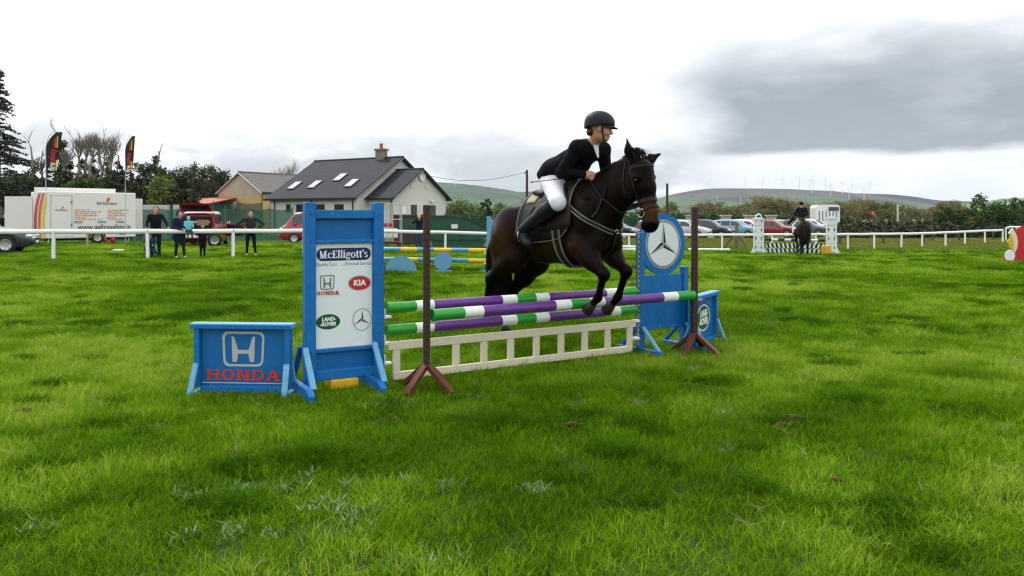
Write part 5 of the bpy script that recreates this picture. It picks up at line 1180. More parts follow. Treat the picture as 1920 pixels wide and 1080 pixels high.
def car(name, label, cat, loc, rz, style, pm, group=None, open_back=False):
    d = STY[style]; t = thing(name, label, cat, loc, rz, group); st = d['st']; hl = d['L'] / 2
    xs = np.unique(np.concatenate([np.linspace(-hl, hl, 40), [s_[0] for s_ in st]])); X0 = [s_[0] for s_ in st]
    tz, bz, wb_, wr = (np.interp(xs, X0, [s_[k] for s_ in st]) for k in (1, 2, 3, 4)); rr = d['r']
    rows = []
    for x, a, b, w1, w2 in zip(xs, tz, bz, wb_, wr):
        arch = 0.0
        for wx in d['wh']:
            if abs(x - wx) < rr * 1.18: arch = max(arch, math.sqrt((rr * 1.18) ** 2 - (x - wx) ** 2) + rr - .02)
        lo = max(.20 + .12 * max(0, abs(x) / hl - .85) / .15, 0); sill = max(lo + .05, min(arch, b * .82)); cab = max(0, min(1, (a - b) / .25))
        m_ = lambda u, v: u + (v - u) * cab
        rows.append([(0, lo), (w1 * .86, lo), (w1 * .97, sill), (w1 * 1.0, max(sill + .02, b * .72)), (w1 * .985, b * .93), (w1 * .93, b), (m_(w1 * .80, w2 * 1.06), m_(b + (a - b) * .5, a - .10)), (m_(w1 * .6, w2 * .93), m_(b + (a - b) * .85, a - .03)), (w2 * .55, a - .004), (0, a)])
    k = len(rows[0]); vs = []; fs = []
    for side in (1, -1):
        o = len(vs)
        for x, rw in zip(xs, rows): vs += [(x, side * y, z) for y, z in rw]
        for i in range(len(xs) - 1):
            for j in range(k - 1):
                q = (o + i * k + j, o + (i + 1) * k + j, o + (i + 1) * k + j + 1, o + i * k + j + 1); fs.append(q if side > 0 else q[::-1])
    for i in (0, len(xs) - 1):
        ring_ = [i * k + j for j in range(k)] + [len(xs) * k + i * k + j for j in range(k - 2, 0, -1)]; fs.append(ring_ if i else ring_[::-1])
    MB().add(vs, fs, 0, True).build('body', pm, t)
    def surf(x, v, off):
        """point on the cabin side: v = 0 belt, 1 roof edge"""
        b = np.interp(x, xs, bz); a = np.interp(x, xs, tz); w1 = np.interp(x, xs, wb_); w2 = np.interp(x, xs, wr)
        return w1 * .93 + (w2 * 1.06 - w1 * .93) * v + off, b + (a - .10 - b) * v
    for side in (1, -1):
        for (x0, x1) in d['side']:
            mb = MB(); vv = []
            for x in np.linspace(x0, x1, 6):
                top = .92
                for v in (.10, top): y, z = surf(x, v, .012); vv.append((x, side * y, z))
            mb.add(vv, [((2 * i, 2 * i + 2, 2 * i + 3, 2 * i + 1) if side < 0 else (2 * i + 1, 2 * i + 3, 2 * i + 2, 2 * i)) for i in range(5)], 0, True); mb.build('side_window', GLASS, t)
    def screen(x0, x1, nm):
        mb = MB(); vv = []
        for x in np.linspace(x0, x1, 6):
            a = np.interp(x, xs, tz) + .014; b = np.interp(x, xs, bz); w2 = np.interp(x, xs, wr)
            cab = max(0, min(1, (a - b) / .25))
            for f in (-1, -.5, 0, .5, 1): vv.append((x, f * w2 * .78, a - .03 * f * f + .006))
        mb.add(vv, [(5 * i + j, 5 * i + j + 5, 5 * i + j + 6, 5 * i + j + 1) for i in range(5) for j in range(4)], 0, True); mb.build(nm, GLASS, t)
    screen(*d['ws'], 'windscreen')
    if d['rs'][0] > -5: screen(*d['rs'], 'rear_window')
    ty, rm = wheel_meshes(rr)
    for wx in d['wh']:
        for side in (1, -1):
            w_ = link(bpy.data.objects.new('wheel', ty), t); w_.location = (wx, side * (d['W'] / 2 - .11), rr); w_.rotation_euler = (0, 0, math.pi if side > 0 else 0)
            link(bpy.data.objects.new('rim', rm), w_)
            mb = MB(); mb.tube([(wx + rr * 1.12 * math.cos(a), side * (d['W'] / 2 - .10), rr + rr * 1.12 * math.sin(a)) for a in np.linspace(R(-10), R(190), 14)], .035, 6); mb.build('wheel_arch', BUMP, t)
    bzf = np.interp(hl - .18, xs, bz)
    for side in (1, -1):
        MB().ell((hl - .17, side * (np.interp(hl - .2, xs, wb_) - .16), bzf - .08), (.16, .17, .075), 12, 8).build('headlight', LAMP, t)
        if not open_back: MB().ell((-hl + .06, side * (np.interp(-hl + .06, xs, wb_) - .08), np.interp(-hl + .06, xs, bz) - .04), (.06, .09, .14), 10, 8).build('tail_lamp', TAIL, t)
        MB().ell((np.interp(.8, [0, 1], [0, 1]) if style != 'van' else 1.45, side * (d['W'] / 2 + .06), np.interp(.8, xs, bz) + .06), (.08, .10, .07), 10, 8).build('door_mirror', pm, t)
    MB().box((hl - .02, 0, .40), (.10, d['W'] * .62, .16), bev=.03).build('front_bumper', BUMP, t); MB().box((hl + .035, 0, .42), (.01, .5, .10)).build('number_plate', PLATE, t)
    if not open_back: MB().box((-hl + .01, 0, .42), (.10, d['W'] * .66, .18), bev=.03).build('rear_bumper', BUMP, t); MB().box((-hl - .045, 0, .62), (.01, .5, .11)).build('number_plate', PLATE, t)
    return t
SILV = paint('silver_car_paint', (.45, .45, .44)); DARK = paint('charcoal_car_paint', (.018, .02, .024)); LBL = paint('light_blue_car_paint', (.16, .34, .46)); WHT = paint('white_car_paint', (.72, .74, .76)); MAR = paint('maroon_car_paint', (.16, .012, .03)); REDP = paint('red_car_paint', (.20, .008, .011)); GRYP = paint('grey_car_paint', (.10, .11, .12)); REDV = paint('red_van_paint', (.34, .022, .035))
G = 'cars parked along the far side of the field'
for px, Y, sty, pm, hd, lb in ((1150, 62, 'hatch', DARK, -30, 'black hatchback parked behind the bay horse head'), (1240, 65, 'hatch', DARK, -30, 'small black car mostly hidden behind the round emblem wing'), (1284, 62.0, 'hatch', SILV, -32, 'silver hatchback parked just right of the round emblem board'),
                                   (1328, 63.5, 'hatch', DARK, -32, 'charcoal hatchback parked between a silver car and a light blue car'), (1378, 65, 'hatch', LBL, -34, 'light blue hatchback parked behind the braced wooden post'), (1402, 67, 'hatch', WHT, -34, 'white hatchback parked left of the lattice wing'),
                                   (1412, 71.5, 'hatch', MAR, -34, 'maroon hatchback in the second row behind the lattice wing'), (1446, 64.5, 'sedan', REDP, -32, 'bright red saloon parked between the two lattice wings'), (1466, 69.5, 'sedan', SILV, -34, 'silver saloon in the second row behind the red saloon'),
                                   (1508, 68, 'hatch', GRYP, -30, 'grey hatchback parked behind the right lattice wing'), (1522, 73, 'hatch', WHT, -34, 'white hatchback in the back row behind the distant rider')):
    car('parked_car', lb, 'car', GX(px, Y), R(hd), sty, pm, G)
car('parked_car', 'dark grey car with multi spoke wheels cut by the left edge', 'car', GX(-62, 29.6), R(20), 'sedan', paint('slate_car_paint', (.035, .04, .05)), G)
wc = car('parked_car', 'white car whose roof shows above the far right hedge', 'car', GX(1744, 76) - Vector((0, 0, .25)), R(-5), 'sedan', WHT, G)
car('van', 'red panel van parked in front of the grey house', 'van', GX(600, 49.5), R(192), 'van', REDV)
# red car with raised tailgate and open front door
rc_ = car('estate_car', 'red car with raised tailgate and open door seen from behind', 'car', GX(384, 39.3), R(101), 'mpv', REDP, None, True)
MB().box((-2.085, 0, .98), (.05, 1.34, .92)).build('boot_opening', mat('dark_boot_lining', (.008, .008, .009), .9), rc_)
tg = MB().add([(-1.95, -.70, 1.66), (-1.95, .70, 1.66), (-2.62, .66, 1.98), (-2.62, -.66, 1.98), (-1.97, -.70, 1.72), (-1.97, .70, 1.72), (-2.64, .66, 2.04), (-2.64, -.66, 2.04)], [(0, 1, 2, 3), (7, 6, 5, 4), (0, 4, 5, 1), (1, 5, 6, 2), (2, 6, 7, 3), (3, 7, 4, 0)], 0).build('tailgate', REDP, rc_)
MB().add([(-2.04, -.55, 1.69), (-2.04, .55, 1.69), (-2.52, .52, 1.915), (-2.52, -.52, 1.915)], [(3, 2, 1, 0)], 0).build('tailgate_window', GLASS, rc_).location = (0, 0, -.012)
for s_ in (1, -1):
    MB().box((-2.07, s_ * .74, 1.28), (.10, .14, .62), bev=.03).build('pillar', REDP, rc_); MB().box((-2.11, s_ * .77, 1.2), (.06, .10, .42), bev=.02).build('tail_lamp', TAIL, rc_)
MB().box((-2.13, 0, .47), (.14, 1.66, .22), bev=.05).build('rear_bumper', REDP, rc_); MB().box((-2.21, .18, .52), (.01, .52, .14)).build('number_plate', PLATE, rc_); MB().box((-2.11, 0, 1.17), (.02, 1.2, .10)).build('parcel_shelf', PLATE, rc_)
dm = MB().box((-.52, -.03, .33), (1.02, .06, .62), bev=.02); dm.beam((0, -.03, .62), (-.35, -.03, 1.12), .05, .05); dm.beam((-.35, -.03, 1.12), (-1.0, -.03, 1.12), .05, .05); dm.beam((-1.0, -.03, 1.12), (-1.03, -.03, .6), .05, .05)
dd = dm.build('front_door', REDP, rc_); dd.location = (.95, -.86, .42); dd.rotation_euler = (0, 0, R(62)); MB().box((-.55, .01, .34), (.85, .02, .5)).build('door_lining', BUMP, dd)
MB().ell((-.05, -.12, .72), (.07, .1, .08), 10, 8).build('door_mirror', PLATE, dd)
CARD = mat('brown_cardboard', (.30, .18, .09), .85, .12, 6)
for (x, y, z, sx, sy, sz, lb, m_) in ((-2.05, -.30, 1.02, .4, .5, .26, 'brown cardboard box in the open boot of the red car', CARD), (-2.12, .25, .98, .3, .36, .2, 'grey toolbox in the open boot of the red car', GRYP), (-2.45, -.62, 0, .36, .3, .34, 'brown cardboard box on the grass behind the red car', CARD)):
    o = MB().box((0, 0, sz / 2), (sx, sy, sz), bev=.01).build('box', m_); o.matrix_world = rc_.matrix_world; o.location = Vector(rc_.location) + Matrix.Rotation(R(101), 3, 'Z') @ Vector((x - .1, y, z)); o.rotation_euler = (0, 0, R(101)); tag(o, lb, 'box')
ty, rm = wheel_meshes(.32); sp_ = link(bpy.data.objects.new('loose_wheel', ty)); sp_.location = GX(403, 36.4, .32); sp_.rotation_euler = (R(8), 0, R(12)); link(bpy.data.objects.new('rim', rm), sp_); tag(sp_, 'loose car wheel leaning on the red car behind its bumper', 'wheel')

# ------------------------------------------------------------------ white exhibition trailer with feather flags
TRW = mat('white_trailer_skin', (.74, .73, .68), .35, .04, 1.5, wear=(.5, .48, .4), wear_amt=.15); TRG = mat('pale_flap_skin', (.72, .68, .66), .45, .04, 1.5)
ORA = mat('orange_stripe', (.68, .10, .012), .4, .05); YLW = mat('yellow_stripe', (.70, .52, .015), .4, .05); CRI = mat('crimson_stripe', (.52, .02, .03), .4, .05); FNT = mat('orange_small_print', (.70, .22, .10), .5, .05)
tz0 = float(gz(-23.8, 41)); tr = thing('exhibition_trailer', 'white box trailer with coloured stripes and printed lettering', 'trailer', (-23.83, 41.0, tz0), R(49))
TL, TW_ = 4.5, 2.3
bd = MB().box((TL / 2, TW_ / 2, 1.52), (TL, TW_, 2.44), bev=.04).build('box_body', TRW, tr)
MB().box((TL / 2 - .2, TW_ * .75, 2.84), (TL * .92, .05, .30)).build('raised_roof_flap', TRW, tr)
MB().box((TL / 2, TW_ / 2, .25), (TL, TW_ * .7, .12)).build('chassis', BUMP, tr)
lf = MB().box((0, 0, 0), (1.5, .05, 2.1)).build('side_flap', TRG, tr); lf.location = (-.62, 2.15, 1.45); lf.rotation_euler = (0, 0, R(-52))
rf_ = MB().box((0, 0, 0), (.9, .05, 2.0)).build('side_flap', TRG, tr); rf_.location = (TL + .42, 1.2, 1.45); rf_.rotation_euler = (0, 0, R(-30))
MB().box((.68, -.006, 1.48), (.98, .02, 2.12)).build('door', TRW, tr)
for x0, z0, x1, z1 in ((.17, .42, .19, 2.55), (1.18, .42, 1.20, 2.55), (.17, 2.54, 1.2, 2.56)): MB().box(((x0 + x1) / 2, -.02, (z0 + z1) / 2), (x1 - x0, .012, z1 - z0)).build('door_seam', GREY, tr)
for z in (1.0, 2.2): MB().box((1.17, -.03, z), (.06, .03, .14)).build('hinge', DGREY, tr)
# stripes sweep over the end wall
for k, m_ in enumerate((CRI, ORA, YLW)):
    a, b = 1.72 - k * .56, 1.30 - k * .56; pg = []
    left_ = [(-(a + .26 * math.sin(t * 2.6) - .62 * t * t), .35 + 2.3 * t) for t in np.linspace(0, 1, 9)]; right_ = [(-(b + .26 * math.sin(t * 2.6) - .62 * t * t), .35 + 2.3 * t) for t in np.linspace(1, 0, 9)]
    pg = [(max(min(x, -.04), -2.2), z) for x, z in left_ + right_][::-1]; pg = [(x, z) for x, z in pg]
    MB().prism(pg[::-1], .004, T=Matrix.Rotation(R(-90), 4, 'Z'), y0=-.002 - .002 * k).build('stripe', m_, tr)
wx_ = 2.15; w_ = link(bpy.data.objects.new('wheel', ty), tr); w_.location = (2.45, .02, .32); link(bpy.data.objects.new('rim', rm), w_)
MB().tube([(2.45 + .40 * math.cos(a), .0, .34 + .40 * math.sin(a)) for a in np.linspace(0, math.pi, 12)], .05, 6).build('mudguard', BUMP, tr)
MB().tube([(TL, TW_ / 2, .35), (TL + 1.4, TW_ / 2, .42)], .05, 6).build('drawbar', BUMP, tr); MB().tube([(TL + 1.1, TW_ / 2, .0), (TL + 1.1, TW_ / 2, .8)], .04, 6).build('jockey_wheel_post', GREY, tr)
for x in (.15, TL - .3): MB().tube([(x, .15, .3), (x - .1, .1, -.02)], .03, 6).build('prop_stand', GREY, tr)
for x in (2.9, 3.3): MB().ell((x, .1, .18), (.14, .12, .16), 8, 6).build('red_gas_bottle', RED, tr)
def logo(x, z, s_, nm=True):
    MB().prism([(x - .13 * s_, z + .10 * s_), (x + .05 * s_, z + .10 * s_), (x + .18 * s_, z + .42 * s_), (x - .02 * s_, z + .40 * s_)], .004, y0=-.022).build('flame_emblem', ORA, bd)
    text_obj('AA fire', .30 * s_, BLACK, bd, (x + .0 * s_, -.03, z), align='RIGHT', sx=.9, ext=.002); text_obj('safety', .30 * s_, RED, bd, (x + .02 * s_, -.03, z), align='LEFT', sx=.9, ext=.002)
logo(3.0, 2.15, .75); logo(.72, 1.78, .42)
text_obj('www.aafiresafety.ie', .36, BLACK, bd, (2.85, -.022, .88), sx=.98, ext=.002)
def print_line(x0, z, wd, h_, m_, seed):
    """a line of print too small to read: short marks the length of words"""
    g = np.random.default_rng(seed); mb = MB(); x = x0
    while x < x0 + wd - .05: l = min(.10 + .22 * g.random(), x0 + wd - x); mb.box((x + l / 2, -.0215, z), (l, .002, h_)); x += l + .05
    mb.build('small_print', m_, bd)['kind'] = 'stuff'
for i, (w1, w2) in enumerate(((.85, 1.15), (1.35, .72), (1.1, 1.0), (1.15, .95), (.6, .5), (1.4, .8))): print_line(1.32, 1.80 - i * .10, w1, .040, FNT, i); print_line(3.0, 1.80 - i * .10, w2, .040, FNT, 20 + i)
for x in (1.5, 2.7, 3.65): MB().box((x, -.021, 1.18), (.42, .002, .035)).build('small_print', DGREY, bd); MB().box((x, -.021, 1.11), (.46, .002, .03)).build('small_print', DGREY, bd)
MB().box((3.78, -.021, .50), (.30, .003, .10)).build('label_plate', LBL, bd)
FLG = mat('black_flag_cloth', (.012, .012, .014), .8, .15, 5, .2, 20)
def feather_flag(px, Y, zb, zt, label, wd, yaw, tr_):
    p = GX(px, Y); t = thing('feather_flag', label, 'flag', p, yaw, 'feather flags at the trailer'); H_ = zt - p.z; z0 = zb - p.z
    MB().tube([(0, 0, 0), (0, 0, z0), (0, 0, z0 + (H_ - z0) * .7), (.10 * wd / .6, 0, z0 + (H_ - z0) * .88), (wd * .55, 0, H_)], [.022, .022, .02, .016, .01], 6).build('pole', GREY, t)
    hh = H_ - z0; vs = []; fs = []; n = 14
    for i in range(n + 1):
        f = i / n; z = z0 + .05 + hh * .95 * f; lx = 0 if f < .7 else wd * .62 * ((f - .7) / .3) ** 1.9; rx = wd * (.45 + .55 * f) if f > 0 else wd * .42
        for j in range(5):
            x = lx + (max(rx, lx + .02) - lx) * j / 4; vs.append((x + .015, .035 * math.sin(f * 7 + j * 1.1), z))
    for i in range(n):
        for j in range(4): fs.append((i * 5 + j, i * 5 + j + 1, i * 5 + j + 6, i * 5 + j + 5))
    cl = MB().add(vs, fs, 0, True).build('cloth', FLG, t); cl.modifiers.new('thick', 'SOLIDIFY').thickness = .008
    rr_ = (R(90), R(-90), 0); zc = z0 + hh * .12
    text_obj('AA fire', .34 * wd / .6, WPRINT, cl, (wd * .30, -.06, zc), (R(90), R(-86), 0), align='LEFT', ext=.004, sx=.78, bold=.006)
    text_obj('safety', .34 * wd / .6, CRI, cl, (wd * .36, -.06, zc + hh * .30), (R(90), R(-86), 0), align='LEFT', ext=.004, sx=.78, bold=.006)
    MB().prism([(wd * .58, zc + hh * .18), (wd * .68, zc + hh * .18), (wd * .72, zc + hh * .36), (wd * .62, zc + hh * .36)], .004, y0=-.05).build('small_print', YLW, cl)
    for k, m_ in enumerate((CRI, ORA, YLW)):
        x0 = wd * (.46 + .10 * k); MB().prism([(x0, z0 + hh * .70), (x0 + wd * .07, z0 + hh * .69), (x0 + wd * .10, z0 + hh * (.84 + .03 * k)), (x0 + wd * .06, z0 + hh * (.84 + .03 * k))], .004, y0=-.05).build('flame_stripe', m_, cl)
feather_flag(86, 41.6, PX(0, 352, 41.6).z, PX(0, 243, 41.6).z, 'black feather flag on the left corner of the white trailer', .74, R(26), tr)
feather_flag(235, 43.5, PX(0, 350, 43.5).z, PX(0, 252, 43.5).z, 'black feather flag on the right corner of the white trailer', .62, R(-12), tr)

# ------------------------------------------------------------------ skip, container, cage trolley
SKG = mat('dark_green_skip_paint', (.008, .070, .035), .5, .12, 2, .05, 20, wear=(.05, .05, .03), wear_amt=.25); SKB = mat('rusty_brown_container', (.045, .035, .028), .7, .2, 3, wear=(.10, .04, .02), wear_amt=.6)
sk = thing('skip', 'dark green steel waste skip with sloping end behind the rail', 'skip', GX(800, 46.0), R(2))
MB().prism([(0, .45), (3.0, .45), (4.05, .75), (3.9, .95), (1.9, 1.78), (0, 1.80)], 1.7, T=Matrix.Translation((0, 1.7, 0))).build('hull', SKG, sk)
MB().prism([(.4, 0), (3.2, 0), (3.45, .44), (.2, .44)], 1.5, T=Matrix.Translation((0, 1.6, 0))).build('underbody', SKG, sk)
for x in (.3, 1.12, 2.0): MB().box((x, -.03, 1.1), (.10, .06, 1.25)).build('rib', SKG, sk)
MB().beam((1.95, -.03, 1.79), (3.98, -.03, .93), .08, .08).build('top_rim', BUMP, sk); MB().box((1.0, -.03, 1.82), (2.0, .1, .07)).build('top_rim', SKG, sk); MB().box((1.6, -.04, 1.22), (.36, .02, .24)).build('notice', PLATE, sk)
ct = thing('waste_container', 'brown steel container with green mesh side left of the green skip', 'container', GX(738, 47.5), R(2))
MB().box((.9, .8, .95), (1.85, 1.6, 1.75), bev=.03).build('hull', SKB, ct); MB().box((1.0, -.02, 1.15), (1.3, .04, .85)).build('mesh_panel', SKG, ct); MB().box((.9, -.02, 1.80), (1.9, .1, .08)).build('top_rim', mat('rust_rim', (.13, .035, .02), .8, .3), ct)
cg = thing('cage_trolley', 'tall steel cage trolley with red base beside the sponsor wing', 'trolley', GX(727, 43.0), R(15))
for x in (-.5, .0, .28, .75):
    for y in (0, .7): MB().tube([(x, y, .2), (x, y, 2.35)], .022, 6).build('upright', GREY, cg)
for z in (2.35, 1.5, .9): 
    MB().tube([(-.5, 0, z), (.75, 0, z)], .02, 6).build('cross_bar', GREY, cg); MB().tube([(-.5, .7, z), (.75, .7, z)], .02, 6).build('cross_bar', GREY, cg)
MB().box((.1, .35, .24), (1.2, .75, .14)).build('base', mat('dark_red_base', (.10, .01, .012), .6), cg); MB().box((.1, .3, .75), (.9, .5, .5), bev=.03).build('load', PLATE, cg); MB().box((.05, .3, 1.2), (.5, .4, .2), bev=.03).build('load', RED, cg)
for x in (-.4, .6): MB().lathe([(.02, -.03), (.1, -.03), (.1, .03), (.02, .03)], 12, T=Matrix.Translation((x, 0, .1)) @ Matrix.Rotation(R(90), 4, 'X')).build('caster', TYRE, cg)
# white horsebox behind the distant jump
hbx = thing('horsebox', 'white horsebox body with rounded roof behind the right lattice wing', 'horsebox', GX(1546, 76), R(-12))
MB().prism(rrect(0, 1.55, 1.05, 1.25, .3), 3.6, T=Matrix.Translation((0, 1.8, 0))).build('box_body', WHT, hbx)
for i in range(6): MB().box((-.75 + i * .3, -1.81, 1.75), (.08, .02, .9)).build('vent_slat', GRYP, hbx)
MB().box((.5, -1.83, 2.4), (.9, .03, .35), bev=.01).build('window', GLASS, hbx)
for x in (-.8, .8): w_ = link(bpy.data.objects.new('wheel', ty), hbx); w_.location = (x, -1.2, .32); w_.rotation_euler = (0, 0, R(90)); link(bpy.data.objects.new('rim', rm), w_)
# ------------------------------------------------------------------ houses, walls, nets, poles
REND = mat('grey_render', (.62, .60, .54), .9, .08, .6, .2, 20, wear=(.42, .40, .35), wear_amt=.25); SLATE = mat('dark_slate_roof', (.026, .030, .038), .75, .28, 2.0, .4, 9, spec=.12, stretch=(.35, 2.2, 3.5)); TRIM = mat('black_gutter', (.010, .010, .012), .5, .1)
FRAME = mat('dark_window_frame', (.02, .02, .022), .5); PANE = mat('window_pane', (.03, .035, .04), .08, .05, spec=.6); SKYL = mat('roof_window_glass', (.55, .60, .66), .08, .05, spec=.9, metal=.35)
CHIM = mat('chimney_render', (.20, .17, .13), .9, .15, 3); TERRA = mat('terracotta_pot', (.40, .09, .04), .8, .1)
def ray_plane(px, py, p0, n):
    o = Vector((0, 0, CH)); d = PX(px, py, 1.0) - o; t = (Vector(p0) - o).dot(n) / d.dot(n); return o + d * t
def local(root, p): return Matrix.Rotation(-root.rotation_euler.z, 3, 'Z') @ (Vector(p) - Vector(root.location))
def gable_house(root, L0, L1, W_, eave, ridge, wm, rm, ov=.35, y0=0.0, name=''):
    """walls with gables at both x ends, ridge along x"""
    hw = W_ / 2; pg = [(0, 0), (W_, 0), (W_, eave), (hw, ridge - .12), (0, eave)]
    MB().add([(x, y0 + a, b) for x in (L0, L1) for a, b in pg], [(0, 4, 3, 2, 1), (5, 6, 7, 8, 9), (0, 1, 6, 5), (1, 2, 7, 6), (4, 0, 5, 9)], 0).build('wall', wm, root)
    sl = (ridge - eave) / hw; ro = None
    for s_ in (0, 1):
        e_y = -ov if s_ == 0 else W_ + ov; e_z = eave - sl * ov; n = Vector((0, -sl, 1)).normalized() if s_ == 0 else Vector((0, sl, 1)).normalized()
        q = [Vector((L0 - ov, y0 + e_y, e_z)), Vector((L1 + ov, y0 + e_y, e_z)), Vector((L1 + ov, y0 + hw, ridge)), Vector((L0 - ov, y0 + hw, ridge))]
        if s_: q = [q[1], q[0], q[3], q[2]]
        vs = [v + n * .10 for v in q] + [v - n * .02 for v in q]
        r_ = MB().add(vs, [(0, 1, 2, 3), (7, 6, 5, 4), (0, 4, 5, 1), (1, 5, 6, 2), (2, 6, 7, 3), (3, 7, 4, 0)], 0).build('roof', rm, root); ro = ro or r_
        MB().box(((L0 + L1) / 2, y0 + e_y + (-.06 if s_ == 0 else .06), e_z + .02), (L1 - L0 + 2 * ov, .12, .18)).build('gutter', TRIM, root)
    MB().tube([(L0 - ov, y0 + hw, ridge + .10), (L1 + ov, y0 + hw, ridge + .10)], .11, 6).build('ridge_tiles', rm, root)
    return ro
def barge(root, x, W_, eave, ridge, m, y0=0.0, ov=.35, wd=.26):
    sl = (ridge - eave) / (W_ / 2)
    for s_ in (0, 1):
        a = Vector((x, y0 + (-ov if s_ == 0 else W_ + ov), eave - sl * ov)); b = Vector((x, y0 + W_ / 2, ridge)); MB().beam(a, b, .06, wd, up=(1, 0, 0)).build('bargeboard', m, root)
hz0 = -.45
gh = thing('house', 'grey rendered bungalow with dark slate roof and roof windows', 'house', (-13.3, 68.0, hz0), R(-32))
MR = gable_house(gh, -10.6, 0, 11.8, 3.45, 7.05, REND, SLATE); barge(gh, .37, 11.8, 3.45, 7.05, TRIM)
ER = gable_house(gh, .05, 2.79, 7.5, 3.45, 5.85, REND, SLATE, y0=1.55); barge(gh, 3.16, 7.5, 3.45, 5.85, TRIM, 1.55)
nf = Matrix.Rotation(R(-32), 3, 'Z') @ Vector((0, -1, 0))
def win(root, m_origin, px, py0, py1, wpx, nvec, m_f=FRAME):
    a = local(root, ray_plane(px, py0, m_origin, nvec)); b = local(root, ray_plane(px, py1, m_origin, nvec)); return a, b
for px, wd in ((541, .55), (563.5, 1.0), (601, 1.0), (636, 1.05)):
    a, b = win(gh, gh.location, px, 383, 398, 0, nf)
    f = MB().box((a.x, -.02, (a.z + b.z) / 2), (wd, .10, a.z - b.z), bev=.02).build('window', FRAME, gh); MB().box((a.x, -.075, (a.z + b.z) / 2), (wd - .16, .02, a.z - b.z - .16)).build('pane', PANE, f)
for px in (585, 516, 662): a, _ = win(gh, gh.location, px, 371, 390, 0, nf); MB().tube([(a.x, -.07, 3.2), (a.x, -.07, .1)], .05, 6).build('downpipe', TRIM, gh)
for px in (599, 657): a, _ = win(gh, gh.location, px, 375, 390, 0, nf); MB().box((a.x, -.08, a.z), (.25, .14, .16), bev=.03).build('wall_lamp', CUP, gh)
# roof windows on the front slope
sl = (7.05 - 3.45) / 5.9; nrl = Vector((0, -sl, 1)).normalized(); nrw = Matrix.Rotation(R(-32), 3, 'Z') @ nrl; p0 = Vector(gh.location) + Matrix.Rotation(R(-32), 3, 'Z') @ Vector((0, 0, 3.55))
for px, py in ((553, 349), (591, 347), (638.5, 333.5), (660, 344.5)):
    q = local(gh, ray_plane(px, py, p0, nrw)); T = Matrix.Translation(q + nrl * .06) @ Matrix.Rotation(math.atan(sl), 4, 'X')
    f = MB().box((0, 0, 0), (.88, 1.35, .12), T=T, bev=.02).build('roof_window', TRIM, MR); MB().box((0, 0, .065), (.64, 1.1, .02), T=T).build('pane', SKYL, f) if False else MB().box((0, 0, .065), (.64, 1.1, .02), T=T).build('roof_window_pane', SKYL, MR)
cq = Vector((-2.3, 5.9, 6.9)); MB().box(cq + Vector((0, 0, .45)), (.95, .6, 1.1)).build('chimney', CHIM, MR); MB().box(cq + Vector((0, 0, 1.02)), (1.15, .8, .16)).build('chimney_cap', CHIM, MR); MB().tube([cq + Vector((0, 0, 1.08)), cq + Vector((0, 0, 1.6))], [.18, .15], 10).build('chimney_pot', TERRA, MR)
# gable of the extension
ng_ = Matrix.Rotation(R(-32), 3, 'Z') @ Vector((1, 0, 0)); pg0 = Vector(gh.location) + Matrix.Rotation(R(-32), 3, 'Z') @ Vector((2.79, 0, 0))
for px, py0, py1, wd in ((776, 384, 404, .75), (810, 385, 412, 1.0)):
    a = local(gh, ray_plane(px, py0, pg0, ng_)); b = local(gh, ray_plane(px, py1, pg0, ng_)); f = MB().box((2.80, a.y, (a.z + b.z) / 2), (.10, wd, a.z - b.z), bev=.02).build('window', FRAME, gh); MB().box((2.86, a.y, (a.z + b.z) / 2), (.02, wd - .16, a.z - b.z - .16)).build('pane', PANE, f)
a = local(gh, ray_plane(790, 331, pg0, ng_)); MB().prism(oval(0, 0, .42, .42, 20), .08, T=Matrix.Translation((2.88, a.y, a.z)) @ Matrix.Rotation(R(90), 4, 'Z')).build('round_vent', CUP, gh)
for px, py in ((773, 348), (800, 349)): a = local(gh, ray_plane(px, py, pg0, ng_)); MB().box((2.82, a.y, a.z), (.08, .5, .42)).build('wall_box', REND, gh)
a = local(gh, ray_plane(808, 377, pg0, ng_)); MB().box((2.9, a.y, a.z), (.2, .4, .18), bev=.04).build('wall_lamp', CUP, gh)
a = local(gh, ray_plane(757, 394, pg0, ng_)); MB().box((2.80, a.y, a.z), (.04, .5, .6)).build('notice', WPRINT, gh)
MB().tube([(2.72, 1.42, 3.2), (2.72, 1.42, .1)], .05, 6).build('downpipe', TRIM, gh); MB().box((1.3, 1.53, 2.0), (.5, .06, 1.4)).build('window', FRAME, gh)
# older ochre house with lean-to
OCH = mat('ochre_render', (.52, .36, .16), .9, .10, .7, .1, 10, wear=(.3, .22, .12), wear_amt=.4); BEI = mat('beige_gable', (.42, .36, .29), .9, .1, .8); OLDR = mat('old_tile_roof', (.125, .115, .105), .85, .35, 2.0, .5, 6, stretch=(.5, 2.2, 3.5), wear=(.2, .17, .12), wear_amt=.6); TIN = mat('rusty_red_tin', (.36, .10, .06), .7, .25, 1.5, .2, 8); PLANK = mat('grey_plank_shed', (.10, .095, .085), .9, .2, 2, .2, 14, stretch=(6, 6, .5))
yh = thing('house', 'ochre house with grey tiled roof and beige gable left of the grey house', 'house', (-32.95, 89.8, -.5), R(-30.7))
yh.rotation_euler = (0, 0, R(59.3))
def world_of(root, v): return Vector(root.location) + Matrix.Rotation(root.rotation_euler.z, 3, 'Z') @ Vector(v)
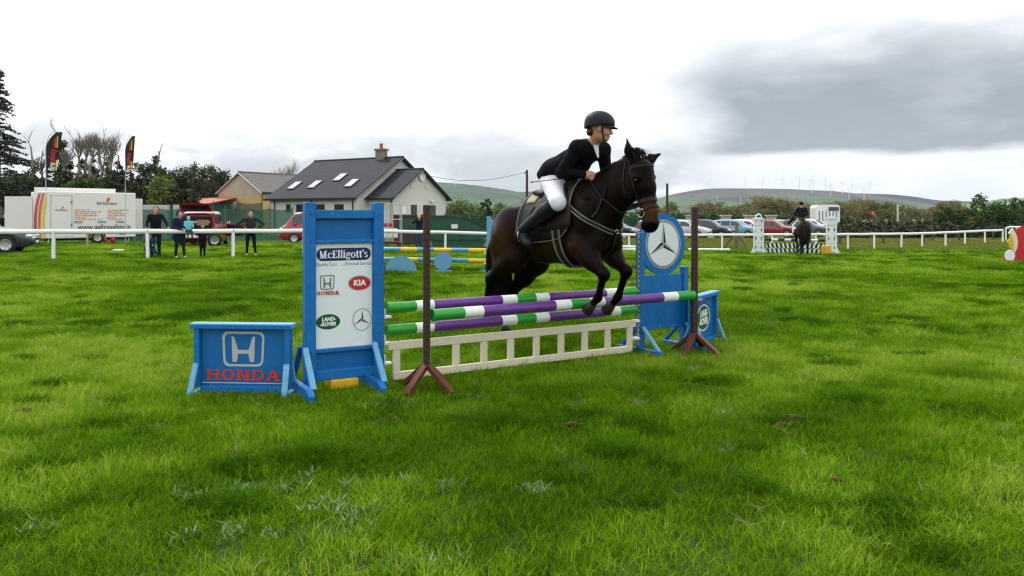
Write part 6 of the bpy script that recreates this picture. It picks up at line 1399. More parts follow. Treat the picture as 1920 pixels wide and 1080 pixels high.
# ridge runs away from us: local x = away, gable wall at x = 0 facing the field, local y to the left
yr = gable_house(yh, 0, 11.5, 7.0, 4.4, 6.55, OCH, OLDR, y0=-7.0, ov=.2); barge(yh, -.22, 7.0, 4.4, 6.55, mat('white_barge', (.66, .62, .54), .6), -7.0, .2, .22)
MB().add([(-.02, -7.0, 4.1), (-.02, 0, 4.1), (-.02, -.2, 4.4), (-.02, -3.5, 6.38), (-.02, -6.8, 4.4)], [(4, 3, 2, 1, 0)], 0).build('gable_panel', BEI, yh)
for y_, z_ in ((-7.03, 2.6),):
    for x_ in (1.6, 4.6): f = MB().box((x_, y_, z_), (1.0, .08, 1.7)).build('window', FRAME, yh); MB().box((x_, y_ - .05, z_), (.8, .02, 1.45)).build('pane', PANE, f)
MB().tube([(-.05, -7.05, 4.2), (-.05, -7.05, 0)], .06, 6).build('downpipe', TRIM, yh); MB().box((10.4, -3.5, 6.9), (.9, .9, 1.3)).build('chimney', CHIM, yr)
dsh = thing('satellite_dish', 'pale satellite dish on the ochre house wall', 'satellite dish', world_of(yh, (-.5, -3.0, 2.9)), R(59.3)); MB().lathe([(.02, .10), (.3, .05), (.5, -.05), (.52, -.06)], 18, T=Matrix.Rotation(R(-70), 4, 'Y')).build('dish', mat('dish_grey', (.42, .43, .42), .5), dsh); MB().tube([(.45, 0, -.1), (0, 0, 0)], .04, 6).build('arm', TRIM, dsh)
sh = thing('shed', 'grey plank lean-to shed with rusty red roof beside the ochre house', 'shed', world_of(yh, (-3.6, 1.2, 0)), R(59.3))
MB().box((1.7, -.6, 1.5), (3.3, 4.6, 3.0)).build('wall', PLANK, sh); MB().add([(-.2, 2.0, 3.05), (-.2, -4.2, 3.05), (3.6, -4.2, 3.75), (3.6, 2.0, 3.75), (-.2, 2.0, 3.15), (-.2, -4.2, 3.15), (3.6, -4.2, 3.85), (3.6, 2.0, 3.85)], [(3, 2, 1, 0), (4, 5, 6, 7), (0, 1, 5, 4), (1, 2, 6, 5), (2, 3, 7, 6), (3, 0, 4, 7)], 0).build('roof', TIN, sh)
# distant cottage on the right and gate pillars behind the cars
cot = thing('house', 'small white cottage with red roof far behind the right hedge', 'house', GX(1606, 210, -.3), R(5)); gable_house(cot, 0, 6.0, 5, 2.1, 3.9, WP, mat('red_tile_roof', (.34, .06, .04), .8, .15), ov=.2); MB().box((7.5, 2.5, 1.3), (2.6, 4.0, 2.2)).build('annex', WP, cot)
STONE = mat('pale_pillar_stone', (.36, .34, .30), .9, .15, 3, .2, 14)
for i, (px, Y) in enumerate(((1293, 76), (1361, 76), (1405, 77), (1446, 78))):
    t = thing('gate_pillar', 'pale capped gate pillar behind the parked cars, %s from the left' % ('first', 'second', 'third', 'fourth')[i], 'pillar', GX(px, Y), R(10), 'gate pillars')
    MB().box((0, 0, .85), (.72, .72, 1.7), bev=.03).build('shaft', STONE, t); MB().box((0, 0, 1.76), (.95, .95, .14), bev=.03).build('cap', STONE, t)
t = thing('boundary_wall', 'low pale wall between the gate pillars behind the cars', 'wall', GX(1374, 77)); MB().box((1.0, 0, .55), (1.5, .25, 1.1)).build('panel', STONE, t); MB().box((3.0, .3, .55), (1.5, .25, 1.1)).build('panel', STONE, t)
CONC = mat('pale_concrete', (.46, .45, .42), .9, .12, 2, .15, 12)
for a, b, lb in ((249, 258, 'pale concrete block behind the net, half hidden by the trailer'), (272, 316, 'long pale concrete block behind the man at the rail'), (327, 356, 'pale concrete block behind the woman in the navy coat')):
    p = GX((a + b) / 2, 58); o = MB().box((0, 0, 1.28), ((b - a) * 58 / F, .8, 2.5), bev=.04).build('concrete_block', CONC); o.location = p; o.rotation_euler = (0, 0, R(12)); tag(o, lb, 'block', 'concrete blocks')
# green windbreak nets on stakes
def net_mat(nm, rgb, tr_):
    m = mat(nm, rgb, .8, .2, .8); t = m.node_tree; b = t.nodes['Principled BSDF']; x = t.nodes.new('ShaderNodeBsdfTransparent'); ms = t.nodes.new('ShaderNodeMixShader'); ms.inputs[0].default_value = tr_
    t.links.new(b.outputs[0], ms.inputs[1]); t.links.new(x.outputs[0], ms.inputs[2]); t.links.new(ms.outputs[0], t.nodes['Material Output'].inputs[0]); return m
NET1 = net_mat('green_net', (.010, .105, .060), .22); NET2 = net_mat('dark_green_net', (.006, .055, .034), .3)
def net(label, pts, h_, m_, sag=.12):
    p = [GX(a, b) for a, b in pts]; t = thing('net_fence', label, 'net fence', p[0])
    for i, q in enumerate(p):
        MB().tube([q - p[0], q - p[0] + Vector((.03 * (i % 3 - 1), 0, h_ + .12))], .05, 6).build('stake', WOODG, t)
        if i:
            a, b = p[i - 1] - p[0], q - p[0]; n = 8; vs = []
            for k in range(n + 1):
                f = k / n; c_ = a.lerp(b, f); bul = .15 * math.sin(f * 3.14)
                for v in (0, .5, 1): vs.append(c_ + Vector((0, bul * math.sin(v * 3.14), h_ * v - sag * math.sin(f * 3.14) * v)))
            MB().add(vs, [(3 * k + j, 3 * k + j + 3, 3 * k + j + 4, 3 * k + j + 1) for k in range(n) for j in (0, 1)], 0, True).build('net_panel', m_, t)
net('bright green windbreak net behind the spectators', [(px, 55 + (px - 250) * .003) for px in range(-40, 560, 42)], 2.25, NET1)
net('dark green net in front of the ochre house shed', [(px, 74) for px in range(-60, 500, 46)], 3.0, NET2)
net('green net running right from the skip to the hedge', [(px, 66) for px in range(835, 1330, 45)], 1.9, NET2)
# poles and wire
POLE = mat('dark_utility_pole', (.05, .04, .032), .9, .2, 4)
up = thing('utility_pole', 'dark wooden utility pole left of the rider', 'utility pole', GX(988, 84)); MB().tube([(0, 0, 0), (0, 0, PX(0, 320, 84).z + .5)], [.17, .12], 8).build('pole', POLE, up); MB().box((-.15, 0, PX(0, 322, 84).z + .3), (.35, .1, .18)).build('insulator', GREY, up)
hp_ = PX(988, 322, 84) - Vector(up.location); he = Vector((-9.4, 73, 5.4)) - Vector(up.location); MB().tube([hp_.lerp(he, f) - Vector((0, 0, .9 * math.sin(f * 3.14))) for f in np.linspace(0, 1, 14)], .022, 4).build('wire', TRIM, up)
for px, pt, Y, r_, m_, lb in ((1251, 344, 84, .13, POLE, 'plain wooden pole right of the horse ears'), (1388, 366, 150, .12, GREY, 'thin pale pole above the far hedge behind the cars'), (1683, 384, 120, .13, CREAM, 'pale pole rising from the right hedge'), (1345, 366, 170, .1, GREY, 'slim grey lamp pole above the hedge left of the lattice wing')):
    o = MB().tube([(0, 0, 0), (0, 0, PX(0, pt, Y).z - GX(px, Y).z)], [r_ * 1.2, r_], 8).build('pole', m_); o.location = GX(px, Y); tag(o, lb, 'pole')
# wind turbines on the ridge
TUR = mat('white_turbine', (.72, .74, .76), .5, .03)
def turbine_base():
    t = thing('wind_turbine', 'first small white wind turbine from the left on the right ridge', 'wind turbine', (0, 0, 0), 0, 'wind turbines on the right ridge')
    MB().tube([(0, 0, -20), (0, 0, 50)], [1.5, .9], 8).build('tower', TUR, t); MB().box((0, -1, 50.5), (2, 5, 2), bev=.3).build('nacelle', TUR, t)
    for k in range(3):
        a = R(18 + 120 * k); MB().tube([(0, -3.4, 50.5), (8 * math.sin(a), -3.4, 50.5 + 8 * math.cos(a)), (27 * math.sin(a), -3.4, 50.5 + 27 * math.cos(a))], [.5, .9, .25], 6, sq=.4).build('blade', TUR, t)
    return t
tb = turbine_base(); first = True; ti = 0
for px, pb_, Y in ((1331, 354, 2650), (1397, 353, 2650), (1430, 353, 2700), (1466, 354, 2550), (1499, 354, 2650), (1518, 355, 2550), (1523, 360, 2350), (1548, 357, 2600), (1557, 372, 2150), (1579, 364, 2350), (1592, 378, 2050), (1598, 361, 2550), (1620, 372, 2150), (1631, 362, 2700)):
    o = tb if first else copy_tree(tb); first = False; o.location = PX(px, pb_ + 1, Y); o.rotation_euler = (0, 0, R(20)); s_ = .62 + .2 * random.random(); o.scale = (s_,) * 3
    o['label'] = '%s small white wind turbine from the left on the right ridge' % ORD[ti]; ti += 1
o = copy_tree(tb, label='lone white wind turbine on the left hill right of the house', group='wind turbines on the right ridge'); o.location = PX(853, 347, 2250); o.scale = (.6,) * 3
# ------------------------------------------------------------------ trees, hedges
LD = mat('dark_leaf', (.018, .034, .010), .6, .25, .8, island=.45, transl=.2, spec=.2); LI = mat('ivy_leaf', (.014, .030, .010), .45, .25, .9, island=.45, transl=.12, spec=.3); LM = mat('mid_green_leaf', (.042, .082, .015), .6, .25, .8, island=.45, transl=.25, spec=.2)
LS = mat('spring_leaf', (.115, .155, .034), .65, .25, .7, island=.45, transl=.3, spec=.15); LO = mat('olive_bud', (.20, .185, .075), .7, .25, .6, island=.4, transl=.25, spec=.1); LBN = mat('brown_twig_leaf', (.048, .050, .024), .8, .3, .6, island=.4, spec=.1)
BARK = mat('grey_brown_bark', (.075, .060, .045), .9, .25, 3, .4, 12); PALE = mat('pale_dead_wood', (.19, .165, .13), .85, .2, 3, .3, 12); TWIG = mat('pale_twig', (.20, .175, .135), .9, .15, 3); TWIGD = mat('dark_twig', (.15, .13, .10), .9, .2, 3); NEED = mat('conifer_needle', (.030, .036, .024), .6, .25, .9, island=.4, spec=.2)
def leaf_mesh(name, cen, rad, per, size, m, seed, flat=1.0):
    g = np.random.default_rng(seed); cen = np.asarray(cen, float); rad = np.asarray(rad, float); n = len(cen) * per
    c = np.repeat(cen, per, 0); r = np.repeat(rad, per); d = g.normal(size=(n, 3)); d /= np.linalg.norm(d, axis=1)[:, None]; q = g.random(n) ** .45
    p = c + d * (r * q)[:, None] * np.array((1, 1, flat)); u = g.normal(size=(n, 3)); u[:, 2] *= .6; u /= np.linalg.norm(u, axis=1)[:, None]; v = np.cross(u, g.normal(size=(n, 3))); v /= np.linalg.norm(v, axis=1)[:, None]
    s = size * (.5 + g.random(n))[:, None]; V_ = np.stack([p - u * s * .5, p + v * s * .32, p + u * s * .5, p - v * s * .32], 1).reshape(-1, 3)
    return np_mesh(name, V_, np.arange(n * 4).reshape(-1, 4), [m])
def crown_pts(k, rx, rz, z0, seed, bias=.5, flat=.0):
    g = np.random.default_rng(seed); d = g.normal(size=(k, 3)); d /= np.linalg.norm(d, axis=1)[:, None]; q = bias + (1 - bias) * g.random(k) ** .6
    p = d * q[:, None] * np.array((rx, rx * .9, rz)) + np.array((0, 0, z0)); p += g.normal(size=(k, 3)) * np.array((rx, rx, rz)) * .10; return p, rx * (.20 + .16 * g.random(k))
def branches(mb, p, d, l, r, depth, g, spread=.6, mi=0, up=.15, kids=(3, 5), tips=None, nside=5, wig=.12):
    """a forking limb of tapered tubes"""
    a = Vector(p); dd = Vector(d).normalized(); pts = [a]; n = 3
    for i in range(n):
        dd = (dd + Vector((g.normal() * wig, g.normal() * wig, g.normal() * wig * .6 + up * .25))).normalized(); pts.append(pts[-1] + dd * l / n)
    mb.tube(pts, [r * (1 - .5 * i / n) for i in range(n + 1)], nside if depth > 1 else 3, mi, cap=False)
    if tips is not None and depth <= 1: tips.append(pts[-1])
    if depth == 0: return
    for k in range(g.integers(*kids)):
        f = .35 + .65 * g.random(); i = min(int(f * n), n - 1); q = pts[i].lerp(pts[i + 1], f * n - i)
        s_ = Vector((g.normal(), g.normal(), g.normal() * .6)).normalized(); nd = (dd + s_ * spread * (1 + .3 * g.normal())).normalized(); branches(mb, q, nd, l * (.55 + .25 * g.random()), r * .5, depth - 1, g, spread, mi, up, kids, tips, nside, wig)
def leafy_tree(name, label, cat, loc, h_, rx, seed, m, per=85, k=55, size=.26, group=None, trunk=.14, low=.12, bm=BARK):
    g = np.random.default_rng(seed); t = thing(name, label, cat, loc, g.random() * 6, group); mb = MB(); z1 = h_ * .55
    pts, rad = crown_pts(k, rx, h_ * (1 - low) / 2 * .92, h_ * (low + (1 - low) / 2), seed)
    mb.tube([(0, 0, -.2), (.05 * rx, 0, z1 * .5), (0, .05 * rx, z1), (0, 0, h_ * .8)], [trunk * h_ * .12 + .05, trunk * h_ * .1 + .04, trunk * h_ * .07 + .03, .03], 7)
    for i in range(0, k, 3): mb.tube([(0, 0, min(pts[i][2] * .6, z1)), Vector((0, 0, pts[i][2] * .75)).lerp(Vector(pts[i]), .6), pts[i]], [.07, .05, .02], 4, cap=False)
    mb.build('trunk', bm, t); link(bpy.data.objects.new('crown', leaf_mesh('crown', pts, rad, per, size, m, seed + 1)), t); return t
def bare_tree(name, label, loc, h_, seed, bm, depth=4, leaves=None, lsize=.2, per=8, group=None, spread=.62, trunk=.3, r=None):
    g = np.random.default_rng(seed); t = thing(name, label, 'tree', loc, 0, group); mb = MB(); tips = []
    branches(mb, (0, 0, -.2), (g.normal() * .06, g.normal() * .06, 1), h_ * trunk + .2, r or h_ * .026, depth, g, spread, 0, .25, (4, 6), tips, 5)
    tp = max(v.z for v in mb.v); k_ = h_ / tp; mb.v = [v * k_ for v in mb.v]; tips = [x * k_ for x in tips]
    mb.build('trunk', bm, t)
    if leaves: link(bpy.data.objects.new('crown', leaf_mesh('crown', [tuple(x) for x in tips], np.full(len(tips), h_ * .06), per, lsize, leaves, seed)), t)
    return t
# --- left: conifer at the frame edge
g = np.random.default_rng(5); p = GX(-6, 68); cf_ = thing('conifer_tree', 'tall sparse conifer with drooping branches at the left edge', 'tree', p)
MB().tube([(0, 0, -.2), (.1, 0, 7), (0, 0, 14.6)], [.32, .2, .04], 8).build('trunk', BARK, cf_); mb = MB(); cen = []; rd = []
for i in range(230):
    z = 2.0 + 12.2 * (i / 230) ** .9; a = g.random() * 6.28; l = (14.9 - z) * .30 * (.55 + .6 * g.random()) + .25; e = Vector((math.cos(a), math.sin(a), 0)); q = [Vector((0, 0, z)), Vector((0, 0, z + .15)) + e * l * .5, Vector((0, 0, z - .10 - .05 * l)) + e * l]
    mb.tube(q, [.035, .025, .01], 3, cap=False)
    for f in np.arange(.3, 1.01, .28 / max(l, .3)): w_ = q[0].lerp(q[1], f * 2) if f < .5 else q[1].lerp(q[2], f * 2 - 1); cen.append(tuple(w_ - Vector((0, 0, .05)))); rd.append(.17 + .08 * g.random())
mb.build('branches', TWIGD, cf_); link(bpy.data.objects.new('foliage', leaf_mesh('foliage', cen, rd, 12, .19, NEED, 6, .45)), cf_)
# --- pollarded ivy trees behind the trailer
def pollard(px, Y, topy, lean, seed, label, ivy=.6, fan=True, fat=.22):
    g = np.random.default_rng(seed); p = GX(px, Y); H_ = PX(0, topy, Y).z - p.z; t = thing('pollard_tree', label, 'tree', p, 0, 'ivy clad bare trees behind the trailer'); mb = MB()
    n = 6; pts = [Vector((lean * (i / n) ** 1.3 + g.normal() * .10, g.normal() * .10, H_ * (.80 if fan else 1.0) * i / n)) for i in range(n + 1)]; fat = fat if fan else .13; mb.tube(pts, [fat * (1 - .5 * i / n) for i in range(n + 1)], 6, cap=True)
    for i in range(2, n + 1):
        if g.random() < .7: branches(mb, pts[i], (g.normal() * .8, g.normal() * .5, .9), H_ * .2, fat * .35, 2, g, .5, 0, .3, (2, 4))
    if fan:
        for k in range(9): branches(mb, pts[-1], (g.normal() * .55 + .02, g.normal() * .4, 1), H_ * .13, .05, 2, g, .38, 0, .35, (4, 7), None, 3, .08)
    mb.build('trunk', PALE, t); cen = []; rd = []
    for i in range(44):
        f = g.random() ** .8 * ivy; j = min(int(f * n), n - 1); q = pts[j].lerp(pts[j + 1], f * n - j); cen.append((q.x + g.normal() * .25, q.y + g.normal() * .2, q.z)); rd.append(.35 + .35 * g.random() * (1 - f))
    link(bpy.data.objects.new('ivy', leaf_mesh('ivy', cen, rd, 60, .2, LI, seed)), t)
for i, (px, topy, lean, iv, fan, lb) in enumerate(((62, 275, -.3, .75, False, 'thin ivy clad dead tree just left of the first flag'), (72, 300, .5, .4, True, 'leaning bare tree beside the left feather flag'), (116, 263, .0, 1.0, False, 'dark ivy covered trunk right of the first flag'), (128, 285, -.4, .35, True, 'forked bare tree second right of the first flag'), (143, 262, .2, .6, True, 'pale bare pollard left of the twiggy dome'), (158, 258, .1, .75, True, 'pale pollard with fan of twigs, left in the dome'), (172, 257, .0, .6, True, 'pale pollard at the centre of the twiggy dome'),
                                             (186, 259, .1, .5, True, 'pale pollard with long clean trunk right in the dome'), (196, 262, .6, .35, True, 'pale leaning pollard at the right of the dome'), (204, 268, .2, .85, True, 'ivy dark pollard closing the dome on the right'), (221, 292, .0, .3, False, 'single pale dead trunk left of the second flag'))):
    pollard(px, 66 + (i % 3) * 2.5, topy, lean, 100 + i, lb, iv, fan)
for i, (px, ty_, lb) in enumerate(((108, 300, 'left of the twiggy dome'), (136, 296, 'under the left of the twiggy dome'), (160, 288, 'at the heart of the twiggy dome'), (180, 292, 'right of the heart of the twiggy dome'), (207, 290, 'at the right end of the twiggy dome'), (226, 305, 'just before the second flag'))):
    p = GX(px, 72); leafy_tree('ivy_tree', 'dark ivy clad tree standing %s' % lb, 'tree', p, PX(0, ty_, 72).z - p.z, .85, 150 + i, LI, 80, 44, .22, 'dark ivy clad trees behind the trailer', low=.0)
# --- ivy tree with one bare limb
t = leafy_tree('ivy_tree', 'ivy smothered tree with one bare limb reaching up right', 'tree', GX(268, 63), 6.0, 1.25, 31, LI, 110, 46, .2); rz_ = t.rotation_euler.z; t.rotation_euler = (0, 0, 0)
MB().tube([(0.3, 0, 4.2), (.7, 0, 5.5), (1.15, 0, 6.1), (1.28, 0, 6.6), (1.22, 0, 6.9)], [.2, .13, .09, .06, .04], 6).tube([(1.28, 0, 6.55), (1.42, 0, 7.1), (1.62, 0, 7.55)], [.05, .035, .015], 5).build('bare_limb', PALE, t)
link(bpy.data.objects.new('limb_ivy', leaf_mesh('limb_ivy', [(.4, 0, 4.8), (.6, 0, 5.3), (.8, 0, 5.7), (1.0, 0, 6.0), (.1, 0, 5.4)], [.45, .4, .3, .2, .5], 90, .17, LI, 33)), t)
# --- dark evergreen belt
belt = [(12, 60, 318, 1.9, LD), (38, 62, 312, 1.8, LM), (-30, 60, 322, 2.0, LM), (70, 59, 335, 1.5, LD), (98, 61, 330, 1.5, LM), (160, 60, 322, 1.9, LM), (130, 62, 318, 1.6, LD), (200, 61, 325, 1.7, LD), (225, 63, 318, 1.5, LD), (248, 60, 340, 1.3, LBN), (290, 66, 305, 1.7, LM), (303, 60, 330, 1.5, LS), (322, 68, 315, 1.8, LD), (345, 70, 305, 1.8, LD), (362, 66, 318, 1.6, LBN), (378, 70, 300, 1.7, LM), (398, 71, 308, 1.7, LD), (412, 72, 312, 1.6, LBN), (428, 74, 318, 1.6, LD), (335, 60, 350, 1.4, LBN)]
kind_w = {LD.name: 'dark evergreen', LM.name: 'mid green', LBN.name: 'brownish', LS.name: 'olive green'}
prevn = ['behind the parked dark car', 'left of the trailer roof', 'at the far left edge', 'under the first flag', 'below the pollards at left', 'below the twiggy dome', 'left below the twiggy dome', 'left of the second flag', 'beside the second flag', 'just right of the second flag', 'right of the ivy tree', 'low, under the ivy tree', 'above the concrete block', 'above the navy coated woman', 'above the red car at left', 'tallest above the red car', 'above the shed at left', 'above the shed', 'beside the ochre gable', 'low, above the concrete blocks']
for i, (px, Y, ty_, rx, m_) in enumerate(belt):
    if px > 340: Y, rx = Y + 27, rx * 1.38
    p = GX(px, Y); leafy_tree('belt_tree', '%s bushy tree %s' % (kind_w[m_.name], prevn[i]), 'tree', p, PX(0, ty_, Y).z - p.z, rx, 200 + i, m_, 80, 60, .24, 'dark tree belt at the left', low=.02)
bare_tree('bare_tree', 'pale bare tree rising behind the two houses', GX(515, 112), PX(0, 295, 112).z + .5, 61, TWIG, 5, None, group=None, spread=.55, trunk=.34)
# --- bushes right of the grey house
for i, (px, Y, ty_, rx, m_, lb) in enumerate(((868, 82, 377, 2.2, LS, 'bright spring bush right of the house, behind the skip'), (852, 92, 383, 1.6, LM, 'small green bush against the house gable corner'), (893, 86, 388, 1.6, LM, 'green bush between the spring bush and the young tree'), (925, 90, 391, 1.8, LS, 'pale green bush right of the young upright tree'), (945, 96, 386, 1.9, LM, 'rounded green bush left of the horse back'), (968, 92, 388, 1.8, LD, 'dark rounded bush beside the horse back'), (1000, 100, 386, 2.4, LO, 'olive bush under the utility pole'), (1030, 100, 388, 2.0, LM, 'green bush behind the rider leg'))):
    p = GX(px, Y); leafy_tree('bush', lb, 'bush', p, PX(0, ty_, Y).z - p.z, rx, 300 + i, m_, 60, 48, .24, 'bushes right of the grey house', low=.0)
p = GX(913, 80); t = leafy_tree('young_tree', 'slim young tree standing up from the bushes right of the skip', 'tree', p, PX(0, 367, 80).z - p.z, .6, 320, LM, 45, 26, .2, low=.2)
# --- far hedge and the bare olive trees on the right: four kinds, copied
def hedge(name, label, a, b, dep, h_, m_, n, seed, size=.3):
    g = np.random.default_rng(seed); A_, B__ = GX(*a), GX(*b); f = g.random(n); x = A_.x + (B__.x - A_.x) * f; y = A_.y + (B__.y - A_.y) * f + g.normal(size=n) * dep * .35; top = h_ * (.75 + .35 * vnoise(x, y, 3.0, seed) + .15 * g.random(n))
    z = gz(x, y) + top * g.random(n) ** .6 * .95; o = link(bpy.data.objects.new(name, leaf_mesh(name, np.stack([x, y, z], 1) - np.array(A_), .32 + .25 * g.random(n), 26, size, m_, seed))); o.location = A_; tag(o, label, 'hedge'); return o
hedge('hedge', 'long dark green hedge behind the parked cars', (1040, 92), (1600, 96), 2.2, 1.75, LM, 620, 71); hedge('hedge', 'brownish bramble hedge along the right of the field', (1560, 64), (1790, 65), 2.0, .85, LBN, 460, 72); hedge('hedge', 'dark green hedge over the bramble bank at right', (1565, 68), (1990, 68), 2.3, .9, LD, 620, 73); hedge('hedge', 'olive bramble strip low along the right bank', (1575, 62.5), (1960, 63), 1.2, .5, LBN, 300, 74); hedge('hedge', 'dark bank hedge under the right hand trees', (1760, 63.5), (1990, 64), 2.0, 1.0, LD, 340, 75)
hedge('hedge', 'far field hedge below the wind farm hill', (1200, 150), (2050, 155), 4, 1.8, LS, 760, 76, .4); hedge('hedge', 'far field hedge right of the grey house', (760, 150), (1210, 145), 4, 2.2, LS, 420, 77, .4)
protos = [bare_tree('hedgerow_tree', 'olive budding tree in the far hedgerow behind the cars', (0, 0, 0), 6.0, 400 + i, TWIGD, 4, (LO, LS, LO, LO)[i], .2, (9, 11, 8, 6)[i], 'trees along the far hedgerow', .7, .22) for i in range(4)]
g = np.random.default_rng(8)
spots = [(1236, 100, 382), (1262, 120, 378), (1300, 150, 384), (1325, 125, 372), (1337, 140, 378), (1362, 130, 384), (1392, 118, 374), (1418, 112, 371), (1432, 120, 366), (1452, 128, 374), (1466, 112, 368), (1490, 118, 371), (1505, 126, 376), (1530, 130, 381), (1556, 122, 377), (1572, 112, 377), (1592, 118, 372), (1612, 114, 371), (1632, 118, 372), (1650, 122, 376), (1672, 126, 379), (1697, 130, 381), (1722, 120, 384), (1745, 128, 386), (1765, 114, 375), (1786, 120, 382), (1810, 118, 386), (1835, 122, 388), (1215, 130, 388), (1378, 145, 386), (1865, 120, 384), (1900, 118, 384), (1940, 112, 380), (1985, 118, 382)]
rank = {i: r for r, i in enumerate(sorted(range(len(spots)), key=lambda i: spots[i][0]))}
for i, (px, Y, ty_) in enumerate(spots):
    o = protos[i] if i < 4 else copy_tree(protos[(i * 7 + i // 4) % 4]); p = GX(px, Y); o.location = p; s_ = (PX(0, ty_, Y).z - p.z) / 6.0; o['label'] = 'olive budding tree in the far right hedgerow, %s from the left' % ORD[rank[i]]; o.scale = (s_ * (1.1 + .4 * g.random()), s_ * 1.2, s_); o.rotation_euler = (0, 0, g.random() * 6.28)
for i, (px, Y, ty_, rx, m_, lb) in enumerate(((1775, 66, 392, 1.2, LM, 'small leafy green tree left of the large one at right'), (1848, 66, 368, 2.1, LM, 'large leafy green tree near the right edge'), (1812, 68, 391, 1.0, LBN, 'dark brownish shrub between the right hand trees'), (1912, 67, 374, 1.6, LM, 'leafy green tree cut by the right edge'), (1828, 65, 408, .9, LS, 'low pale shrub at the foot of the large right tree'), (1958, 67, 372, 1.7, LM, 'leafy tree just outside the right edge'))):
    p = GX(px, Y); leafy_tree('green_tree', lb, 'tree', p, PX(0, ty_, Y).z - p.z, rx, 500 + i, m_, 95, 60, .2, 'leafy trees at the right', low=.02)
# ------------------------------------------------------------------ spectators and the distant horse and rider
def cloth(nm, c): return mat(nm, c, .85, .15, 12, .2, 30, spec=.12)
def person(label, loc, rz, H_, top, legs, shoe, hair, arms, legp=None, hood=False, lean=0.0, cap=None, head_turn=0.0, coat=0.0, res=.017, group=None, bulk=1.0, crouch=None):
    """front of the figure is -Y; arms: ((elbow, hand) right, left) in metres for a 1.7 m figure"""
    t = thing('person', label, 'person', loc, rz, group); s = H_ / 1.7; B = Body(.035)
    A = lambda p: np.array(p, float) * s
    hip, sh, nk, hd = (0, 0, .92), (0, -lean * .8, 1.40), (0, -lean * .9, 1.47), (0, -lean - .01, 1.585)
    kn = [(-.10, -.02, .49), (.10, -.02, .49)]; an = [(-.11, .02, .09), (.11, .02, .09)]; hx_ = [(-.09, 0, .90), (.09, 0, .90)]
    if legp: kn, an = legp
    if crouch: hip, sh, nk, hd, hx_ = crouch
    hip, sh, nk, hd = map(np.array, (hip, sh, nk, hd)); cone = lambda a, b, r0, r1, tg, k=None, sq=None: B.cone(A(a), A(b), r0 * s, r1 * s, tg, k, sq)
    X = ((1, 0, 0), 1.4 * bulk); mid = hip * .45 + sh * .55
    cone(hip + (0, 0, .04), mid, .105, .105, 1, sq=X); cone(mid, sh - (0, 0, .09), .108, .105, 1, sq=X); cone(sh + (-.14, 0, -.01), sh + (.14, 0, -.01), .065, .065, 1)
    if coat: cone(hip + (0, .01, .05), hip + (0, .02, -coat), .125, .15, 1, sq=X)
    B.ell(A(hip - (0, 0, .02)), A((.155 * bulk, .12, .12)), 1 if coat else 2); cone(nk - (0, 0, .04), hd, .05, .048, 0)
    B.ell(A(hd), A((.076, .092, .112)), 0); cone(hd + (0, -.085, .0), hd + (0, -.108, -.02), .012, .014, 0, .012); B.ell(A(hd + (0, -.04, -.07)), A((.05, .05, .05)), 0)
    for x in (-1, 1): B.ell(A(hd + (.078 * x, .005, -.005)), A((.012, .02, .03)), 0, k=.01)
    if hood: B.ell(A(hd + (0, .03, .02)), A((.108, .105, .125)), 1, k=.01); B.ell(A(hd + (0, -.075, -.01)), A((.06, .04, .078)), 0, k=.01)
    else: B.ell(A(hd + (0, .022, .035)), A((.088, .088, .098)), 3, k=.01)
    if cap: B.ell(A(hd + (0, .0, .06)), A((.096, .105, .075)), 3, k=.01); cone(hd + (0, -.08, .045), hd + (0, -.17, .03), .04, .025, 3, .01, ((0, 0, 1), .35))
    for i, x in enumerate((-1, 1)):
        so = sh + (.175 * x * bulk, 0, -.015); e, h_ = map(np.array, arms[i]); cone(so, e, .058, .046, 1, .03); cone(e, h_ * .93 + e * .07, .046, .035, 1, .02); B.ell(A(h_), A((.032, .036, .045)), 0, k=.015); cone(h_, h_ + (.0, -.03, -.035), .016, .012, 0, .01); cone(h_ + (-x * .02, 0, .01), h_ + (-x * .035, -.035, .0), .014, .010, 0, .01)
        k_, a_ = np.array(kn[i]), np.array(an[i]); cone(hx_[i], k_, .088 * bulk, .060, 2, .04); cone(k_, a_, .060, .046, 2, .03); cone(a_ + (0, .03, -.05), a_ + (0, -.13, -.055), .042, .034, 4, .02)
    B.build('body', [SKIN, top, legs, hair, shoe], t, res * max(s, .55), 1)
    for x in (-1, 1): MB().ell(A(hd + (.03 * x, -.088, .012)), (.012 * s, .008 * s, .008 * s), 6, 5).build('eye', EYE, t)
    return t
BLKC = cloth('black_fleece', (.009, .009, .011)); NAVYC = cloth('navy_coat', (.012, .016, .045)); LEGN = cloth('dark_leggings', (.010, .014, .020)); JEAN = cloth('blue_jeans', (.028, .055, .11)); TEAL = cloth('teal_jacket', (.012, .055, .085)); TURQ = cloth('turquoise_jacket', (.13, .50, .56)); CHAR = cloth('charcoal_hoodie', (.026, .026, .030)); BLKT = cloth('black_trousers', (.006, .006, .008)); CAPB = cloth('blue_cap', (.02, .06, .26)); CAPG = cloth('grey_cap', (.16, .16, .13)); SHOEW = cloth('white_trainers', (.66, .58, .52)); SHOEK = cloth('dark_shoes', (.012, .012, .012)); HAIRG = cloth('grey_brown_hair', (.10, .06, .035)); HAIRD = cloth('dark_hair', (.012, .008, .006)); HAIRW = cloth('grey_hair', (.35, .33, .30))
stand_arms = (((-.25, .02, 1.12), (-.24, -.06, .88)), ((.25, .02, 1.12), (.24, -.06, .88)))
def face(p): return math.atan2(-p.x, p.y) * -1 * -1
p = GX(292, 26.75); person('man in black fleece leaning with both hands on the white rail', p, face(p), 1.72, BLKC, LEGN, SHOEK, HAIRG, (((-.27, -.10, 1.10), (-.20, -.42, .95)), ((.33, -.12, 1.12), (.38, -.42, .97))), lean=.10, bulk=1.12)
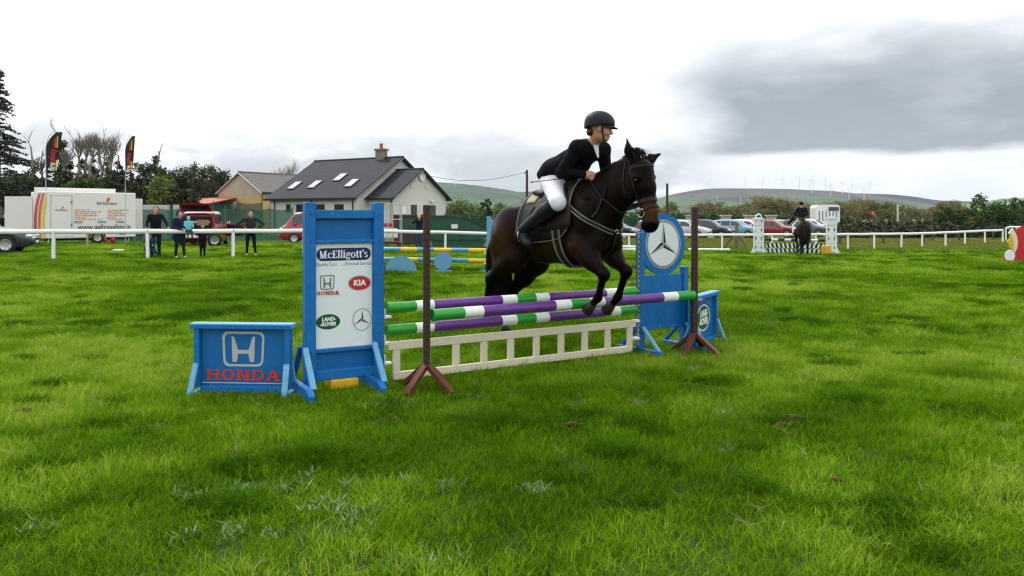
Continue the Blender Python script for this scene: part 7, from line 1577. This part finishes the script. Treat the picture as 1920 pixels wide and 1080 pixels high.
p = GX(283, 26.35); person('child in teal jacket and blue cap crouching under the rail', p, face(p) - .35, 1.18, TEAL, JEAN, SHOEK, CAPB, (((-.26, -.12, .72), (-.16, -.30, .66)), ((.26, -.10, .74), (.20, -.32, .62))), legp=([(-.15, -.30, .50), (.26, -.22, .36)], [(-.14, -.06, .09), (.40, .02, .08)]), cap=True, crouch=((0, .08, .42), (0, -.10, .92), (0, -.14, 1.0), (0, -.17, 1.10), [(-.09, .08, .40), (.09, .08, .40)]), bulk=1.15)
p = GX(336, 26.45); person('woman in hooded navy coat holding a small child at the rail', p, face(p) + .35, 1.56, NAVYC, LEGN, SHOEW, HAIRD, (((-.27, -.06, 1.10), (.02, -.30, 1.04)), ((.30, -.06, 1.14), (.20, -.30, 1.06))), hood=True, coat=.18, lean=.04, bulk=1.1, legp=([(-.10, -.03, .49), (.13, -.04, .49)], [(-.12, .02, .09), (.17, -.05, .09)]))
bp0 = GX(353.5, 26.15) + Vector((0, 0, .52)); person('small child in turquoise hooded jacket carried by the woman in navy', bp0, face(bp0) + .3, .86, TURQ, JEAN, SHOEK, HAIRD, (((-.27, -.06, 1.14), (-.20, -.22, 1.0)), ((.27, -.06, 1.14), (.22, -.22, .98))), hood=True, bulk=1.3, legp=([(-.13, -.26, .74), (.13, -.26, .72)], [(-.14, -.30, .42), (.14, -.28, .40)]), crouch=((0, 0, .80), (0, 0, 1.36), (0, 0, 1.45), (0, -.01, 1.585), [(-.09, 0, .80), (.09, 0, .80)]))
p = GX(380, 26.95); person('child in dark jacket and grey cap standing at the rail', p, face(p), 1.17, cloth('dark_navy_jacket', (.008, .010, .022)), BLKT, SHOEK, CAPG, (((-.27, -.05, 1.12), (-.10, -.26, 1.22)), ((.27, -.05, 1.12), (.12, -.26, 1.22))), cap=True, bulk=1.15, legp=([(-.08, -.02, .49), (.08, -.02, .49)], [(-.08, .02, .09), (.08, .02, .09)]))
p = GX(470, 28.4); person('woman in charcoal hoodie with hands on her hips', p, face(p), 1.60, CHAR, BLKT, SHOEW, HAIRD, (((-.47, .10, 1.20), (-.20, -.02, 1.02)), ((.47, .10, 1.20), (.20, -.02, 1.02))), bulk=1.18, legp=([(-.12, -.02, .49), (.13, -.02, .49)], [(-.14, .02, .09), (.18, .02, .09)]))
p = GX(786, 39.6); person('man in dark top and jeans raising a camera by the skip', p, face(p), 1.74, cloth('dark_blue_top', (.010, .012, .024)), JEAN, SHOEW, HAIRW, (((-.30, -.14, 1.30), (-.05, -.22, 1.58)), ((.30, -.14, 1.30), (.06, -.22, 1.58))))
p = GX(7, 45.0); person('person in black standing behind the trailer flap at left', p, face(p) + .8, 1.7, BLKC, JEAN, SHOEK, HAIRD, stand_arms)
# distant horse, seen from behind, and its rider
h2 = GX(1503, 34.3); H2Y = R(80); hs = thing('horse', 'dark horse seen from behind before the black and white jump', 'horse', h2, H2Y); B = Body(.07); c = B.cone; e = B.ell
e((.2, 0, 1.16), (.45, .27, .34)); e((-.15, 0, 1.15), (.45, .28, .33)); c((.45, 0, 1.3), (-.5, 0, 1.36), .14, .14)
for s_ in (1, -1):
    e((-.5, .14 * s_, 1.14), (.30, .16, .30)); e((-.62, .14 * s_, .95), (.17, .12, .26)); fx = .05 * s_
    c((-.55, .14 * s_, .95), (-.66 + fx, .13 * s_, .52), .12, .058, k=.05); c((-.66 + fx, .13 * s_, .52), (-.62 + fx, .13 * s_, .10), .046, .038, k=.03); c((-.62 + fx, .13 * s_, .10), (-.57 + fx, .13 * s_, .03), .042, .06, k=.02)
    c((.45, .16 * s_, 1.0), (.46 - fx, .13 * s_, .52), .11, .05, k=.05); c((.46 - fx, .13 * s_, .52), (.45 - fx, .13 * s_, .10), .042, .036, k=.03); c((.45 - fx, .13 * s_, .10), (.50 - fx, .13 * s_, .03), .04, .058, k=.02)
c((.5, 0, 1.25), (.85, .12, 1.62), .20, .12, k=.08, sq=((0, 1, 0), .65)); c((.86, .14, 1.66), (1.10, .36, 1.36), .095, .055, k=.04)
for s_ in (1, -1): c((.84, .12 + .06 * s_, 1.74), (.84, .13 + .08 * s_, 1.86), .03, .008, k=.02)
B.build('body', [mat('black_brown_coat', (.0085, .0065, .0055), .5, .2, 7, spec=.15)], hs, .024, 1)
mb = MB(); g = np.random.default_rng(4)
for i in range(160): a = g.random() * 6.28; r_ = .05 * g.random() ** .5; o_ = Vector((r_ * math.cos(a), r_ * 1.3 * math.sin(a), 0)); mb.tube([Vector((-.80, 0, 1.22)), Vector((-.88, .03, 1.1)) + o_ * .6, Vector((-.90, .05, .8)) + o_ * 1.6, Vector((-.88, .06, .42 + .15 * g.random())) + o_ * 1.9], [.012, .012, .010, .004], 3, cap=False)
mb.build('tail', HAIR, hs)
pd = MB()
for s_ in (1, -1): pd.add([(-.28, .10 * s_, 1.50), (.30, .10 * s_, 1.47), (.30, .30 * s_, 1.15), (-.26, .315 * s_, 1.12)], [(0, 1, 2, 3) if s_ < 0 else (3, 2, 1, 0)], 0)
sdl = thing('saddle', 'white edged saddle cloth on the distant dark horse', 'saddle', h2, H2Y); pd.build('saddle_cloth', WP, sdl); MB().ell((0, 0, 1.52), (.27, .17, .07), 12, 8).build('seat', LEATHER, sdl)
person('distant rider in black jacket on the dark horse, seen from behind', h2 + Vector((0, 0, .66)), H2Y + math.pi / 2, 1.62, BLKC, cloth('cream_breeches', (.62, .60, .58)), SHOEK, HAIRD, (((-.27, -.06, 1.14), (-.10, -.32, 1.06)), ((.27, -.06, 1.14), (.10, -.32, 1.06))), cap=True, legp=([(-.30, -.22, .66), (.30, -.22, .66)], [(-.36, .02, .32), (.36, .02, .32)]))
# ------------------------------------------------------------------ scuffed earth and dung on the grass
CLOD = mat('brown_clod', (.085, .042, .018), .95, .35, 30, .6, 40)
for i, (px, py, n, w_, lb) in enumerate(((1075, 803, 9, .045, 'reddish brown dung left of the middle foreground tuft'), (1492, 790, 8, .042, 'brown clods right of the brown stand in the grass'), (1475, 804, 6, .045, 'small brown clods just below the others on the right'), (292, 872, 5, .035, 'dry brown clods on the left foreground grass'), (40, 778, 6, .05, 'dark scuffed earth at the left edge of the grass'), (1568, 909, 4, .03, 'small dark clod on the right foreground grass'))):
    Y = F * CH / (py - HZ); g = np.random.default_rng(40 + i); B = Body(.012)
    for k in range(n): r_ = w_ * (.22 + .2 * g.random()); B.ell((g.normal() * w_ * .8, g.normal() * w_ * .5, .025 + r_ * .4), (r_ * 1.3, r_, r_ * .8))
    o = B.build('dung' if 'dung' in lb else 'earth_clod', [CLOD], None, .007, 1); o.location = GX(px, Y); tag(o, lb, 'dung' if 'dung' in lb else 'clod', 'clods on the grass')
# ------------------------------------------------------------------ damp air
hzb = MB().box((0, 2400, 98), (7600, 5600, 206)).build('haze', []); hzb['kind'] = 'stuff'; tag(hzb, 'thin damp haze over the far hills', 'haze')
hm = bpy.data.materials.new('haze_air'); hm.use_nodes = True; t = hm.node_tree; t.nodes.remove(t.nodes['Principled BSDF']); pv = t.nodes.new('ShaderNodeVolumePrincipled'); pv.inputs['Color'].default_value = (.80, .90, 1, 1); pv.inputs['Density'].default_value = .00010
t.links.new(pv.outputs[0], t.nodes['Material Output'].inputs['Volume']); hzb.data.materials.append(hm)
